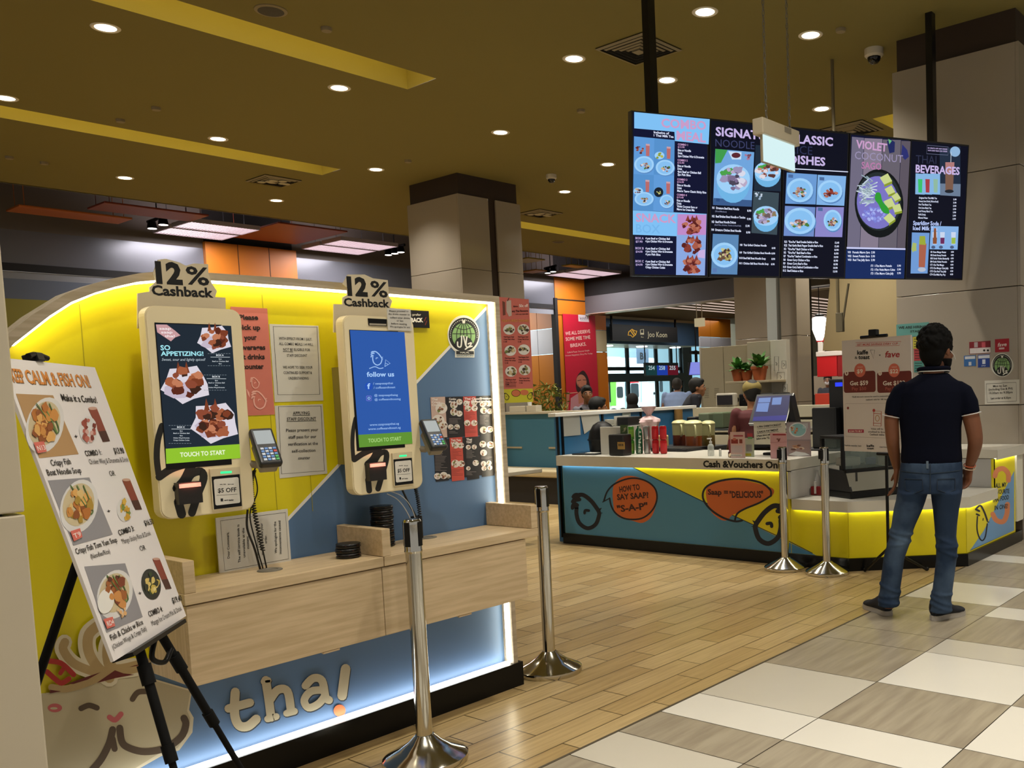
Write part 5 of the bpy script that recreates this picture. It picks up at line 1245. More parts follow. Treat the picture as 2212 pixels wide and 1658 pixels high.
jug(1470, 959, .27, .08, '5a2410', 'left tea jug with pale lid behind the counter'); jug(1499, 961, .275, .086, '7a3a12', 'middle tea jug with pale lid behind the counter'); jug(1531, 960, .26, .068, '6a5a2c', 'right tea jug with shiny handle behind the counter')
def crate(x, y, z, dx, dy, dz, mat, label, name='storage_box', cat='box', al=None):
    m = MB(); m.bbox((x-dx/2, y-dy/2, z), (x+dx/2, y+dy/2, z+dz), .015); return tag(m.build(name, mat), label, cat)
c_ = at(1552, 905, x=8.3); rk = thing('storage_shelf', 'steel back shelf holding clear boxes behind the jugs', 'shelf', (8.3, 5.3, 0))
m = MB(); m.box((8.1, 4.4, 1.0), (8.55, 6.3, 1.02)); m.build('shelf_board', STEEL, rk)
for x in (8.12, 8.53):
    for y in (4.42, 6.28): m = MB(); m.cyl((x, y, 0), (x, y, 1.0), .015, n=8); m.build('shelf_leg', STEEL, rk)
crate(8.3, at(1536, 890, x=8.3).y, 1.021, .3, .145, .17, M('66705a', r=.3), 'left greenish clear food box on the back shelf'); crate(8.3, at(1567, 890, x=8.3).y, 1.021, .3, .145, .175, M('5a664e', r=.3), 'right greenish clear food box on the back shelf')
crate(8.3, 6.21, 1.021, .24, .13, .13, M('16161a', r=.4), 'black container on the back shelf behind the red cans')
cp = at(1466, 905, x=8.2)
for i in range(5):
    m = MB(); m.lathe([(.036, 0), (.05, .10), (.047, .10), (.034, .004), (0, .004)], o=(8.2, cp.y, 1.0205+i*.03), n=18); tag(m.build('paper_cup', M('a8824a', r=.6), smooth=True), 'brown paper cup, %s in the stack behind the jugs' % ['lowest', 'second', 'third', 'fourth', 'top'][i], 'cup', 'stacked brown paper cups')
crate(7.45, at(1432, 955, x=7.45).y, .8605, .1, .09, .13, M('c9b478', r=.5), 'small cream box beside the red cans')
# food warmer cabinet on the low slab
A = Vector((6.43, 3.335, .5455)); d1 = Vector((.906, -.423, 0)); d2 = Vector((.423, .906, 0)); FW = Matrix(((d1.x, d2.x, 0, A.x), (d1.y, d2.y, 0, A.y), (0, 0, 1, A.z), (0, 0, 0, 1)))
fw = thing('food_warmer', 'black glass fronted food warmer on the low white slab', 'food warmer', A)
m = MB(); m.bbox((0, 0, 0), (.5, .40, .055), .01, mat=FW); m.build('base', BLACK, fw)
S2 = Plane(FW @ Vector((0, 0, 0)), d2, (0, 0, 1))
m = MB(); pl = Plane(FW @ Vector((-.002, 0, 0)), tuple(-d2), (0, 0, 1)); m.prism(pl, [(0, .056), (-.40, .056), (-.40, .235), (-.1, .215), (-.06, .19)], -.018, 0); m.build('side_panel', M('121216', r=.35), fw)
m = MB(); pl = Plane(FW @ Vector((.502, 0, 0)), tuple(-d2), (0, 0, 1)); m.prism(pl, [(0, .056), (-.40, .056), (-.40, .235), (-.1, .215), (-.06, .19)], 0, .018); m.build('side_panel', M('121216', r=.35), fw)
m = MB(); m.box((.02, .05, .056), (.48, .39, .06), mat=FW); m.quad([FW @ Vector(v) for v in ((.0, .004, .06), (.5, .004, .06), (.5, .06, .205), (0, .06, .205))]); m.build('front_glass', M('9c9a90', r=.12, spec=.8), fw)
m = MB()
for i in range(16):
    x = .11 + i*.019; m.quad([FW @ Vector(v) for v in ((x, .016, .085), (x+.010, .016, .085), (x-.008, .035, .128), (x-.018, .035, .128))])
m.quad([FW @ Vector(v) for v in ((.05, .008, .062), (.075, .008, .062), (.11, .055, .2), (.09, .055, .2))]); m.build('vent_stripes', M('17150f', r=.5), fw)
m = MB(); m.bbox((0, .055, .2), (.5, .08, .222), .004, mat=FW); m.bbox((0, .10, .222), (.03, .125, .47), .004, mat=FW); m.bbox((.47, .10, .222), (.5, .125, .47), .004, mat=FW); m.bbox((0, .10, .465), (.5, .40, .49), .006, mat=FW); m.bbox((0, .37, .236), (.03, .40, .465), .003, mat=FW); m.bbox((.47, .37, .236), (.5, .40, .465), .003, mat=FW); m.build('frame', BLACK, fw)
m = MB(); m.box((.03, .108, .225), (.47, .112, .464), mat=FW); m.build('upper_glass', M('8fa09a', r=.05, a=.3), fw)
m = MB(); m.box((.03, .385, .24), (.47, .395, .464), mat=FW); m.build('rear_glass', M('8fa09a', r=.05, a=.4), fw)
m = MB(); m.bbox((.1, .2, .24), (.26, .33, .31), .01, mat=FW); tag(m.build('food_box', M('c7c8bd', r=.4, a=.9)), 'pale food box inside the black food warmer', 'box')
m = MB(); m.bbox((.3, .18, .24), (.4, .2, .30), .004, mat=FW); tag(m.build('blue_tag', M('1f2f6a', r=.4)), 'blue price holder inside the food warmer', 'price tag')
p = at(1757, 1068, z=.5455); p.y = 3.725
rb = thing('sauce_bottle', 'clear pump bottle half full of red sauce on the low slab', 'sauce bottle', p)
m = MB(); m.bbox((p.x-.04, p.y-.05, .5455), (p.x+.04, p.y+.05, .62), .01); m.build('red_sauce', M('7a0c12', r=.25), rb)
m = MB(); m.bbox((p.x-.015, p.y-.006, .56), (p.x-.041, p.y+.012, .66), .002); m.build('white_label', M('cfc9c4', r=.5), rb)
m = MB(); m.lathe([(.03, .62-.5455), (.025, .68-.5455), (.009, .715-.5455), (.009, .75-.5455), (0, .75-.5455)], o=p, n=16); m.build('bottle_top', M('b9b6b4', r=.15, a=.6), rb, smooth=True)
# tall black dispenser behind the promo stand and blue display
p = at(1812, 908, x=7.62); p.z = ZT
cm = thing('coffee_dispenser', 'tall black dispenser with a blue display behind the promo stand', 'dispenser', (7.62, 4.05, 0))
m = MB(); m.bbox((7.62, 3.92, .86), (7.95, 4.16, 1.50), .012); m.build('dispenser_body', M('0e0e12', r=.35), cm)
g = Art(face_x(7.62), Q6, .001); g.rect(1928, 205, 2052, 268, E('2a3cff', 1.4), 2); g.build('blue_display', cm)
m = MB(); m.bbox((7.5, 4.03, .86), (7.61, 4.28, 1.24), .012); m.build('side_unit', M('0b0c0e', r=.3), cm)
m = MB(); m.bbox((7.45, 3.85, .0), (8.0, 4.4, .859), .01); tag(m.build('equipment_stand', DARK), 'dark cabinet under the tall black dispenser', 'cabinet')

# ------------------------------------------------------------------ promo stand in front of the counter
TLc = Vector((6.22, 3.245, 1.783)); FU = Vector((-.232, -.972, 0)).normalized(); FP = Plane(TLc, FU, (0, 0, 1))
pv = [FP.uv(1822, 732), FP.uv(1974, 726), FP.uv(1965, 982), FP.uv(1820, 970)]
fu0, fu1 = (pv[0][0]+pv[3][0])/2, (pv[1][0]+pv[2][0])/2; fv1 = (pv[0][1]+pv[1][1])/2; fv0 = (pv[2][1]+pv[3][1])/2
ps = thing('display_stand', 'black tripod stand holding the white promo board by the counter', 'display stand', FP.P((fu0+fu1)/2, -1.7, -.03))
cu = (fu0+fu1)/2 + .05
m = MB(); b0 = FP.P(cu, fv0, -.04); m.tube([FP.P(cu, fv1+.02, -.04), Vector((b0.x, b0.y, .18))], .012, 12); m.build('pole', BLACK, ps)
hub = Vector((b0.x, b0.y, .2))
for f in ((1868, 1232), (2003, 1230)):
    F = at(*f, z=.008); F = hub + (F - hub); m = MB(); m.tube([hub + Vector((0, 0, .03)), F], .011, 8); m.ball(F + Vector((0, 0, .008)), .015); m.build('leg', BLACK, ps)
F = Vector((hub.x-.22, hub.y-.12, .008)); m = MB(); m.tube([hub + Vector((0, 0, .03)), F], .011, 8); m.ball(F + Vector((0,0,.008)), .015); m.build('leg', BLACK, ps)
m = MB(); c = FP.P(cu-.06, fv1+.012, 0); m.tube([c - FU*.12, c + FU*.12], .012, 10); m.bbox((-.03, -.03, 0), (.03, .03, .05), .006, mat=Matrix.Translation(c)); m.build('top_clip', BLACK, ps)
m = MB(); c = FP.P(cu, fv0-.012, 0); m.tube([c - FU*.05, c + FU*.15], .012, 10); m.build('bottom_clip', BLACK, ps)
m = MB(); m.prism(FP, [(fu0, fv0), (fu1, fv0), (fu1, fv1), (fu0, fv1)], -.014, 0); pb = m.build('promo_board', M('d5cdc9', r=.5)); tag(pb, 'white get and pay promo board on the tripod stand beside the man', 'promo board')
g = Art(FP, C2); PKT = M('c8605a', r=.5); MRN = M('6a2018', r=.5); SAL = M('cf6a55', r=.5); CRM = M('e8ddd2', r=.5)
g.stroke([(785,225),(1155,215),(1140,248),(783,255)], 3, PKT, 2, closed=True); g.t('GET MORE SAVINGS EVERY CUP', 795, 250, 1130, 240, 16, PKT, .02)
g.t('kaffe', 798, 322, 888, 318, 34, INK, .03); g.t('toast', 808, 358, 900, 358, 32, INK, .03); g.t('&', 778, 358, 800, 358, 22, INK); g.stroke([(905,285),(930,355),(940,285),(905,285)], 2.5, INK, 3); g.t('x', 974, 332, 990, 332, 16, INK, .02)
g.t('fave', 1022, 345, 1142, 342, 50, M('a8282e', r=.5), .02, shear=.2)
for x0, x1, cx_, a_, b_, c_2, n_ in ((690, 945, 820, '$9', 'Get $59', 'Pay $50', '1'), (962, 1240, 1098, '$22', 'Get $122', 'Pay $100', '2')):
    q0 = g.c(x0, 634); q1 = g.c(x1, 452); g.uvpoly(rrect(q0[0], q0[1], q1[0], q1[1], .02, 4), MRN, 2)
    g.ell(cx_, 450, 46, 56, SAL, 3, 24); w = 24 if n_ == '1' else 34
    g.t(a_, cx_-w, 474, cx_+w, 472, 32, CRM, .02); g.t('reward', cx_-20, 428, cx_+20, 427, 10, CRM)
    g.t(b_, x0+50 if n_ == '1' else 1008, 572, 888 if n_ == '1' else 1190, 568, 34, CRM, .025); g.t(c_2, 756 if n_ == '1' else 1028, 612, 872 if n_ == '1' else 1150, 610, 26, M('a8564a', r=.5), .02); g.ell(x0+22, 474, 15, 19, CRM, 3); g.t(n_, x0+18, 482, x0+27, 482, 18, MRN, .02)
g.lines([('*Staff discount cannot be used in conjunction', 756, 672, 1060, 664), ('cashback valid for 180 days', 868, 694, 1046, 690)], INK, 11, .01)
g.stroke([(702,722),(1230,716),(1222,1010),(705,988)], 2, M('9a8a86', r=.6), 2, closed=True)
g.rect(722, 930, 852, 958, M('a82a4a', r=.5), 3); g.t('SCAN TO BUY', 732, 952, 842, 952, 14, CRM, .02)
g.ell(723, 757, 9, 11, M('7a2a2a', r=.5), 3); g.stroke([(932,780),(994,784),(992,905),(930,900)], 5, M('b85a44', r=.5), 3, closed=True); g.stroke([(932,800),(994,804)], 4, M('b85a44', r=.5), 3); g.stroke([(930,878),(992,882)], 4, M('b85a44', r=.5), 3); g.stroke([(962+16*cos(t), 840+24*sin(t)) for t in [i*pi/8 for i in range(16)]], 5, M('b8824a', r=.5), 3, closed=True); g.ell(934, 776, 11, 13, M('b03a34', r=.5), 4)
g.lines([('Value will be', 910, 932, 1010, 934), ('credited to fave', 888, 956, 1024, 960), ('Cashback wallet', 900, 978, 1020, 982)], M('4a3e3a', r=.6), 15, .01)
g.lines([('*while stocks last', 695, 1066, 832, 1070), ('terms apply', 980, 1078, 1120, 1084)], INK, 12, .01); g.t('kaffe', 876, 1072, 936, 1072, 18, INK, .03); g.t('toast', 878, 1092, 934, 1092, 16, INK, .03)
g.build('board_print', pb)

# ------------------------------------------------------------------ notices on the right column
RP = face_x(8.25)
def st_(name, label, cat, corners, col, off=.001): return sheet(name, label, cat, RP, corners, M(col, r=.5), .0015, off)
o, g = st_('hiring_notice', 'teal We are hiring notice on the column above the man', 'notice', [(1936,699),(2007,697),(2007,726),(1937,727)], '5f9a96'); g.crop = C2
g.t('WE ARE HIRING', 1135, 114, 1358, 104, 20, INK, .02); g.t('STAFF', 1230, 142, 1320, 138, 16, INK, .02); g.build('notice_print', o)
for nm, cs, col, tx in (('yellow_flyer', [(1972,728),(1999,726),(2000,752),(1973,752)], 'b9b03a', 'yellow flyer on the column half hidden by the man'), ('red_flyer', [(1974,753),(1994,752),(1994,778),(1975,779)], 'a83a40', 'red flyer on the column under the yellow flyer'), ('teal_flyer', [(1974,780),(1996,779),(1996,803),(1975,804)], '4a8a84', 'teal flyer on the column lowest behind the man')):
    o, g = st_(nm, tx, 'flyer', cs, col); g.crop = (0, 0, 1)
    for i in range(4): y = cs[0][1]+4+i*5.5; g.stroke([(cs[0][0]+3, y), (cs[1][0]-4-i, y)], 1.2, INK, 3)
    g.build('flyer_print', o)
o, g = st_('payment_sticker', 'dark red payment sticker with white heart strip on the column', 'sticker', [(2094,737),(2140,737),(2140,762),(2094,765)], '7f1a28'); g.crop = C2
g.rect(1715, 272, 1884, 306, M('d5cdd0', r=.5), 2); g.rect(1750, 222, 1780, 262, M('b0a0a8', r=.5), 2); g.rect(1812, 222, 1842, 262, M('c05060', r=.5), 2); g.ell(1832, 288, 9, 9, INK, 3); g.ell(1862, 288, 9, 9, INK, 3); g.build('sticker_print', o)
o, g = st_('payment_sticker', 'red rounded payment sticker at the right of the column', 'sticker', [(2149,732),(2180,731),(2180,759),(2150,761)], 'a8182c'); g.crop = C2
g.t('fave', 1940, 258, 2014, 252, 30, M('ecdcdc', r=.5), .02, shear=.2); g.rect(1952, 266, 1996, 278, M('e0c8cc', r=.5), 2); g.build('sticker_print', o)
o, g = st_('payment_sticker', 'light blue payment sticker with code on the column', 'sticker', [(2082,768),(2108,767),(2108,790),(2083,791)], '2f66a8'); g.crop = C2
g.rect(1675, 338, 1758, 356, M('c9d0dc', r=.5), 2); g.rect(1705, 382, 1728, 410, M('c9d0dc', r=.5), 2); g.build('sticker_print', o)
o, g = st_('payment_sticker', 'navy blue square payment sticker left of the green seal', 'sticker', [(2112,766),(2138,765),(2138,793),(2113,793)], '1c3c8c'); g.crop = C2
g.rect(1784, 330, 1876, 350, M('c9d0e0', r=.5), 2); g.rect(1816, 362, 1842, 398, M('d0d8ea', r=.5), 2); g.t('pay', 1812, 416, 1846, 415, 12, M('d0d8ea', r=.5), .01); g.build('sticker_print', o)
hs = thing('halal_seal', 'round green halal seal on the right column', 'certificate sign', RP.P(*RP.uv(2165, 790)))
m = MB(); hg = Art(RP, C2); m.prism(RP, [hg.c(1978 + 94*cos(t), 412 + 88*sin(t)) for t in [2*pi*i/36 for i in range(36)]], .0005, .0015); m.build('seal_disc', M('b9b9b0', r=.5), hs); hg.base = .0015; hg.halal(1978, 408, 80); hg.build('seal_print', hs)
o, g = st_('hours_notice', 'white framed opening hours notice on the right column', 'notice', [(2126,823),(2202,818),(2203,870),(2129,874)], 'cfccc4'); g.crop = C2
g.stroke([(1848,560),(2092,548),(2094,700),(1856,712)], 3, INK, 2, closed=True)
g.lines([('Mon to Sun', 1905, 588, 2018, 582), ('(including Eve & PH)', 1868, 615, 2064, 605), ('10.30am to 9.00pm', 1872, 644, 2064, 636), ('Last order at 8.30pm', 1886, 686, 2050, 680)], INK, 17, .015); g.build('notice_print', o)

# ------------------------------------------------------------------ hanging menu screens
S1 = (1340, 220, .2413); S2 = (1600, 220, .2413)
SU = Vector((.906, -.424, .014)).normalized(); SVv = Vector((-.057, -.087, .995)); SVv = (SVv - SU*SVv.dot(SU)).normalized()
SO_ = Vector((5.156, 4.354, 3.459)); MP = Plane(SO_, SU, SVv); MW, MH = 3.264, 1.167
mt_ = thing('screen_mount', 'black twin-pole ceiling mount carrying the row of menu screens', 'screen mount', MP.P(MW/2, 0, -.1))
for px in (1425, 2037):
    u = MP.uv(px, 290)[0]; b = MP.P(u, -.5, -.085)
    m = MB(); m.box((b.x-.04, b.y-.03, b.z), (b.x+.04, b.y+.03, H)); m.build('ceiling_pole', M('0d0d0d', r=.3), mt_)
m = MB()
for v in (-.3, -.75): m.prism(MP, [(.1, v), (MW-.1, v), (MW-.1, v-.06), (.1, v-.06)], -.085, -.062)
m.build('cross_rail', BLACK, mt_)
divs = [0]
for a, b in ((1534, 1529), (1690, 1687), (1837, 1825), (1968, 1954)): divs.append((MP.uv(a, 290)[0] + MP.uv(b, 590)[0])/2)
divs.append(MW)
BEZ = M('07070b', r=.25); NV = E('0b1030'); NV2 = E('070a1c'); SKY = E('7fc0f4'); SKY2 = E('5f9ad8'); WH = E('dfe6ff'); LIL = E('c99cc8'); LAV = E('c6b4e4'); SLATE = E('223a6e'); WATER = E('8cb8ea')
def screen(i, label):
    u0, u1 = divs[i]+.004, divs[i+1]-.004
    t = thing('menu_screen', label, 'menu screen', MP.P((u0+u1)/2, -MH, 0), 0, 'hanging menu screens')
    m = MB(); m.prism(MP, [(u0, -MH), (u1, -MH), (u1, 0), (u0, 0)], -.06, 0); m.build('housing', BEZ, t)
    g = Art(MP, S1 if i < 2 else S2, .0003)
    g.uvpoly([(u0+.012, -MH+.014), (u1-.012, -MH+.014), (u1-.012, -.014), (u0+.012, -.014)], NV2 if i in (1, 2, 4) else NV, 1)
    return t, g
FD = [E('6a4a50'), E('9a6a60'), E('d8d0d8'), E('4a7a3a'), E('b48a80'), E('3a3438'), E('c8b088')]
MEAT = [E('6a2a28'), E('8a3a30'), E('a85a48'), E('5a1e1c'), E('b8705a')]
PL_ = E('9fd0f8'); PLs = E('86bff0')
def bowl(g, x, y, rx, ry, seed, bg=None, box=None, pal=FD):
    if box: g.poly(box, bg, 2)
    g.ell(x, y + ry*.25, rx*.98, ry*1.05, E('6fb4e4'), 3, 22); g.ell(x, y, rx, ry*.8, PL_, 4, 24); g.food(x, y, rx*.85, ry*.66, None, pal, seed, 5, 26, .85)
    for k in range(4): g.blob(x - rx*(.6-.15*k), y - ry*(.3+.05*k), rx*.22, ry*.16, E('4aa04a'), 11, random.Random(seed+k))
def dish(g, x, y, rx, ry, seed, pal=FD):
    g.ell(x+rx*.06, y+ry*.12, rx, ry, E('5a88c0'), 2.5, 22); g.ell(x, y, rx, ry, PL_, 3, 24); g.ell(x, y, rx*.8, ry*.8, PLs, 4, 22); g.food(x+rx*.1, y+ry*.15, rx*.55, ry*.5, None, pal, seed, 5, 14)
t, g = screen(0, 'leftmost hanging menu screen, titled combo meal and snack box')
g.poly([(124,90),(800,155),(790,380),(488,350),(484,268),(124,236)], SKY, 2)
g.t('COMBO', 366, 226, 768, 250, 78, LIL, .03); g.t('MEAL', 502, 336, 764, 362, 78, LIL, .03); g.lines([('Inclusive of', 298, 280, 436, 292), ('1 Thai Milk Tea', 298, 308, 476, 322)], WH, 20, .03)
g.poly([(122,308),(486,342),(476,985),(112,968)], SKY2, 2); g.poly([(304,325),(486,342),(480,660),(298,650)], E('5590cc'), 3); g.poly([(118,645),(300,655),(294,978),(112,968)], E('5590cc'), 3)
for x, y, rx, ry, sd in ((212,560,88,75,1), (400,588,84,70,2), (212,868,86,62,3), (414,890,62,60,4)): dish(g, x, y, rx, ry, sd)
for x, y in ((245,430), (432,455), (242,752), (428,768)): g.poly([(x-18,y-55),(x+18,y-52),(x+14,y+55),(x-16,y+54)], E('b86a6a'), 5); g.poly([(x-18,y-55),(x+18,y-52),(x+17,y-36),(x-17,y-39)], E('c8a0a8'), 6)
g.food(170, 430, 48, 40, None, MEAT, 5, 4, 10); g.food(350, 480, 44, 34, PL_, [E('b8b84a'), E('8a9a3a')], 6, 4, 8); g.food(160, 800, 44, 34, PL_, FD, 7, 4, 8); g.ell(342, 808, 42, 44, E('15202e'), 5); g.food(342, 806, 26, 28, None, [E('a8a84a'), E('d8d8a0')], 8, 6, 8)
yy = 392
for k, (hd, pr, rows) in enumerate((('COMBO 1', '$13.90', ['Rice or Noodle', 'Drink', '2pcs Chicken Wing & Drumette']), ('COMBO 2', '$15.90', ['Rice or Noodle', 'Drink', '4pcs Beef or Chicken Ball', '2pc Fish Slice']), ('COMBO 3', '$16.50', ['Rice or Noodle', 'Drink', 'Mango Tango Classic Sticky Rice']), ('COMBO 4', '$19.40', ['Rice or Noodle', 'Drink', 'Violet Coconut Sago or', 'Mango Ice Cream Mix']))):
    x = 514 - k*3; y = [388, 528, 700, 838][k]
    g.t(hd, x, y, x+90, y+6, 17, LIL, .03); g.t(pr, x, y+23, x+60, y+26, 16, LIL, .02)
    for j, r in enumerate(rows): g.t(r, x, y+52+j*26, x+len(r)*8.4, y+54+j*26+len(r)*.45, 19, WH, .035)
g.poly([(112,970),(772,1002),(770,1010),(505,1000),(505,1202),(112,1188)], SKY, 3); g.poly([(112,975),(508,998),(505,1202),(112,1188)], SKY, 3)
g.t('SNACK', 138, 1070, 500, 1082, 74, LIL, .03); g.t('BOX', 140, 1168, 355, 1176, 76, E('74b4ea'), .01)
g.poly([(505,1000),(772,1004),(756,1552),(498,1548)], E('8aa8e0'), 3); g.poly([(515,1005),(770,1008),(765,1190),(510,1190)], E('c08ac8'), 4); g.poly([(700,1330),(758,1320),(756,1400),(690,1390)], E('c8b0e0'), 4)
for x, y, sd in ((640,1110,1), (645,1290,2), (640,1465,3)):
    g.food(x, y, 92, 82, None, MEAT, sd, 5, 30, .78)
    for q in (-.45, 0, .4): g.poly([(x+q*90-18, y-45), (x+q*90+5, y-98), (x+q*90+25, y-40)], MEAT[1], 9)
for hd, pr, y, rows in (('BOX A', '$7.90', 1228, ['4 pcs Beef or Chicken Ball', '4 pcs Chicken Wing & Drumette']), ('BOX B', '$14.90', 1318, ['4 pcs Beef or Chicken Ball', '4 pcs Chicken Wing & Drumette', '4 pcs Fish Slice']), ('BOX C', '$14.90', 1434, ['4 pcs Beef or Chicken Ball', '4 pcs Chicken Wing & Drumette', 'Crispy Chicken Cutlet'])):
    g.t(hd, 135, y, 208, y+2, 20, LAV, .02); g.t(pr, 137, y+30, 198, y+31, 18, LAV, .02)
    for j, r in enumerate(rows): g.t(r, 224, y+1+j*26, 224+len(r)*8.4, y+6+j*26, 18, WH, .035)
g.build('screen', t)
t, g = screen(1, 'second hanging menu screen, titled signature noodle')
g.crop = S1
g.t('SIGNATURE', 852, 300, 1420, 352, 76, LAV, .03); g.t('NOODLE', 850, 398, 1200, 425, 68, E('3a3f66'), .0)
g.poly([(850,420),(1198,450),(1174,938),(830,922)], E('6fa4dc'), 2); g.poly([(850,420),(960,430),(900,545),(848,550)], E('3f9a4c'), 3); g.poly([(965,440),(1085,450),(1080,515),(1000,515)], E('c8dcf4'), 3); g.ell(1035, 478, 40, 24, E('5a2430'), 4); g.food(1150, 490, 46, 36, None, [E('a87a9a'), E('7a4a5a')], 3, 3, 8)
g.poly([(835,860),(1178,880),(1174,938),(830,922)], E('3a5a8a'), 3)
bowl(g, 1010, 690, 150, 165, 21, pal=[E('9a90b4'), E('b8a8c4'), E('7a6a8c'), E('4a4458'), E('d8d8e8')])
g.poly([(1210,385),(1440,405),(1436,800),(1196,790)], E('1c2a3c'), 2); bowl(g, 1318, 620, 118, 110, 22, pal=[E('c08a78'), E('e0d8e0'), E('8a4a3c'), E('5a3430')])
g.poly([(1192,795),(1420,815),(1402,1190),(1172,1172)], E('3a4a54'), 2); g.food(1235, 840, 44, 40, None, [E('c8d4e4'), E('9ab0c8')], 5, 3, 8); bowl(g, 1302, 1020, 112, 110, 23, pal=[E('9a90b4'), E('6a5a5c'), E('b8a8c4'), E('8a7a5a')])
g.poly([(828,1180),(1060,1190),(1046,1545),(812,1540)], E('5a86b4'), 2); dish(g, 930, 1370, 118, 112, 24); g.food(930, 1365, 80, 78, None, [E('6a5040'), E('a89a58'), E('4a3434'), E('c8c48a')], 25, 7, 22)
g.rect(856, 862, 888, 892, E('2a4a7a'), 9); g.rect(826, 1488, 862, 1526, E('5a7ab0'), 9)
for s, x0, y0, x1, y1, p_, px_ in (('N1  Signature Beef Boat Noodle', 822, 956, 1062, 970, '8.90', 1135), ('N2  Beef Brisket Boat Noodle w Tendon', 820, 1032, 1118, 1044, '9.90', 1132), ('N3  Beef Boat Noodle Deluxe', 818, 1082, 1034, 1088, '12.90', 1120), ('N4  Signature Chicken Boat Noodle', 815, 1152, 1080, 1164, '8.90', 1126)):
    g.t(s, x0, y0, x1, y1, 20, WH, .03); g.t(p_, px_, y1+12 if s[1] != '3' else y1+30, px_+36, y1+13 if s[1] != '3' else y1+31, 18, WH, .03)
g.lines([('(Sliced/Medium)', 848, 984, 950, 990), ('(Beef Slice, Brisket, Tendon & Beef Ball)', 842, 1106, 1080, 1116)], E('8a90b0'), 13, .01)
for s, x0, y0, x1, p_, px_ in (('N8  Thai Grilled Chicken Noodle', 1070, 1288, 1308, '8.90', 1355), ('N9  Thai Grilled Chicken Boat Noodle', 1066, 1356, 1345, '8.90', 1352), ('N10 Beef Ball Boat Noodle Soup', 1064, 1405, 1300, '8.90', 1352), ('N11 Chicken Ball Boat Noodle Soup', 1062, 1452, 1326, '8.90', 1348)):
    g.t(s, x0, y0, x1, y0+6, 18, WH, .03); g.t(p_, px_, y0 + (28 if s[1] == '8' else 8), px_+32, y0 + (28 if s[1] == '8' else 8), 16, WH, .03)
g.build('screen', t)
t, g = screen(2, 'middle hanging menu screen, titled classic rice dishes, behind hanging sign')
g.crop = S2
g.t('CLASSIC', 430, 362, 824, 395, 76, LAV, .03); g.t('RICE', 440, 458, 640, 475, 76, E('2a2f50'), 0); g.t('DISHES', 430, 548, 756, 572, 74, LAV, .03); g.poly([(400,590),(960,622),(960,630),(400,598)], WH, 3)
for q, (x, y, rx, ry), sd, bgc in (([(412,632),(684,650),(670,918),(398,910)], (530,790,118,108), 31, '6a9ad4'), ([(690,652),(944,665),(926,930),(676,920)], (800,800,110,100), 32, '7fb0e4'), ([(396,930),(668,942),(654,1205),(384,1198)], (530,1065,138,118), 33, '6f8cc8'), ([(676,940),(924,942),(908,1210),(662,1206)], (822,1060,80,95), 34, '8a86c8')):
    g.poly(q, E(bgc), 2); dish(g, x, y, rx, ry, sd, FD if sd != 32 else MEAT)
    g.food(x - rx*.2, y + ry*.25, rx*.5, ry*.35, None, FD if sd != 32 else MEAT, sd+50, 7, 12)
for x, y in ((425,648), (704,672), (690,945)): g.rect(x, y, x+42, y+32, E('4a6a9c'), 8)
for i, (s, p_) in enumerate((('R21  "Kra-Pao" Beef Double Delight w Rice', '12.40'), ('R22  Thai Garlic Black Pepper Double Beef w Rice', '12.40'), ('R3   "Kra-Pao" Basil Chicken w Rice', '8.90'), ('R5   "Kra-Pao" Basil Beef w Rice', '8.90'), ('R7   "Kra-Pao" Seafood Combination w Rice', '10.90'), ('R8   Green Curry Chicken w Rice', '8.90'), ('R9   Green Curry Beef w Rice', '8.90'), ('R10  Green Curry Seafood Combination w Rice', '10.90'), ('R12  Beef Deluxe w Rice', '13.90'))):
    y = 1260 + i*32.2; x = 390 - i*1.6; g.t(s, x, y, x + 30 + len(s)*6.6, y + 5, 19, WH, .03); g.t(p_, 842 - i*2, y+8, 880 - i*2, y+8, 17, WH, .03)
g.build('screen', t)
t, g = screen(3, 'fourth hanging menu screen, a black bowl of mango and sago on planks')
WD1 = [E('6f6a80'), E('857a8c'), E('66606c'), E('5c5460')]
xs_t = [994, 1106, 1270, 1436, 1522]; xs_b = [950, 1066, 1232, 1396, 1474]
for i in range(4): g.poly([(xs_t[i]+2, 312+12*i), (xs_t[i+1]-2, 322+10*i), (xs_b[i+1]-2, 1306+2*i), (xs_b[i]+2, 1300+2*i)], WD1[i], 2)
g.poly([(1308,350),(1340,335),(1380,360),(1376,450),(1330,460)], E('20285c'), 3); g.poly([(1446,380),(1490,430),(1505,490),(1470,520),(1436,480)], E('2a2f70'), 3); g.poly([(1320,332),(1352,348),(1330,380)], E('6ab87a'), 4)
g.t('VIOLET', 1030, 410, 1308, 445, 70, LIL, .03); g.t('COCONUT', 1020, 510, 1450, 545, 70, E('9a90b4'), 0); g.t('SAGO', 1080, 595, 1258, 608, 60, E('b87aa8'), .02)
g.ell(1238, 908, 218, 306, E('0c1214'), 3, 36, -.04); g.ell(1232, 890, 202, 262, E('232c2e'), 4, 36, -.04); g.ell(1225, 900, 186, 236, E('7a74c4'), 5, 34, -.04)
rr = random.Random(8)
for i in range(60): a = rr.uniform(0, 6.28); q = rr.random(); x = 1130 + 70*q*cos(a); y = 790 + 130*q*sin(a); b = rr.uniform(-.8, .8); g.stroke([(x-32*cos(b), y-32*sin(b)), (x+32*cos(b), y+32*sin(b))], 9, E(rr.choice(['b8c8d4', '9ab0bc', 'cfe0e4', '8a9ca4'])), 6)
for i in range(50): a = rr.uniform(0, 6.28); q = rr.random()**.5; g.ell(1190 + 95*q*cos(a), 1010 + 70*q*sin(a), 13, 13, E(rr.choice(['8f98e4', '7a80d4', 'a8b4f0'])), 7, 8)
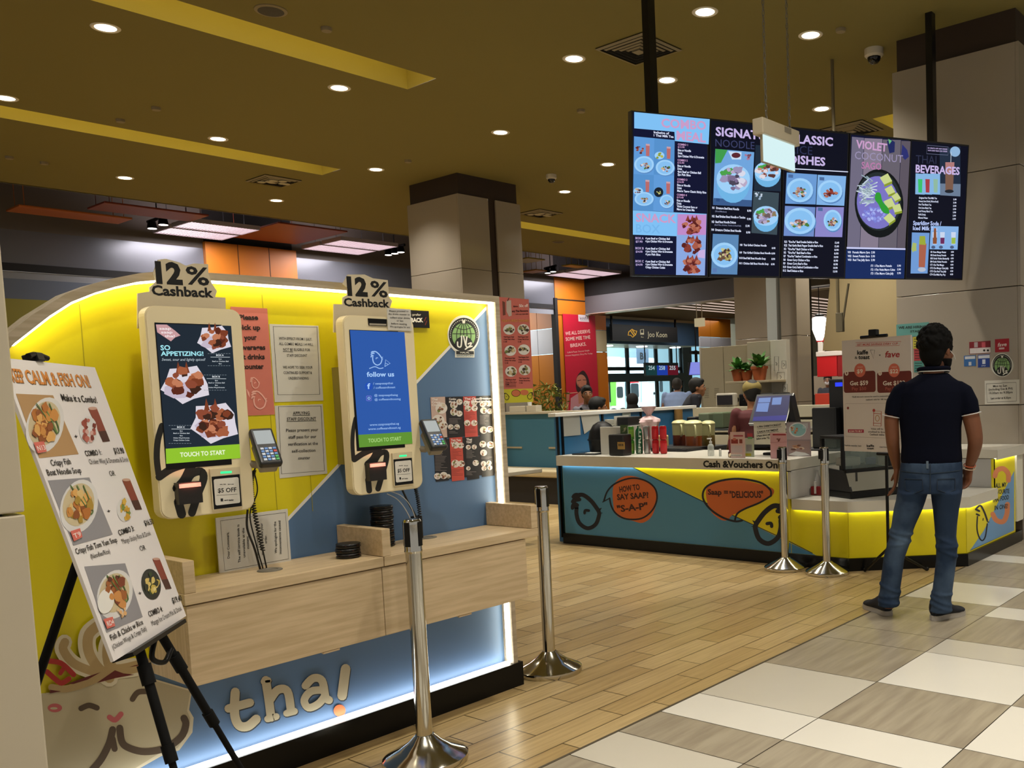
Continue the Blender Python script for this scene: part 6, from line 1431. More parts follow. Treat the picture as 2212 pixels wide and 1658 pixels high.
for x, y, s_ in ((1300,690,58), (1335,790,50), (1390,850,44), (1330,905,56), (1400,950,50), (1330,1040,54)):
    a = rr.uniform(-.4, .4); q = [(x + s_*cos(a + t_), y + s_*.9*sin(a + t_)) for t_ in (.4, 1.9, 3.4, 5.0)]; g.poly(q, E('c8d48a'), 9); g.poly([q[0], q[1], (q[1][0], q[1][1]+s_*.4), (q[0][0], q[0][1]+s_*.4)], E('8a9a2c'), 8.5)
g.poly(spline([(1210,815),(1248,818),(1268,890),(1318,950),(1325,1000),(1270,985),(1230,915),(1200,870)], 4, True), E('2f9a34'), 10)
g.poly([(948,1298),(1474,1310),(1474,1324),(948,1314)], E('c8ccf4'), 3); g.poly([(944,1320),(1474,1328),(1462,1580),(934,1580)], E('13295c'), 3)
for i, s in enumerate(['V01  Pomelo Mango Sago  5.90', 'V02  Sweet Potato Sago  5.90', 'V03  Red Tea Jelly Sago  5.90']): g.t(s, 956, 1354+i*34, 1200, 1356+i*34, 19, WH, .03)
for i, (s, p_) in enumerate((('IT1  I-Tim Mango Pomelo', '5.90'), ('IT2  I-Tim Violet Mango Cubes', '5.90'), ('IT3  I-Tim Mango Cube Jelly', '5.90'))): g.t(s, 1164, 1476+i*34, 1352 + (28 if i == 1 else 15*(i == 2)), 1476+i*34, 19, WH, .03); g.t(p_, 1400, 1474+i*33, 1432, 1474+i*33, 17, WH, .03)
g.build('screen', t)
t, g = screen(4, 'rightmost hanging menu screen, titled Thai beverages')
g.poly([(1780,420),(1965,400),(1968,840),(1785,830)], E('1f2c40'), 2); g.poly([(1780,730),(1968,735),(1965,846),(1785,835)], E('6a7c94'), 3)
g.stroke([(1668,388),(1858,404),(1855,476),(1664,464)], 3, E('7a80a0'), 3, closed=True); g.lines([('50 CENTS OFF ANY DRINK', 1674, 418, 1850, 430), ('WITH EVERY MAIN DISH ORDER', 1674, 440, 1848, 450)], LAV, 12, .02)
g.t('THAI', 1566, 548, 1750, 556, 74, E('2c3048'), 0)
g.poly([(1830,540),(1912,540),(1898,800),(1832,800)], E('7a5a4a'), 4); g.poly([(1832,540),(1912,540),(1908,640),(1832,630)], E('b07a78'), 5); g.ell(1866, 800, 40, 16, E('20242c'), 4); g.ell(1918, 445, 46, 46, E('8fb4d8'), 5); g.stroke([(1882,450),(1880,540)], 5, E('c8d0dc'), 5)
g.t('BEVERAGES', 1564, 630, 1958, 652, 68, LAV, .03, 8)
for i, (x, c_1) in enumerate(((1610, '3ac06a'), (1676, 'a83a44'), (1748, '8fb8a0'))):
    g.poly([(x-45,640),(x+36,645),(x+36,830),(x-48,826)], E('84b4e0'), 3); g.poly([(x-24,690),(x+16,692),(x+12,812),(x-20,810)], E(c_1), 4)
for i, s in enumerate(['Original Hot Thai Milk Tea', 'Honey Lime Drink (Warm/Iced)', 'Hot Thai Black Tea', 'Hot Lime Black Tea', 'Iced Honey Black Tea', 'Soft Drink', 'Mineral Water']): g.t(s, 1594-i, 866+i*29.5, 1594+len(s)*6.2, 870+i*29.5, 16, WH, .025); g.t('3.90', 1902-i, 880+i*29, 1930-i, 880+i*29, 15, WH, .025)
g.t('Sparkling Soda /', 1542, 1100, 1795, 1106, 36, E('b8c8f8'), .03); g.t('Iced Milk Tea', 1540, 1146, 1760, 1150, 34, E('b8c8f8'), .03)
g.poly([(1532,1168),(1690,1172),(1672,1535),(1520,1535)], E('6f9ad4'), 3); g.poly([(1596,1265),(1662,1268),(1648,1480),(1592,1478)], E('a8604a'), 5); g.poly([(1600,1200),(1650,1200),(1655,1280),(1596,1275)], E('9aa83a'), 6); g.ell(1620, 1500, 36, 20, E('b4bccc'), 5); g.blob(1552, 1300, 26, 50, E('a8b86a'), 4, rr)
g.poly([(1702,1110),(1950,1115),(1940,1322),(1690,1318)], E('84b0e4'), 4)
for x, c_1 in ((1738, '7a4a3c'), (1806, '6a2a5a'), (1905, '9ab84a')): g.poly([(x-22,1165),(x+20,1165),(x+16,1275),(x-20,1275)], E('c8d4ec'), 5); g.poly([(x-20,1215),(x+18,1215),(x+15,1270),(x-19,1270)], E(c_1), 6); g.ell(x-15, 1300, 18, 14, E('4a5a7c'), 6)
g.poly([(1728,1130),(1748,1130),(1752,1270),(1724,1270)], E('8a5030'), 7)
for i, s in enumerate(['S01 Rose Mango Nectar', 'S02 Soda Honey Pomelo', 'S03 Soda Violet Butterfly', 'S04 Soda Violet Pomelo', 'CT1 Cha Thai Mango', 'CT2 Cha Mango Cube Jelly', 'CT3 Cha Red Tea Jelly', 'CT4 Cha Mala Pop Pop']): g.t(s, 1698-i, 1350+i*28.8, 1700+len(s)*6.6, 1352+i*28.8, 16, WH, .025); g.t('4.90', 1880-i, 1350+i*28.6, 1906-i, 1350+i*28.6, 15, WH, .025)
g.build('screen', t)
# hanging emergency sign in front of the screens
yS = 2.75
a_ = at(1653, 300, y=yS); b_ = at(1723, 330, y=yS)
zt = at(1690, 268, y=yS).z; zm = at(1690, 302, y=yS).z; zb = at(1690, 360, y=yS).z
hs = thing('hanging_sign', 'white lit emergency sign box on two chains in front of menu screens', 'sign', ((a_.x+b_.x)/2, yS, zb))
m = MB(); m.bbox((a_.x-.02, yS-.0, zm), (b_.x+.03, yS+.07, zt), .006); m.build('sign_housing', M('d5cab2', r=.4), hs)
m = MB(); m.bbox((a_.x, yS+.02, zb), (b_.x, yS+.035, zm), .003); m.build('panel_rim', M('b5ab94', r=.4), hs)
m = MB(); m.box((a_.x+.006, yS+.0165, zb+.006), (b_.x-.006, yS+.0195, zm)); m.build('lit_panel', E('d6f2f4', 1.0), hs)
m = MB(); m.box((a_.x+.6*(b_.x-a_.x), yS-.003, zm+.05), (a_.x+.8*(b_.x-a_.x), yS, zm+.08)); m.build('maker_plate', M('8f887a', r=.5), hs)
for px in (1657, 1707):
    c = at(px, 255, y=yS+.03); m = MB(); n = 60; L = (H - zt)/n
    for i in range(n):
        z0 = zt + i*L; q = i % 2
        pts = [Vector((c.x + (.007*sin(t_) if q else 0), yS+.035 + (0 if q else .007*sin(t_)), z0 + L/2 + L*.62*cos(t_))) for t_ in [2*pi*k/8 for k in range(8)]]
        m.tube(pts, .0024, 4, closed=True)
    m.build('chain', M('7d7a72', r=.4, m=.6), hs)
# thin rod dropping behind the screens to a bracket
p = at(1793, 228, z=H)
p = Vector((8.3, 0, 0)); q = at(1810, 650, x=8.3); tp = at(1795, 300, x=8.3)
rd = thing('hanging_bracket', 'grey rod hanging from the ceiling to a slanted bracket below the screens', 'bracket', (8.3, q.y, H))
m = MB(); m.cyl((8.3, q.y, H), (8.3, q.y, at(1812, 710, x=8.3).z), .017, n=10); m.build('rod', M('6a6048', r=.4), rd)
e0 = at(1833, 612, x=8.3); e1 = at(1818, 712, x=8.3); m = MB(); m.tube([e0, e1], .012, 8); m.bbox((8.28, e1.y-.02, e1.z-.02), (8.33, q.y+.02, e1.z+.17), .004); m.build('slanted_plate', M('5c5440', r=.5), rd)

# ------------------------------------------------------------------ far passage, bus windows and neighbouring shops
mb = MB(); mb.box((18.96, 6.0, 3.72), (19.3, 17.99, 4.2)); mb.box((18.96, 6.0, 4.2), (18.99, 17.99, 5.6), 1)
mb.box((18.93, 6.0, 3.70), (19.32, 17.99, 3.722), 2)
struct(mb.build('trim_2', [M('55565a', r=.5), M('0b0b0b', r=.9), M('b5b0a6', r=.3, m=.5)]))
mb = MB(); mb.quad([(19.3, 0, 4.22), (40, 0, 4.22), (40, 22, 4.22), (19.3, 22, 4.22)]); struct(mb.build('ceiling', M('4a3c22', r=.9)))
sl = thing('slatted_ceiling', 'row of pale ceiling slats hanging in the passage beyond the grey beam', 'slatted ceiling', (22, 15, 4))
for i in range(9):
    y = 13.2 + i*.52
    m = MB(); m.box((19.4, y, 4.0), (30, y+.13, 4.012)); m.cyl((20.5, y+.035, 4.012), (20.5, y+.035, 4.22), .01, n=6); m.build('slat', E('d6bdae', .9), sl)  # slats given a glow of their own for the light on their undersides
lamp('AREA', 'passage_lamp', (24, 14, 4.19), 110, (1, .93, .85), (0, 0, 0), shape='RECTANGLE', size=6, size_y=4)
lamp('AREA', 'passage_lamp', (26.5, 20.3, 4.1), 60, (1, .95, .9), (0, 0, 0), shape='RECTANGLE', size=5, size_y=1.5)
def wall_passage():
    mb = MB(); y = 22.0
    mats = [M('4d6f96', r=.5), M('c2bba8', r=.5), M('7f8f9c', r=.4), M('b86a12', r=.45), M('cfc9b4', r=.5), M('8a7a2c', r=.6)]
    x0 = 23.4; x1 = 29.75
    mb.box((x0, y, 3.25), (x1, y+.1, 4.13), 0); mb.box((x0, y-.03, 4.13), (x1+.2, y+.1, 4.22), 1)
    mb.box((x0, y+.1, 3.25), (x1+.2, y+2.0, 3.3), 2)
    return mb.build('wall_passage', mats)
struct(wall_passage())
struct((lambda m: (m.quad([(34, -6, -.1), (34, -6, 5.6), (34, 24, 5.6), (34, 24, -.1)]), m)[1])(MB()).build('wall_right', M('6b5f4c', r=.8)))
# orange and cream cladding left and right of the passage
def cladding(name, label, plane_y, px0, px1, ztop, zs, cols, seam, bottom=0):
    x0 = at(px0, 760, y=plane_y).x; x1 = at(px1, 760, y=plane_y).x
    t = thing(name, label, 'cladding', ((x0+x1)/2, plane_y, 0)); zz = [ztop] + zs + [bottom]
    for (a, b), c in zip(zip(zz, zz[1:]), cols):
        n = seam
        for i in range(n):
            u0 = x0 + (x1-x0)*i/n; u1 = x0 + (x1-x0)*(i+1)/n
            m = MB(); m.box((u0+.008, plane_y, b+.008), (u1-.008, plane_y+.06, a-.008)); m.build('cladding_panel', M(c, r=.4), t)
    return t
cladding('clad_pier', 'orange and cream pier just right of the red banner', 18.0, 1281, 1312, 3.72, [at(1297,713,y=18).z, at(1297,760,y=18).z], ['b86a12', 'b8ad88', 'b96c10'], 1)
cladding('clad_wall', 'orange and white clad wall behind the hanging exit box, right of the blue frieze', 20.5, 1513, 1580, 4.2, [at(1540,728,y=20.5).z, at(1540,750,y=20.5).z], ['a4600f', 'b5b5bc', 'b5ad98'], 3)
# inner orange wall seen through the opening
t = thing('clad_wall', 'orange and white panelled wall seen through the opening left of the red banner', 'cladding', (17.8, 19, 0))
for i in range(4):
    y0 = 18.12 + i*.62
    for z0, z1, c in ((0, 1.0, 'a8660f'), (1.0, at(1170, 766, x=17.8).z, 'b26e10'), (at(1170, 766, x=17.8).z, at(1170, 711, x=17.8).z, 'b3bac6'), (at(1170, 711, x=17.8).z, 3.9, '9a5a10')):
        m = MB(); m.box((17.80, y0+.008, z0+.008), (17.86, y0+.612, z1-.008)); m.build('cladding_panel', M(c, r=.45), t)
lamp('AREA', 'lobby_fill', (16.6, 20.0, 3.6), 60, (1, .93, .85), (0, radians(-40), 0), shape='RECTANGLE', size=1.5, size_y=2)  # unseen fill light added to brighten the orange wall
# red banner
BPn = face_y(17.97)
o, g = sheet('red_banner', 'tall red banner of a woman eating on the orange pier', 'banner', BPn, [(1216,678),(1281,681),(1298,884),(1224,884)], M('b3122e', r=.5), .004, .0)
g.crop = (1140, 640, .15686); WB = M('d9b8ac', r=.6)
g.rect(693, 250, 842, 352, M('cfc6c8', r=.5), 1); g.t('koufu', 718, 318, 822, 310, 40, M('4a3a4a', r=.5), .01); g.stroke([(722,330),(818,322)], 4, M('4a3a4a', r=.5), 3)
g.lines([('WE ALL DESERVE', 518, 535, 860, 500), ('SOME MEE TIME', 524, 612, 860, 582), ('BREAKS.', 588, 700, 808, 676)], WB, 48, .015); g.lines([('Kaffe & Toast. Discover Simple', 545, 782, 846, 752), ('Instant Happiness Shop Pte Today', 520, 826, 890, 792)], WB, 22, 0)
HR = M('2a0f10', r=.6); SK = M('b4745a', r=.5)
g.poly(spline([(690,1080),(760,1020),(820,1090),(850,1200),(870,1330),(780,1330),(680,1310),(660,1180)], 5, True), HR, 2); g.ell(738, 1170, 70, 96, SK, 3, 22, -.15); g.stroke([(690,1210),(705,1250),(780,1240)], 6, HR, 5); g.stroke([(686,1160),(730,1150)], 9, HR, 5); g.stroke([(760,1148),(800,1150)], 9, HR, 5); g.ell(745, 1262, 22, 12, M('7a2a2a', r=.5), 5)
g.poly([(590,1400),(680,1340),(800,1350),(880,1430),(880,1580),(585,1580)], M('c08a90', r=.5), 3); g.poly([(690,1330),(740,1290),(780,1340),(760,1460),(700,1480)], SK, 5); g.poly([(530,1330),(560,1305),(575,1340),(560,1560),(530,1560)], SK, 4); g.stroke([(580,1330),(680,1322)], 8, M('d8b49a', r=.5), 6)
g.build('banner_print', o)
# station sign
JP = face_y(21.6)
c0 = JP.uv(1322, 701); c1 = JP.uv(1464, 738)
z0 = JP.uv(1390, 737)[1]; z1 = JP.uv(1390, 703)[1]
js = thing('station_sign', 'long dark hanging station sign with an orange arrow logo', 'sign', JP.P((c0[0]+c1[0])/2, z0))
m = MB(); m.prism(JP, [(c0[0], z0), (c1[0], z0), (c1[0], z1), (c0[0], z1)], -.12, 0); m.build('sign_box', M('0c1418', r=.5), js)
for u in (c0[0]+.02, c1[0]-.06):
    m = MB(); m.prism(JP, [(u, z1), (u+.06, z1), (u+.06, 4.2), (u, 4.2)], -.1, -.04); m.build('hanger', BLACK, js)
J3 = (1290, 660, .14477); g = Art(JP, J3); CR = E('c9bc98', .8); OGE = E('d29a2c', .9)
g.t('Joo Koon', 752, 466, 1042, 472, 82, CR, .0); g.stroke([(645,360),(692,352),(694,428),(648,430)], 10, CR, 3, closed=True); g.rect(652, 405, 690, 425, CR, 3); g.t('Bus', 655, 474, 692, 476, 18, CR, 0)
g.stroke([(470,390),(520,350),(560,375),(590,375),(575,430),(530,470),(500,440),(462,440),(470,390)], 12, OGE, 3); g.stroke([(500,375),(545,440)], 14, OGE, 3); g.stroke([(525,365),(565,425)], 12, OGE, 3)
g.build('sign_lettering', js)
NP = face_y(22.6)
n0 = NP.uv(1394, 784); n1 = NP.uv(1466, 812)
zt_, zb_ = NP.uv(1430, 783)[1], NP.uv(1430, 811)[1]; zm_ = NP.uv(1430, 789)[1]
ns = thing('route_sign', 'small hanging bus number sign with green, blue and red boxes', 'sign', NP.P((n0[0]+n1[0])/2, zb_))
m = MB(); m.prism(NP, [(n0[0], zb_), (n1[0], zb_), (n1[0], zt_), (n0[0], zt_)], -.1, 0); m.build('sign_box', M('26343a', r=.5), ns)
m = MB()
for u in (n0[0]+.02, n1[0]-.05): m.prism(NP, [(u, zt_), (u+.03, zt_), (u+.03, 3.26), (u, 3.26)], -.06, -.03)
m.build('hanger', BLACK, ns)
g = Art(NP); uu = [n0[0]+.02 + (n1[0]-n0[0]-.04)*k/3 for k in range(4)]
for k, (c_1, s) in enumerate((('16383a', '254'), ('1c3a9c', '258'), ('5a1420', '255'))):
    g.uvpoly([(uu[k], zb_+.02), (uu[k+1], zb_+.02), (uu[k+1], zm_), (uu[k], zm_)], E(c_1), 4)
    px0 = 1401 + k*22.6; g.t(s, px0, 798, px0+13, 798.5, 8.5, E('a8c0c4'), .02, 12)
g.build('route_panels', ns)
# bus window wall
def win(n, px0, px1, y0, y1, label=None):
    P_ = face_y(24.0); u0 = P_.uv(px0, 780)[0]; u1 = P_.uv(px1, 780)[0]; z1 = P_.uv((px0+px1)/2, y0)[1]; z0 = max(.05, P_.uv((px0+px1)/2, y1)[1])
    m = MB(); f = .07
    for q in ([(u0, z0), (u1, z0), (u1, z0+f), (u0, z0+f)], [(u0, z1-f), (u1, z1-f), (u1, z1), (u0, z1)], [(u0, z0), (u0+f, z0), (u0+f, z1), (u0, z1)], [(u1-f, z0), (u1, z0), (u1, z1), (u1-f, z1)]): m.prism(P_, q, -.08, 0)
    o = struct(m.build('window_%d' % n, M('182226', r=.4)))
    m = MB(); m.prism(P_, [(u0+f, z0+f), (u1-f, z0+f), (u1-f, z1-f), (u0+f, z1-f)], -.045, -.035); m.build('pane', M('cfe8f0', r=.05, a=.12), o)
k = 1
for a_, b_ in ((1306, 1356), (1357, 1418), (1419, 1450), (1451, 1472)):
    win(k, a_, b_, 741, 796); win(k+1, a_, b_, 796, 905); k += 2
mb = MB(); x0 = at(1306, 780, y=24).x; x1 = at(1472, 780, y=24).x; mb.box((x0, 23.9, 1.92), (x1, 24.05, 2.25)); mb.box((x1, 23.9, 0), (x1+.6, 24.1, 3.4)); mb.box((x0, 23.85, .55), (x1, 23.9, .62)); struct(mb.build('trim_3', M('2b3a40', r=.5)))
mb = MB(); mb.quad([(20, 33, -.5), (44, 33, -.5), (44, 33, 7), (20, 33, 7)]); mb.quad([(20, 24.2, 6.9), (44, 24.2, 6.9), (44, 33, 6.9), (20, 33, 6.9)], 1); mb.quad([(44, 24.2, -.5), (44, 33, -.5), (44, 33, 7), (44, 24.2, 7)])
struct(mb.build('wall_busbay', [M('b9dce8', r=.7), M('aac4d8', r=.7)]))
lamp('AREA', 'bay_fill', (31, 25.2, 6.4), BUS_W, (.80, .95, 1), (radians(40), 0, 0), shape='RECTANGLE', size=10, size_y=1.5)  # added fill, no fixture; makes the bus bay bright
def bus(px0, px1, y, label, col, stripe, wins):
    P_ = face_y(y); u0 = P_.uv(px0, 800)[0]; u1 = P_.uv(px1, 800)[0]
    t = thing('city_bus', label, 'bus', ((u0+u1)/2, y+1, 0))
    m = MB(); m.bbox((u0, y, .35), (u1, y+2.4, 3.1), .18, seg=3); m.build('bus_body', M(col, r=.3), t)
    g = Art(P_, (0, 0, 1), .002)
    for q, c in stripe: g.poly(q, M(c, r=.4), 1)
    g.build('bus_livery', t)
    for q in wins:
        w0 = P_.uv(q[0], q[1]); w1 = P_.uv(q[2], q[3]); m = MB(); m.prism(P_, rrect(w0[0], w1[1], w1[0], w0[1], .08, 3), .003, .012); m.build('bus_window', M('20303a', r=.15), t)
    for u in (u0+.9, u1-.9): m = MB(); m.cyl((u, y-.02, .42), (u, y+.25, .42), .42, n=20); m.build('wheel', BLACK, t)
bus(1312, 1351, 27.0, 'white and lime green bus front outside the passage window', 'dff0ea', [([(1318,812),(1331,812),(1331,876),(1318,876)], '6fd84a')], [(1332,835,1346,858), (1315,822,1319,868)])
bus(1353, 1424, 27.6, 'pale blue bus with red route stripe outside the passage window', 'c9e4f2', [([(1353,820),(1378,815),(1380,826),(1354,828)], 'c8303c'), ([(1384,812),(1386,812),(1386,868),(1384,868)], '8ab0c8'), ([(1400,825),(1424,824),(1424,826),(1400,827)], '9ac0d4')], [(1362,828,1380,858), (1350,824,1358,856), (1411,846,1415,852), (1424,822,1432,846)])
o, g = sheet('bay_board', 'grey hanging board with a large letter B outside the passage window', 'sign', face_y(25.6), [(1374,752),(1400,754),(1400,786),(1375,785)], M('6f8aa8', r=.6), .03, 0)
g.crop = J3; g.t('B1', 632, 798, 718, 800, 98, M('101828', r=.6), .04); g.build('board_print', o)
m = MB(); u = at(1387, 752, y=25.65); m.cyl((u.x, 25.62, u.z), (u.x, 25.62, 6.9), .02, n=6); m.build('hanger_rod', BLACK, o)
o, g = sheet('arrivals_screen', 'blue bus arrivals screen mounted beside the passage window', 'screen', face_y(21.0), [(1488,783),(1514,782),(1512,810),(1484,810)], M('101018', r=.4), .08, 0)
g.crop = J3; g.poly([(1370,845),(1545,842),(1535,1030),(1345,1032)], E('7f86e0', .95), 1)
for i in range(7): g.stroke([(1385-i*3, 868+i*22), (1525-i, 866+i*22)], 5, E('a8acf0', .9), 2)
g.build('screen_face', o)
m = MB(); u = at(1502, 782, y=21.1); m.box((u.x-.06, 21.03, u.z), (u.x+.06, 21.08, u.z+.45)); m.cyl((u.x, 21.06, u.z+.4), (u.x, 21.06, 4.2), .025, n=8); m.box((u.x-.35, 20.95, u.z+.3), (u.x+.4, 21.1, u.z+.42)); m.build('wall_bracket', BLACK, o)
for px, py in ((1311, 737), (1386, 739), (1458, 741)):
    p = at(px, py, y=22.9); p.z = 3.248; disc('soffit_light', 'soffit downlight at the %s of the passage window' % {1311: 'left end', 1386: 'middle', 1458: 'right end'}[px], 'ceiling light', p, .22, 'f0f4f4', None, .03, 'soffit lights over the passage window').data.materials[0] = E('f4fbff', 5)
# exit box hanging in the passage
pz = at(1511, 696, x=19.9)
ex = thing('exit_box', 'small cream exit box hanging on two rods in the passage', 'sign', pz)
hh_ = at(1511, 687, x=19.9).z - pz.z; y0 = at(1520, 696, x=19.9).y; y1 = at(1502, 696, x=19.9).y
m = MB(); m.bbox((19.85, y0, pz.z-hh_), (19.97, y1, pz.z+hh_), .01); m.build('box_body', E('c9b890', .7), ex)
for y in (y0+.05, y1-.05): m = MB(); m.cyl((19.9, y, pz.z+hh_), (19.9, y, 4.2), .012, n=6); m.build('rod', M('b5a888', r=.5), ex)

# coffee stall back wall with plants
CW = 10.5
cw = thing('stall_back_wall', 'beige half-height back wall of the neighbouring coffee stall', 'stall wall', (CW, 7, 0))
zt = at(1560, 748, x=CW).z; ya, yb, yc, yd = [at(px, 760, x=CW).y for px in (1514, 1616, 1668, 1703)]
for u, v, c, d in ((ya, at(1562, 760, x=CW).y, 'a69c84', 0), (at(1562, 760, x=CW).y, yb, 'a69c84', 0), (yb, yc, 'b3ab98', .03), (yc, yd, 'd4d0c4', .05)):
    m = MB(); m.bbox((CW-d, v+.004, 0), (CW+.05, u-.004, zt + (.03 if d else 0)), .004); m.build('wall_panel', M(c, r=.5), cw)
g = Art(face_x(CW-.05), (1480, 580, .2051), .001)
for x0, y0, x1, y1 in ((940,925,985,1075), (1020,970,1062,1050), (970,1090,1045,1190), (1030,1215,1078,1300)):
    g.stroke([(x0,y0),(x1,y0),(x1,y1),(x0,y1)], 4, M('4a4a44', r=.6), 2, closed=True); g.stroke([((x0+x1)/2-8,(y0+y1)/2-15),((x0+x1)/2+8,(y0+y1)/2),((x0+x1)/2-4,(y0+y1)/2+18)], 5, M('4a4a44', r=.6), 2)
g.build('wall_pictures', cw)
g = Art(face_x(CW), (1480, 580, .2051), .001)
for x0 in (205, 310):
    for i in range(6): g.stroke([(x0, 1262+i*19), (x0+45, 1260+i*19)], 4, M('6f675a', r=.6), 2)
g.build('printed_list', cw)
zs = at(1625, 822, x=10.2).z; ys0, ys1 = at(1590, 822, x=10.2).y, at(1655, 822, x=10.2).y
sh = thing('plant_shelf', 'small pale shelf on the coffee stall wall carrying three potted plants', 'shelf', (10.25, (ys0+ys1)/2, zs))
m = MB(); m.bbox((10.02, ys1-.15, zs-.03), (CW-.001, ys0+.05, zs), .004); m.build('shelf_board', M('b5a88c', r=.5), sh)
def plant(px, s, label, seed, leaves):
    p = Vector((10.2, at(px, 815, x=10.2).y, zs+.001)); rnd = random.Random(seed)
    t = thing('potted_plant', label, 'plant', p, 0, 'potted plants on the coffee stall shelf')
    m = MB(); m.lathe([(.065*s, 0), (.09*s, .13*s), (.1*s, .13*s), (.1*s, .16*s), (.085*s, .16*s), (.08*s, .14*s), (0, .14*s)], o=p, n=18); m.build('clay_pot', M('a8562c', r=.7), t, smooth=True)
    m = MB()
    for i in range(leaves):
        a = rnd.uniform(0, 2*pi); L = rnd.uniform(.13, .24)*s; e = rnd.uniform(.3, 1.2); w = .035*s; b = p + Vector((0, 0, .14*s)); d = Vector((cos(a), sin(a), 0)); sd = Vector((-sin(a), cos(a), 0))
        P_ = [b + d*(L*q*cos(e)*1.1) + Vector((0, 0, L*(q*sin(e)*1.5 - q*q*.5))) for q in (0, .4, .75, 1.0)]; W_ = [.2*w, w, .8*w, .05*w]
        for j in range(3): m.quad([P_[j]-sd*W_[j], P_[j]+sd*W_[j], P_[j+1]+sd*W_[j+1], P_[j+1]-sd*W_[j+1]], j % 2)
    m.build('leaves', [M('3a6a2c', r=.5), M('4f8438', r=.5)], t)
plant(1595, 1.0, 'left potted plant on the coffee stall shelf', 1, 26); plant(1614, .85, 'small middle potted plant on the coffee stall shelf', 2, 18); plant(1641, 1.15, 'right and largest potted plant on the coffee stall shelf', 3, 34)
cb = thing('coffee_counter', 'dark back counter of the coffee stall under the plant shelf', 'counter', (10.1, 6.8, 0))
m = MB(); m.box((9.85, 6.1, 0), (10.44, 7.2, .95)); m.build('cabinet', M('2a241e', r=.6), cb); m = MB(); m.bbox((9.8, 6.05, .951), (10.44, 7.25, .985), .004); m.build('worktop', M('a69c84', r=.4), cb)
p = Vector((10.1, at(1650, 860, x=10.1).y, .9855))
em = thing('espresso_machine', 'black espresso machine on the coffee stall counter', 'coffee machine', p)
m = MB(); m.bbox((9.95, p.y-.24, .9855), (10.35, p.y+.28, 1.02), .008); m.bbox((10.15, p.y-.22, 1.02), (10.35, p.y+.26, 1.22), .006); m.bbox((9.93, p.y-.25, 1.22), (10.36, p.y+.28, 1.38), .015); m.build('machine_body', M('121214', r=.35), em)
for dy in (-.1, .12): m = MB(); m.cyl((10.03, p.y+dy, 1.17), (10.03, p.y+dy, 1.22), .035, n=14); m.tube([(10.03, p.y+dy, 1.18), (9.9, p.y+dy, 1.17)], .012, 8); m.build('brew_head', STEEL, em)
p = Vector((9.95, at(1578, 850, x=9.95).y, .9855))
gr = thing('coffee_grinder', 'black and chrome coffee grinder left of the capped worker', 'grinder', p)
m = MB(); m.lathe([(.06, 0), (.06, .03), (.035, .06), (.035, .22), (.07, .25), (.07, .36), (.05, .4), (0, .4)], o=p, n=18); m.build('grinder_body', BLACK, gr, smooth=True); m = MB(); m.ball(p + Vector((-.03, -.09, .32)), .055); m.build('chrome_bowl', CHROME, gr)
p = Vector((9.3, at(1595, 886, x=9.3).y, 0))
mp = thing('receipt_till', 'small dark till screen with pale frame left of the capped worker', 'till', (9.3, p.y, 1.236))
m = MB(); m.bbox((9.02, p.y-.14, 1.2365), (9.10, p.y+.14, 1.40), .02); m.build('till_frame', M('a8a294', r=.4), mp); m = MB(); m.box((9.012, p.y-.11, 1.26), (9.0195, p.y+.11, 1.375)); m.build('till_screen', M('120a0c', r=.2), mp)
# white upright panel and steel pole in front of the beige column
pp = thing('service_pole', 'pale upright panel and thin steel pole beside the beige column', 'pole', (11.9, at(1668, 760, x=11.9).y, 0))
y0, y1 = at(1682, 700, x=11.9).y, at(1657, 700, x=11.9).y
m = MB(); m.box((11.9, y0, 0), (11.96, y1, H)); m.build('pale_panel', M('aab0b0', r=.5), pp)
y = at(1684, 740, x=11.8).y; m = MB(); m.cyl((11.8, y, 0), (11.8, y, H), .03, n=12); m.build('steel_pole', M('6a6a64', r=.35, m=.5), pp)
# beige bulkhead, red shop and pendant lamp
bk = thing('beige_bulkhead', 'plain beige bulkhead hanging from the ceiling left of the right column', 'bulkhead', (14, 7, 3))
BKP = face_x(14.0); a0 = BKP.uv(1793, 613); a1 = BKP.uv(1777, 757); a2 = BKP.uv(1950, 757)
m = MB(); m.prism(BKP, [a1, (a2[0], a2[1]), (a2[0]+1, a2[1]), (a2[0]+1, H-.002), (a0[0]-.12, H-.002), a0], -.25, 0); m.build('bulkhead_body', M('c9b88e', r=.6), bk)
db = thing('dark_header', 'dark grey header over the gap right of the beige column', 'header', (14.4, 8, 3))
m = MB(); m.box((14.3, at(1796, 640, x=14.3).y, at(1760, 617, x=14.3).z), (14.5, at(1730, 640, x=14.3).y, H)); m.build('header_body', M('4a463e', r=.6), db)
y = at(1751, 740, x=13.76).y; m = MB(); m.box((13.72, y-.03, 0), (13.78, y+.03, H-.01)); tag(m.build('black_post', BLACK), 'thin black post right of the beige column', 'post')
pl_ = at(1770, 708, x=15.2); sc = 1.0
pd = thing('pendant_lamp', 'glowing white pendant lamp hanging beside the beige bulkhead', 'lamp', pl_)
m = MB(); h0 = at(1770, 735, x=15.2).z; h1 = at(1770, 684, x=15.2).z; hh_ = h1-h0; r_ = (at(1754, 700, x=15.2) - at(1787, 700, x=15.2)).length/2
m.lathe([(r_*.35, 0), (r_*.55, hh_*.2), (r_*.85, hh_*.5), (r_, hh_*.78), (r_*.9, hh_*.93), (r_*.5, hh_), (0, hh_)], o=(pl_.x, pl_.y, h0), n=24); m.build('lamp_shade', E('fff6ea', 5), pd, smooth=True)
m = MB(); m.lathe([(r_*.55, 0), (r_*.5, .03), (.02, .06), (0, .06)], o=(pl_.x, pl_.y, h1+.002), n=18); m.cyl((pl_.x, pl_.y, h1+.05), (pl_.x, pl_.y, H), .008, n=6); m.build('cap_and_wire', BLACK, pd)
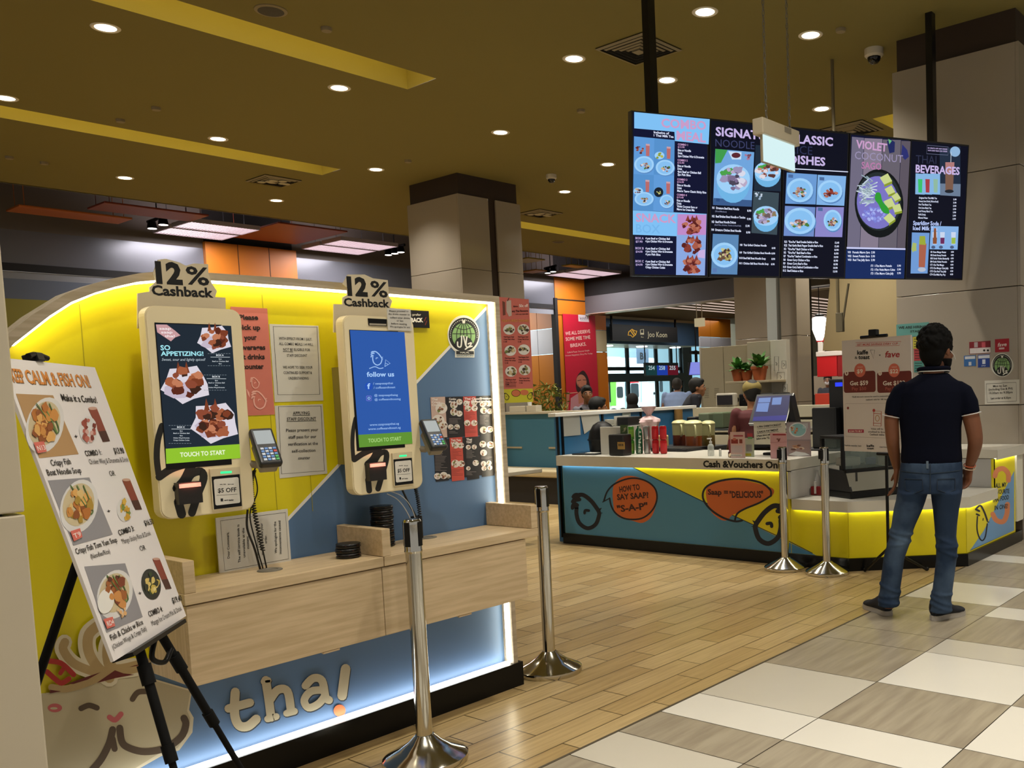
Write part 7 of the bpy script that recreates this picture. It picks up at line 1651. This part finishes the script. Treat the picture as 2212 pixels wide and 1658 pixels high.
lamp('POINT', 'pendant_glow', (pl_.x-.4, pl_.y, h0-.1), 25, (1, .95, .88), shadow_soft_size=.1)
rs = thing('red_stall', 'bright red stall front seen through the gap by the beige bulkhead', 'stall', (17, 8.5, 0))
def rbox(px0, py0, px1, py1, x, name, mat, d=.1):
    a, b = at(px0, py0, x=x), at(px1, py1, x=x); m = MB(); m.bbox((x, b.y, b.z), (x+d, a.y, a.z), .01); return m.build(name, mat, rs)
rbox(1764, 766, 1808, 812, 17.0, 'red_panel', M('c3121a', r=.5), .2); rbox(1808, 766, 1832, 812, 17.0, 'red_panel', M('8a1014', r=.5), .2); rbox(1762, 760, 1832, 766, 16.98, 'white_rail', M('d8cfc4', r=.5)); rbox(1763, 731, 1779, 738, 17.0, 'red_cap', M('b81018', r=.5)); rbox(1766, 738, 1777, 760, 17.0, 'white_post', M('d8d2c8', r=.5))
rbox(1757, 812, 1840, 850, 18.5, 'stall_back', M('b5a894', r=.6)); rbox(1760, 850, 1836, 1010, 17.0, 'stall_counter', M('c8402c', r=.5), .6)
lamp('AREA', 'stall_lamp', (16.2, at(1797, 780, x=16.2).y, 3.6), 60, (1, .95, .9), (0, radians(-30), 0), shape='RECTANGLE', size=1.5, size_y=1.5)
# plant and boxes on the dining partition
p = at(1182, 887, x=9.5); p = Vector((9.6, at(1182, 880, x=9.6).y, 0))
tp = thing('leafy_plant', 'feathery green potted plant standing behind the blue dining partition', 'plant', p)
m = MB(); m.lathe([(.16, 0), (.2, .35), (.2, .4), (.17, .4), (.16, .36), (0, .36)], o=p, n=20); m.build('plant_pot', M('6a5a44', r=.7), tp, smooth=True)
m = MB(); rnd = random.Random(4)
for i in range(7): q = p + Vector((rnd.uniform(-.25, .25), rnd.uniform(-.25, .25), rnd.uniform(1.0, 1.4))); m.tube(spline([p + Vector((0, 0, .36)), p.lerp(q, .5) + Vector((rnd.uniform(-.08, .08), rnd.uniform(-.08, .08), .2)), q], 4), .01, 5)
m.build('stems', M('4a4422', r=.7), tp)
m = MB()
for i in range(420):
    a = rnd.uniform(0, 2*pi); q = rnd.random()**.5*.34; z = rnd.uniform(.95, 1.62); q *= 1 - abs(z-1.3)/.9
    b = p + Vector((q*cos(a), q*sin(a), z)); d = Vector((rnd.uniform(-1, 1), rnd.uniform(-1, 1), rnd.uniform(-.9, .3))).normalized(); s_ = d.cross(Vector((rnd.random(), rnd.random(), .3))).normalized()*.012; L = rnd.uniform(.08, .16)
    m.quad([b - s_*.4, b + d*L*.5 - s_, b + d*L, b + d*L*.5 + s_], i % 2)
m.build('leaves', [M('6a7428', r=.6), M('8a8a34', r=.6)], tp)
for i, (px0, px1, h) in enumerate(((1107, 1141, .06), (1144, 1164, .065))):
    a, b = at(px0, 884, x=9.05).y, at(px1, 884, x=9.05).y; m = MB(); m.bbox((8.99, b, 1.2365), (9.11, a, 1.2365+h+.02), .005); tag(m.build('white_box', M('c9c2b0', r=.5)), '%s pale box on top of the blue dining partition' % ['left', 'right'][i], 'box')
m = MB(); a = at(1144, 870, x=9.05).y; m.lathe([(.03, 0), (.032, .09), (.02, .11), (.02, .15), (0, .15)], o=(9.05, a+.0, 1.345 if False else 1.3225), n=14); tag(m.build('white_dispenser', M('dcdcd8', r=.3), smooth=True), 'small white dispenser bottle on the boxes atop the partition', 'bottle')

# ------------------------------------------------------------------ people
ZA = Vector((0, 0, 1))
SKIN = M('70432a', r=.55, noise=.06, nscale=20); SKIN2 = M('9a6a4a', r=.55)
HAIR = M('060505', r=.8, noise=.4, nscale=60, spec=.15)
def limb(mb, pts, n=16):
    """tapered limb through (point, radius) pairs with rounded ends"""
    P = [Vector(p) for p, r in pts]; R = [r for p, r in pts]
    q = spline([tuple(p) for p in P], 4); m = len(q)
    rr = []
    for i in range(m):
        f = i/(m-1)*(len(R)-1); k = min(int(f), len(R)-2); rr.append(R[k] + (R[k+1]-R[k])*(f-k))
    mb.tube(q, rr, n); mb.ball(P[0], R[0]*.98); mb.ball(P[-1], R[-1]*.98)
def hand(mb, w, d, side, back, s=1.0, curl=.5, thumb=1):
    """palm and five bent fingers; w wrist, d hand direction, side towards the thumb, back = back of the hand"""
    d = d.normalized(); side = (side - d*side.dot(d)).normalized(); back = d.cross(side).normalized() if back is None else back
    pal = -back
    for k in range(4):
        o = (1.5-k)*.019*s; L = (.042, .048, .045, .036)[k]*s; r = .0088*s
        a = w + d*.085*s + side*o; b = a + (d*cos(curl*.5) + pal*sin(curl*.5))*L; c = b + (d*cos(curl*1.3) + pal*sin(curl*1.3))*L*.75; e = c + (d*cos(curl*2.1) + pal*sin(curl*2.1))*L*.55
        limb(mb, [(w + d*.03*s + side*o*.6, r*1.5), (a, r*1.25), (b, r*1.1), (c, r), (e, r*.85)], 10)
    t0 = w + d*.025*s + side*.018*s; t1 = t0 + (d*.6 + side*.8 + pal*.2).normalized()*.038*s; t2 = t1 + (d*.9 + side*.25 + pal*.35).normalized()*.032*s; t3 = t2 + (d*.95 + pal*.4).normalized()*.024*s
    limb(mb, [(t0, .014*s), (t1, .0115*s), (t2, .010*s), (t3, .0085*s)], 10)
    mb.loft([(w - d*.01*s, side, pal, .026*s, .019*s), (w + d*.03*s, side, pal, .036*s, .018*s), (w + d*.085*s, side, pal, .040*s, .014*s)], 16)
def head(mb, c, f, s=1.0, up=ZA):
    """skull, jaw, nose, ears and brow; c = centre between the ears, f = facing"""
    f = (f - up*f.dot(up)).normalized(); r = f.cross(up).normalized()
    X = Matrix(((r.x, f.x, up.x, c.x), (r.y, f.y, up.y, c.y), (r.z, f.z, up.z, c.z), (0, 0, 0, 1))) @ Matrix.Scale(s, 4)
    mb.ball((0, -.012, .035), .09, sc=(.86, 1.06, 1.0), mat=X, sub=3)
    mb.loft([(X @ Vector((0, y, z)), r, f, a*s, b*s) for y, z, a, b in ((.02, .03, .068, .075), (.026, -.02, .064, .07), (.034, -.06, .052, .058), (.045, -.095, .034, .036), (.05, -.108, .02, .02))], 20)
    mb.loft([(X @ Vector((0, y, z)), r, f, a*s, b*s) for y, z, a, b in ((.088, .02, .009, .008), (.098, 0, .010, .012), (.104, -.022, .014, .014), (.094, -.032, .012, .008))], 12)
    for q in (-1, 1):
        mb.ball((q*.078, -.008, -.002), .02, sc=(.4, .75, 1.3), mat=X); mb.ball((q*.033, .078, .028), .018, sc=(1.3, .5, .5), mat=X); mb.ball((q*.04, .055, -.02), .028, sc=(1, .8, .8), mat=X)
    mb.ball((0, .084, -.058), .016, sc=(1.5, .6, .5), mat=X); mb.ball((0, .082, -.070), .015, sc=(1.3, .6, .5), mat=X)
    return X
def face_parts(parent, X, eye='2a1a10', mouth=True):
    for q in (-1, 1):
        m = MB(); m.ball((q*.032, .079, .012), .0115, mat=X); o = m.build('eye', M('d8d2cc', r=.3), parent)
        m = MB(); m.ball((q*.032, .0875, .012), .0052, mat=X); m.build('iris', M(eye, r=.2), o)
        m = MB(); m.tube([X @ Vector((q*a, b, z)) for a, b, z in ((.016, .092, .03), (.034, .09, .036), (.052, .078, .03))], .0035, 6); m.build('eyebrow', HAIR, parent)
    if mouth: m = MB(); m.tube([X @ Vector((a, b, -.064)) for a, b in ((-.022, .084), (0, .094), (.022, .084))], .003, 6); m.build('lips', M('7a4038', r=.5), parent)

# --- the standing man
mF = Vector((.92, .39, 0)).normalized(); mR = Vector((mF.y, -mF.x, 0))
MPn = Plane((5.17, 2.29, 0), mR, ZA)
def rg(l, r, y, d, off=0.0):
    (u0, v0), (u1, v1) = MPn.uv(l, y), MPn.uv(r, y)
    return (MPn.P((u0+u1)/2, (v0+v1)/2, off), mR, -mF, (u1-u0)/2, d)
def pp_(x, y, n=0.0): u, v = MPn.uv(x, y); return MPn.P(u, v, n)
man = thing('person', 'man with dark hair in navy polo and jeans standing with his back turned', 'person', (5.17, 2.29, 0))
hc = pp_(2024, 763, 0.0); hf = (mF*cos(radians(34)) + mR*sin(radians(34)))
mb = MB()
HX = head(mb, hc + ZA*.005, hf, 1.06)
limb(mb, [(pp_(2020, 778, .01), .056), (pp_(2016, 812, .0), .062)], 18)
mb.loft([rg(1975, 2054, 815, .075), rg(1955, 2070, 830, .085), rg(1948, 2074, 860, .10), rg(1952, 2068, 930, .10), rg(1954, 2072, 1000, .10), rg(1946, 2072, 1050, .11)], 24)
LL = [(1946,2000,1066,.085), (1938,1988,1100,.078), (1929,1962,1160,.062), (1914,1948,1205,.06), (1907,1938,1285,.045), (1908,1932,1312,.04)]
RL = [(2015,2070,1066,.085), (2020,2066,1100,.078), (2026,2061,1160,.062), (2027,2062,1205,.06), (2018,2047,1295,.045), (2020,2044,1320,.04)]
for L in (LL, RL): mb.loft([rg(*q) for q in L], 20)
k_ = 1/353.0
arml = [(pp_(1955, 845), .046), (pp_(1928, 890, -.0), .0455), (pp_(1928, 945, .01), .041), (pp_(1931, 978, -.03), .036), (pp_(1937, 1012, -.07), .024)]
armr = [(pp_(2072, 845), .048), (pp_(2094, 890), .052), (pp_(2106, 945, .015), .045), (pp_(2103, 978, -.02), .038), (pp_(2095, 1008, -.05), .0255)]
limb(mb, arml); limb(mb, armr)
hand(mb, pp_(1937, 1012, -.07), (pp_(1934, 1050, -.09) - pp_(1937, 1012, -.07)), mF, None, 1.0, .35)
hand(mb, pp_(2095, 1008, -.05), (pp_(2090, 1040, -.06) - pp_(2095, 1008, -.05)), mF*.8 - mR*.6, None, .95, .75)
body = fuse(mb, 'body', SKIN, man, .0055, 3)
face_parts(man, HX)
m = MB(); up_ = ZA
mh = MB()
mh.ball((0, -.022, .052), .098, sc=(.90, 1.04, 1.0), mat=HX, sub=3); mh.ball((0, -.05, .0), .078, sc=(.95, .78, 1.0), mat=HX, sub=3); mh.ball((0, .03, .095), .062, sc=(1.1, 1.1, .7), mat=HX); mh.ball((0, -.045, -.045), .055, sc=(1.05, .75, .9), mat=HX)
for q in (-1, 1): mh.ball((q*.066, .022, .03), .026, sc=(.6, 1, 1.5), mat=HX)
rh = random.Random(3)
for i in range(150):
    a = rh.uniform(0, 2*pi); e = rh.uniform(-.15, 1.5); v = Vector((.086*cos(e)*cos(a), -.024 + .1*cos(e)*sin(a), .052 + .098*sin(e)))
    if v.y > .06 and v.z < .08: continue
    mh.ball(v, rh.uniform(.010, .017), sub=1, sc=(1, 1, 1.2), mat=HX)
fuse(mh, 'hair', HAIR, man, .0045, 1)
mh = MB(); mh.loft([(HX @ Vector((0, y, z)), HX.to_3x3() @ Vector((1,0,0)), HX.to_3x3() @ Vector((0,1,0)), a*1.06, b*1.06) for y, z, a, b in ((.024, -.035, .064, .071), (.036, -.07, .053, .06), (.047, -.1, .036, .04), (.052, -.113, .02, .022))], 18)
m2 = fuse(mh, 'beard', HAIR, man, .006, 2)
m = MB(); m.tube([HX @ Vector(v) for v in ((.086, .0, .005), (.09, .03, -.02), (.07, .07, -.04))], .0022, 5); m.build('white_earphone', M('d8d8d8', r=.4), man)
NAVYS = M('080b1a', r=.9, noise=.15, nscale=30, spec=.1)
mb = MB()
mb.loft([rg(1986, 2048, 806, .068), rg(1968, 2060, 817, .082), rg(1950, 2075, 827, .096), rg(1939, 2085, 846, .116), rg(1940, 2082, 885, .130), rg(1944, 2077, 925, .126), rg(1947, 2077, 962, .122), rg(1945, 2079, 988, .124), rg(1946, 2079, 999, .122)], 30)
mb.tube([pp_(1962, 836), pp_(1946, 848), pp_(1933, 872), pp_(1928, 898)], [.05, .057, .055, .050], 18); mb.tube([pp_(2064, 836), pp_(2080, 848), pp_(2091, 870), pp_(2095.5, 893)], [.05, .060, .060, .057], 18)
fuse(mb, 'polo_shirt', NAVYS, man, .008, 5)
m = MB()
for z, r_, dr in ((0, .074, .0), (.016, .070, .0)):
    pass
cc = pp_(2017, 803, 0); ring = [cc + mR*(.086*cos(t_)) + mF*(.076*sin(t_)) + ZA*(.004*cos(2*t_) - .012*sin(t_)) for t_ in [2*pi*i/30 for i in range(30)]]
m.tube([p + ZA*.012 for p in ring], .013, 8, closed=True); m.build('collar', NAVYS, man)
m = MB(); m.tube([p*1.0 + (p-cc)*.055 - ZA*.004 for p in ring], .0035, 6, closed=True); m.build('collar_piping', M('c9c9cc', r=.7), man)
for (c0, rr_), dd in (((pp_(1927, 899), .053), Vector((0, 0, 1))), ((pp_(2095.5, 894), .060), Vector((0, 0, 1)))):
    ax = mR; m = MB(); m.tube([c0 + mR*(rr_*1.02*cos(t_)) + mF*(rr_*1.02*sin(t_)) + ZA*((.02 if c0 is None else 0) + (-.012 if rr_ < .056 else .012)*cos(t_)*1.0) for t_ in [2*pi*i/26 for i in range(26)]], .003, 6, closed=True); m.build('sleeve_piping', M('c9c9cc', r=.7), man)
def jeans_mat():
    mt = M('2b3d57', r=.85, noise=.01, nscale=9, bump=.25, spec=.2); nt = mt.node_tree; mx = [n for n in nt.nodes if n.type == 'MIX'][0]; nz = [n for n in nt.nodes if n.type == 'TEX_NOISE'][0]
    n2 = nt.nodes.new('ShaderNodeTexNoise'); n2.inputs['Scale'].default_value = 3.2; n2.inputs['Detail'].default_value = 7; tc = [n for n in nt.nodes if n.type == 'TEX_COORD'][0]
    rp = nt.nodes.new('ShaderNodeValToRGB'); rp.color_ramp.elements[0].position = .42; rp.color_ramp.elements[1].position = .68
    nt.links.new(tc.outputs['Object'], n2.inputs['Vector']); nt.links.new(n2.outputs['Fac'], rp.inputs[0]); nt.links.new(rp.outputs[0], mx.inputs[0]); mx.inputs[6].default_value = rgb('22324a'); mx.inputs[7].default_value = rgb('52667f')
    return mt
JM = jeans_mat()
J0 = [(1946,2079,996,.122), (1943,2080,1020,.130), (1940,2080,1042,.136), (1938,2079,1062,.132)]
JL = [(1938,2006,1060,.125), (1935,2000,1080,.108), (1930,1993,1100,.098), (1926,1979,1130,.088), (1921,1968,1158,.080), (1917,1966,1172,.082), (1908,1954,1205,.074), (1903,1948,1250,.069), (1899,1943,1285,.068), (1896,1942,1308,.072)]
JR = [(2010,2079,1060,.125), (2012,2076,1080,.110), (2015,2072,1100,.098), (2018,2068,1130,.088), (2020,2066,1158,.080), (2022,2069,1175,.084), (2022,2067,1205,.076), (2017,2061,1250,.071), (2011,2055,1295,.069), (2008,2057,1320,.073)]
mb = MB(); mb.loft([rg(*q) for q in J0], 30)
for L in (JL, JR): mb.loft([rg(*q) for q in L], 24)
# folds in the cloth at knee and ankle
rnd = random.Random(7)
for L, ys in ((JL, (1148, 1160, 1172, 1268, 1284, 1298)), (JR, (1165, 1178, 1190, 1280, 1296, 1308))):
    for y in ys:
        k = max(i for i in range(len(L)-1) if L[i][2] <= y); a, b = L[k], L[k+1]; f = (y-a[2])/(b[2]-a[2]); l = a[0]+(b[0]-a[0])*f; r = a[1]+(b[1]-a[1])*f; d = a[3]+(b[3]-a[3])*f
        c, _, _, ra, _ = rg(l, r, y, d); tl = rnd.uniform(-.03, .03)
        mb.tube([c + mR*(ra*.98*cos(t_)) - mF*(d*.98*sin(t_)) + ZA*(tl*cos(t_)) for t_ in [2*pi*i/20 for i in range(20)]], .0085, 6, closed=True)
jn = fuse(mb, 'jeans', JM, man, .0075, 4)
def bk_(x, y, e=.002):
    """point on the back of the jeans hip"""
    k = max(i for i in range(len(J0)-1) if J0[i][2] <= y); a, b = J0[k], J0[k+1]; f = (y-a[2])/(b[2]-a[2]); l = a[0]+(b[0]-a[0])*f; r = a[1]+(b[1]-a[1])*f; d = a[3]+(b[3]-a[3])*f
    c, _, _, ra, _ = rg(l, r, y, d); u = MPn.uv(x, y)[0] - (c - MPn.O).dot(mR); q = max(-.98, min(.98, u/ra)); return c + mR*u - mF*(d*math.sqrt(1-q*q) + e)
for nm, pts in (('back_pocket', [(1955,1030),(1992,1030),(1994,1052),(1976,1060),(1957,1054)]), ('back_pocket', [(2024,1030),(2062,1030),(2062,1054),(2044,1060),(2024,1052)])):
    m = MB(); L = []
    for a, b in zip(pts, pts[1:] + pts[:1]):
        for i in range(5): L.append(bk_(a[0]+(b[0]-a[0])*i/5, a[1]+(b[1]-a[1])*i/5))
    m.tube(L, .0026, 5, closed=True); m.build(nm, M('1e2c3e', r=.9), jn)
m = MB(); m.tube([bk_(2009, y, .003) for y in (998, 1010, 1022, 1034, 1046, 1058)], .003, 5); m.build('centre_seam', M('22303f', r=.9), jn)
m = MB(); m.tube([bk_(x, 1018 + abs(x-2009)*-.06, .002) for x in range(1946, 2076, 8)], .0024, 5); m.build('yoke_seam', M('22303f', r=.9), jn)
m = MB(); q0 = bk_(2003, 997, .006); m.bbox((-.007, -.002, -.03), (.007, .004, .015), .0015, mat=Matrix.Translation(q0) @ Matrix.Rotation(math.atan2(mR.y, mR.x), 4, 'Z')); m.build('belt_loop', M('5a6a7a', r=.8), jn)
def shoe(toe, heel, label):
    d = (toe - heel); d.z = 0; L = d.length; d = d/L; r = Vector((d.y, -d.x, 0)); X = Matrix(((r.x, d.x, 0, heel.x), (r.y, d.y, 0, heel.y), (0, 0, 1, 0), (0, 0, 0, 1)))
    k = L/.29; r = r*1.12
    out = [(-.032,.01),(-.036,.05),(-.034,.11),(-.042,.17),(-.046,.22),(-.038,.265),(-.015,.288),(.012,.288),(.036,.262),(.044,.21),(.038,.15),(.034,.09),(.036,.04),(.028,.008),(0,-.004)]
    pl = Plane(X.translation, r, d); oo = [tuple(p) for p in spline([(a, b*k) for a, b in out], 3, True)]
    m = MB(); m.prism(Plane(X.translation + ZA*.001, r, d), oo, 0, .030); s_ = m.build('shoe_sole', M('a9a39c', r=.6), man, smooth=False)
    mb = MB(); mb.loft([(X @ Vector((0, y*k, z)), r, ZA, a, b) for y, z, a, b in ((.0, .066, .02, .034), (.012, .072, .036, .05), (.05, .075, .039, .058), (.09, .070, .040, .054), (.14, .056, .044, .038), (.2, .042, .046, .026), (.25, .038, .040, .02), (.28, .034, .02, .012))], 20)
    mb.loft([(X @ Vector((0, .05*k, .06)), r, d, .037, .05), (X @ Vector((0, .048*k, .105)), r, d, .04, .052)], 18)
    u = fuse(mb, 'shoe_upper', M('12151f', r=.75, noise=.3, nscale=40), man, .006, 3)
    m = MB(); m.tube([X @ Vector((a, b, z)) for a, b, z in ((.004, .006, .035), (.004, -.004, .07), (.003, .002, .105))], .003, 5); m.build('heel_tab', M('8a8a92', r=.6), u)
    m = MB(); m.ball(X @ Vector((.037, .10*k, .06)), .011, sc=(.3, 1, 1)); m.ball(X @ Vector((-.037, .10*k, .06)), .011, sc=(.3, 1, 1)); m.build('side_badge', M('6a6a70', r=.4), u)
hl = at(1922, 1330, z=0); shoe(hl - mR*.16 + mF*.225, hl, 'l')
hr = at(2014, 1340, z=0); shoe(hr + mR*.19 + mF*.19, hr, 'r')
w_ = pp_(2095.5, 1006, -.048); dw = (pp_(2090, 1040, -.06) - pp_(2103, 978, -.02)).normalized(); ax = dw.orthogonal().normalized(); ay = dw.cross(ax)
for o_, c in ((.0, 'b5502a'), (.018, 'd0b8a0')):
    m = MB(); m.tube([w_ + dw*o_ + ax*(.034*cos(t_)) + ay*(.034*sin(t_)) + dw*.004*sin(t_) for t_ in [2*pi*i/20 for i in range(20)]], .003, 6, closed=True); m.build('wrist_thread', M(c, r=.7), man)

# --- people in the background
def simple(label, px, py, x=None, y=None, face=0.0, shirt='444444', pants='1a1a1e', hair='0a0908', skin=None, lean=0.0, seat=False, extra=None, hs=1.0, width=.2, arms=None, drop=.15):
    """figure whose head centre lies at a photo pixel; face = heading angle of the gaze, lean = forward bend of the trunk"""
    hc = at(px, py, x=x, y=y); f = Vector((cos(face), sin(face), 0)); r = Vector((f.y, -f.x, 0)); sk = M(skin, r=.55) if skin else SKIN2
    hip_z = .52 if seat else .92
    top = hc.z - drop; base = Vector((hc.x, hc.y, 0)) - f*(lean*(top-hip_z)) - f*.03
    t = thing('person', label, 'person', base)
    hip = base + ZA*hip_z; ch = Vector((hc.x, hc.y, top)) - f*.03
    sp = [(hip, .17*width/.2, .12), (hip.lerp(ch, .35), .155*width/.2, .11), (hip.lerp(ch, .75), .19*width/.2, .12), (hip.lerp(ch, .92), .175*width/.2, .10), (hip.lerp(ch, 1.0), .07, .06)]
    mb = MB(); X = head(mb, hc, f, hs, up=(ZA - f*-.0).normalized())
    limb(mb, [(hc - ZA*.06 - f*.02, .052), (ch - ZA*.02, .056)], 14)
    mb.loft([(c, r, f, a*.92, b*.92) for c, a, b in sp], 20)
    A = arms or [(.05, .25, -.42), (.05, .3, -.42)]
    sh = hip.lerp(ch, .9); hands_ = []; sl = []
    for q, (ou, fw, dz_) in ((-1, A[0]), (1, A[1])):
        s0 = sh + r*(q*.17*width/.2); e0 = s0 + r*(q*.05) + f*.03 - ZA*.27; w0 = s0 + r*(q*ou) + f*fw + ZA*dz_
        limb(mb, [(s0, .048), (e0, .04), (w0, .027)], 12); sl.append((s0, e0, w0)); hand(mb, w0, (w0 - e0), -r*q, None, .92, .5)
    kn = []
    for q in (-1, 1):
        h0 = hip + r*(q*.09)
        if seat: k0 = h0 + f*.4; a0 = k0 - ZA*(hip_z-.08)
        else: k0 = base + r*(q*.1) + ZA*.48 + f*.01; a0 = base + r*(q*.11) + ZA*.08
        limb(mb, [(h0, .075), (k0, .052), (a0, .036)], 12); kn.append((h0, k0, a0))
        limb(mb, [(a0 - ZA*.03 - f*.04, .036), (a0 - ZA*.045 + f*.15, .03)], 10)
    b_ = fuse(mb, 'body', sk, t, .009, 3); face_parts(t, X)
    mb = MB(); mb.loft([(c, r, f, a, b) for c, a, b in sp[:-1]] + [(sp[-1][0], r, f, .085, .07)], 22)
    for s0, e0, w0 in sl: limb(mb, [(s0, .06), (s0.lerp(e0, .75), .054)], 12)
    fuse(mb, 'shirt', M(shirt, r=.8, noise=.1, nscale=12), t, .011, 4)
    mb = MB(); mb.loft([(hip + ZA*.03, r, f, .172*width/.2, .125), (hip - ZA*.08, r, f, .18*width/.2, .13)], 20)
    for h0, k0, a0 in kn: limb(mb, [(h0, .088), (k0, .066), (a0 + ZA*.0, .055)], 12)
    fuse(mb, 'trousers', M(pants, r=.8), t, .012, 3)
    if hair:
        mb = MB(); mb.ball((0, -.02, .05), .096, sc=(.9, 1.05, 1.0), mat=X, sub=3); mb.ball((0, -.052, .0), .074, sc=(1, .75, 1), mat=X); mb.ball((0, .03, .092), .058, sc=(1.1, 1.1, .7), mat=X)
        fuse(mb, 'hair', M(hair, r=.7), t, .009, 2)
    if extra: extra(t, X, hc, f, r, sh, hip)
    return t
def strap(t, X, hc, f, r, sh, hip):
    m = MB(); m.tube([sh + r*.12 + f*.11 + ZA*.03, sh + r*.02 + f*.14 - ZA*.12, sh - r*.1 + f*.13 - ZA*.3], .018, 8); m.build('bag_strap', BLACK, t)
def scarf(t, X, hc, f, r, sh, hip):
    mb = MB(); mb.ball((0, -.01, .035), .106, sc=(.92, 1.02, 1.05), mat=X, sub=3); mb.loft([(X @ Vector((0, -.02, -.05)), r, f, .085, .085), (X @ Vector((0, -.02, -.14)), r, f, .13, .1), (X @ Vector((0, -.02, -.24)), r, f, .2, .12)], 20); fuse(mb, 'headscarf', M('0d0c10', r=.8), t, .01, 4)
def cap_(t, X, hc, f, r, sh, hip):
    m = MB(); mb = MB(); mb.ball((0, -.012, .062), .102, sc=(.92, 1.06, .78), mat=X, sub=3); mb.loft([(X @ Vector((0, .07, .06)), r, ZA, .075, .012), (X @ Vector((0, .15, .045)), r, ZA, .06, .008)], 16); fuse(mb, 'cap', M('7a6a34', r=.8), t, .008, 3)
    m = MB(); m.tube([X @ Vector((q*.075, .06, -.05)) for q in (-1, 1)], .004, 5); m.build('mask_strap', M('14141a', r=.7), t)
def mask_(t, X, hc, f, r, sh, hip):
    m = MB(); m.ball((0, .072, -.045), .052, sc=(1.15, .55, .95), mat=X); m.build('face_mask', M('e6e6ea', r=.7), t)
    m = MB()
    for q in (-1, 1): m.tube([X @ Vector((q*.033 + .026*cos(a), .094, .012 + .02*sin(a))) for a in [2*pi*i/14 for i in range(14)]], .003, 5, closed=True)
    m.build('glasses', BLACK, t)
simple('seated person in grey top with black strap, in front of the red banner', 1268, 852, x=10.3, face=-2.2, shirt='7d7a84', lean=.25, hair='0d0a09', extra=strap, seat=True, hs=1.05)
simple('person of whom only dark hair shows above the blue partition', 1293, 882, x=9.75, face=-.6, shirt='15130f', lean=.1, seat=True, hs=1.25)
simple('person in dark headscarf seated before the bus window', 1366, 868, x=11.6, face=.9, shirt='120f12', lean=.1, seat=True, hair=None, extra=scarf, hs=1.05)
simple('person in light blue shirt standing bent forward past the dark pot', 1463, 834, x=12.2, face=.5, shirt='8aa0cc', lean=.3, hair='2a2622', hs=1.0, drop=.09, width=.24)
simple('person in navy shirt with head bowed before the beige stall wall', 1507, 838, x=9.45, face=-.92, shirt='0b0e1c', lean=.42, hs=.98, width=.27, drop=.075)
simple('stall worker in maroon shirt and olive cap behind the till', 1624, 852, x=7.72, face=.8, shirt='4a1216', lean=.1, hair='0d0b0a', extra=cap_, hs=1.05)
simple('masked person in grey shirt behind the red stall counter', 1788, 822, x=17.95, face=-2.75, shirt='4a4d58', lean=0, hair='0c0a0a', extra=mask_, skin='b58a70', hs=1.1)
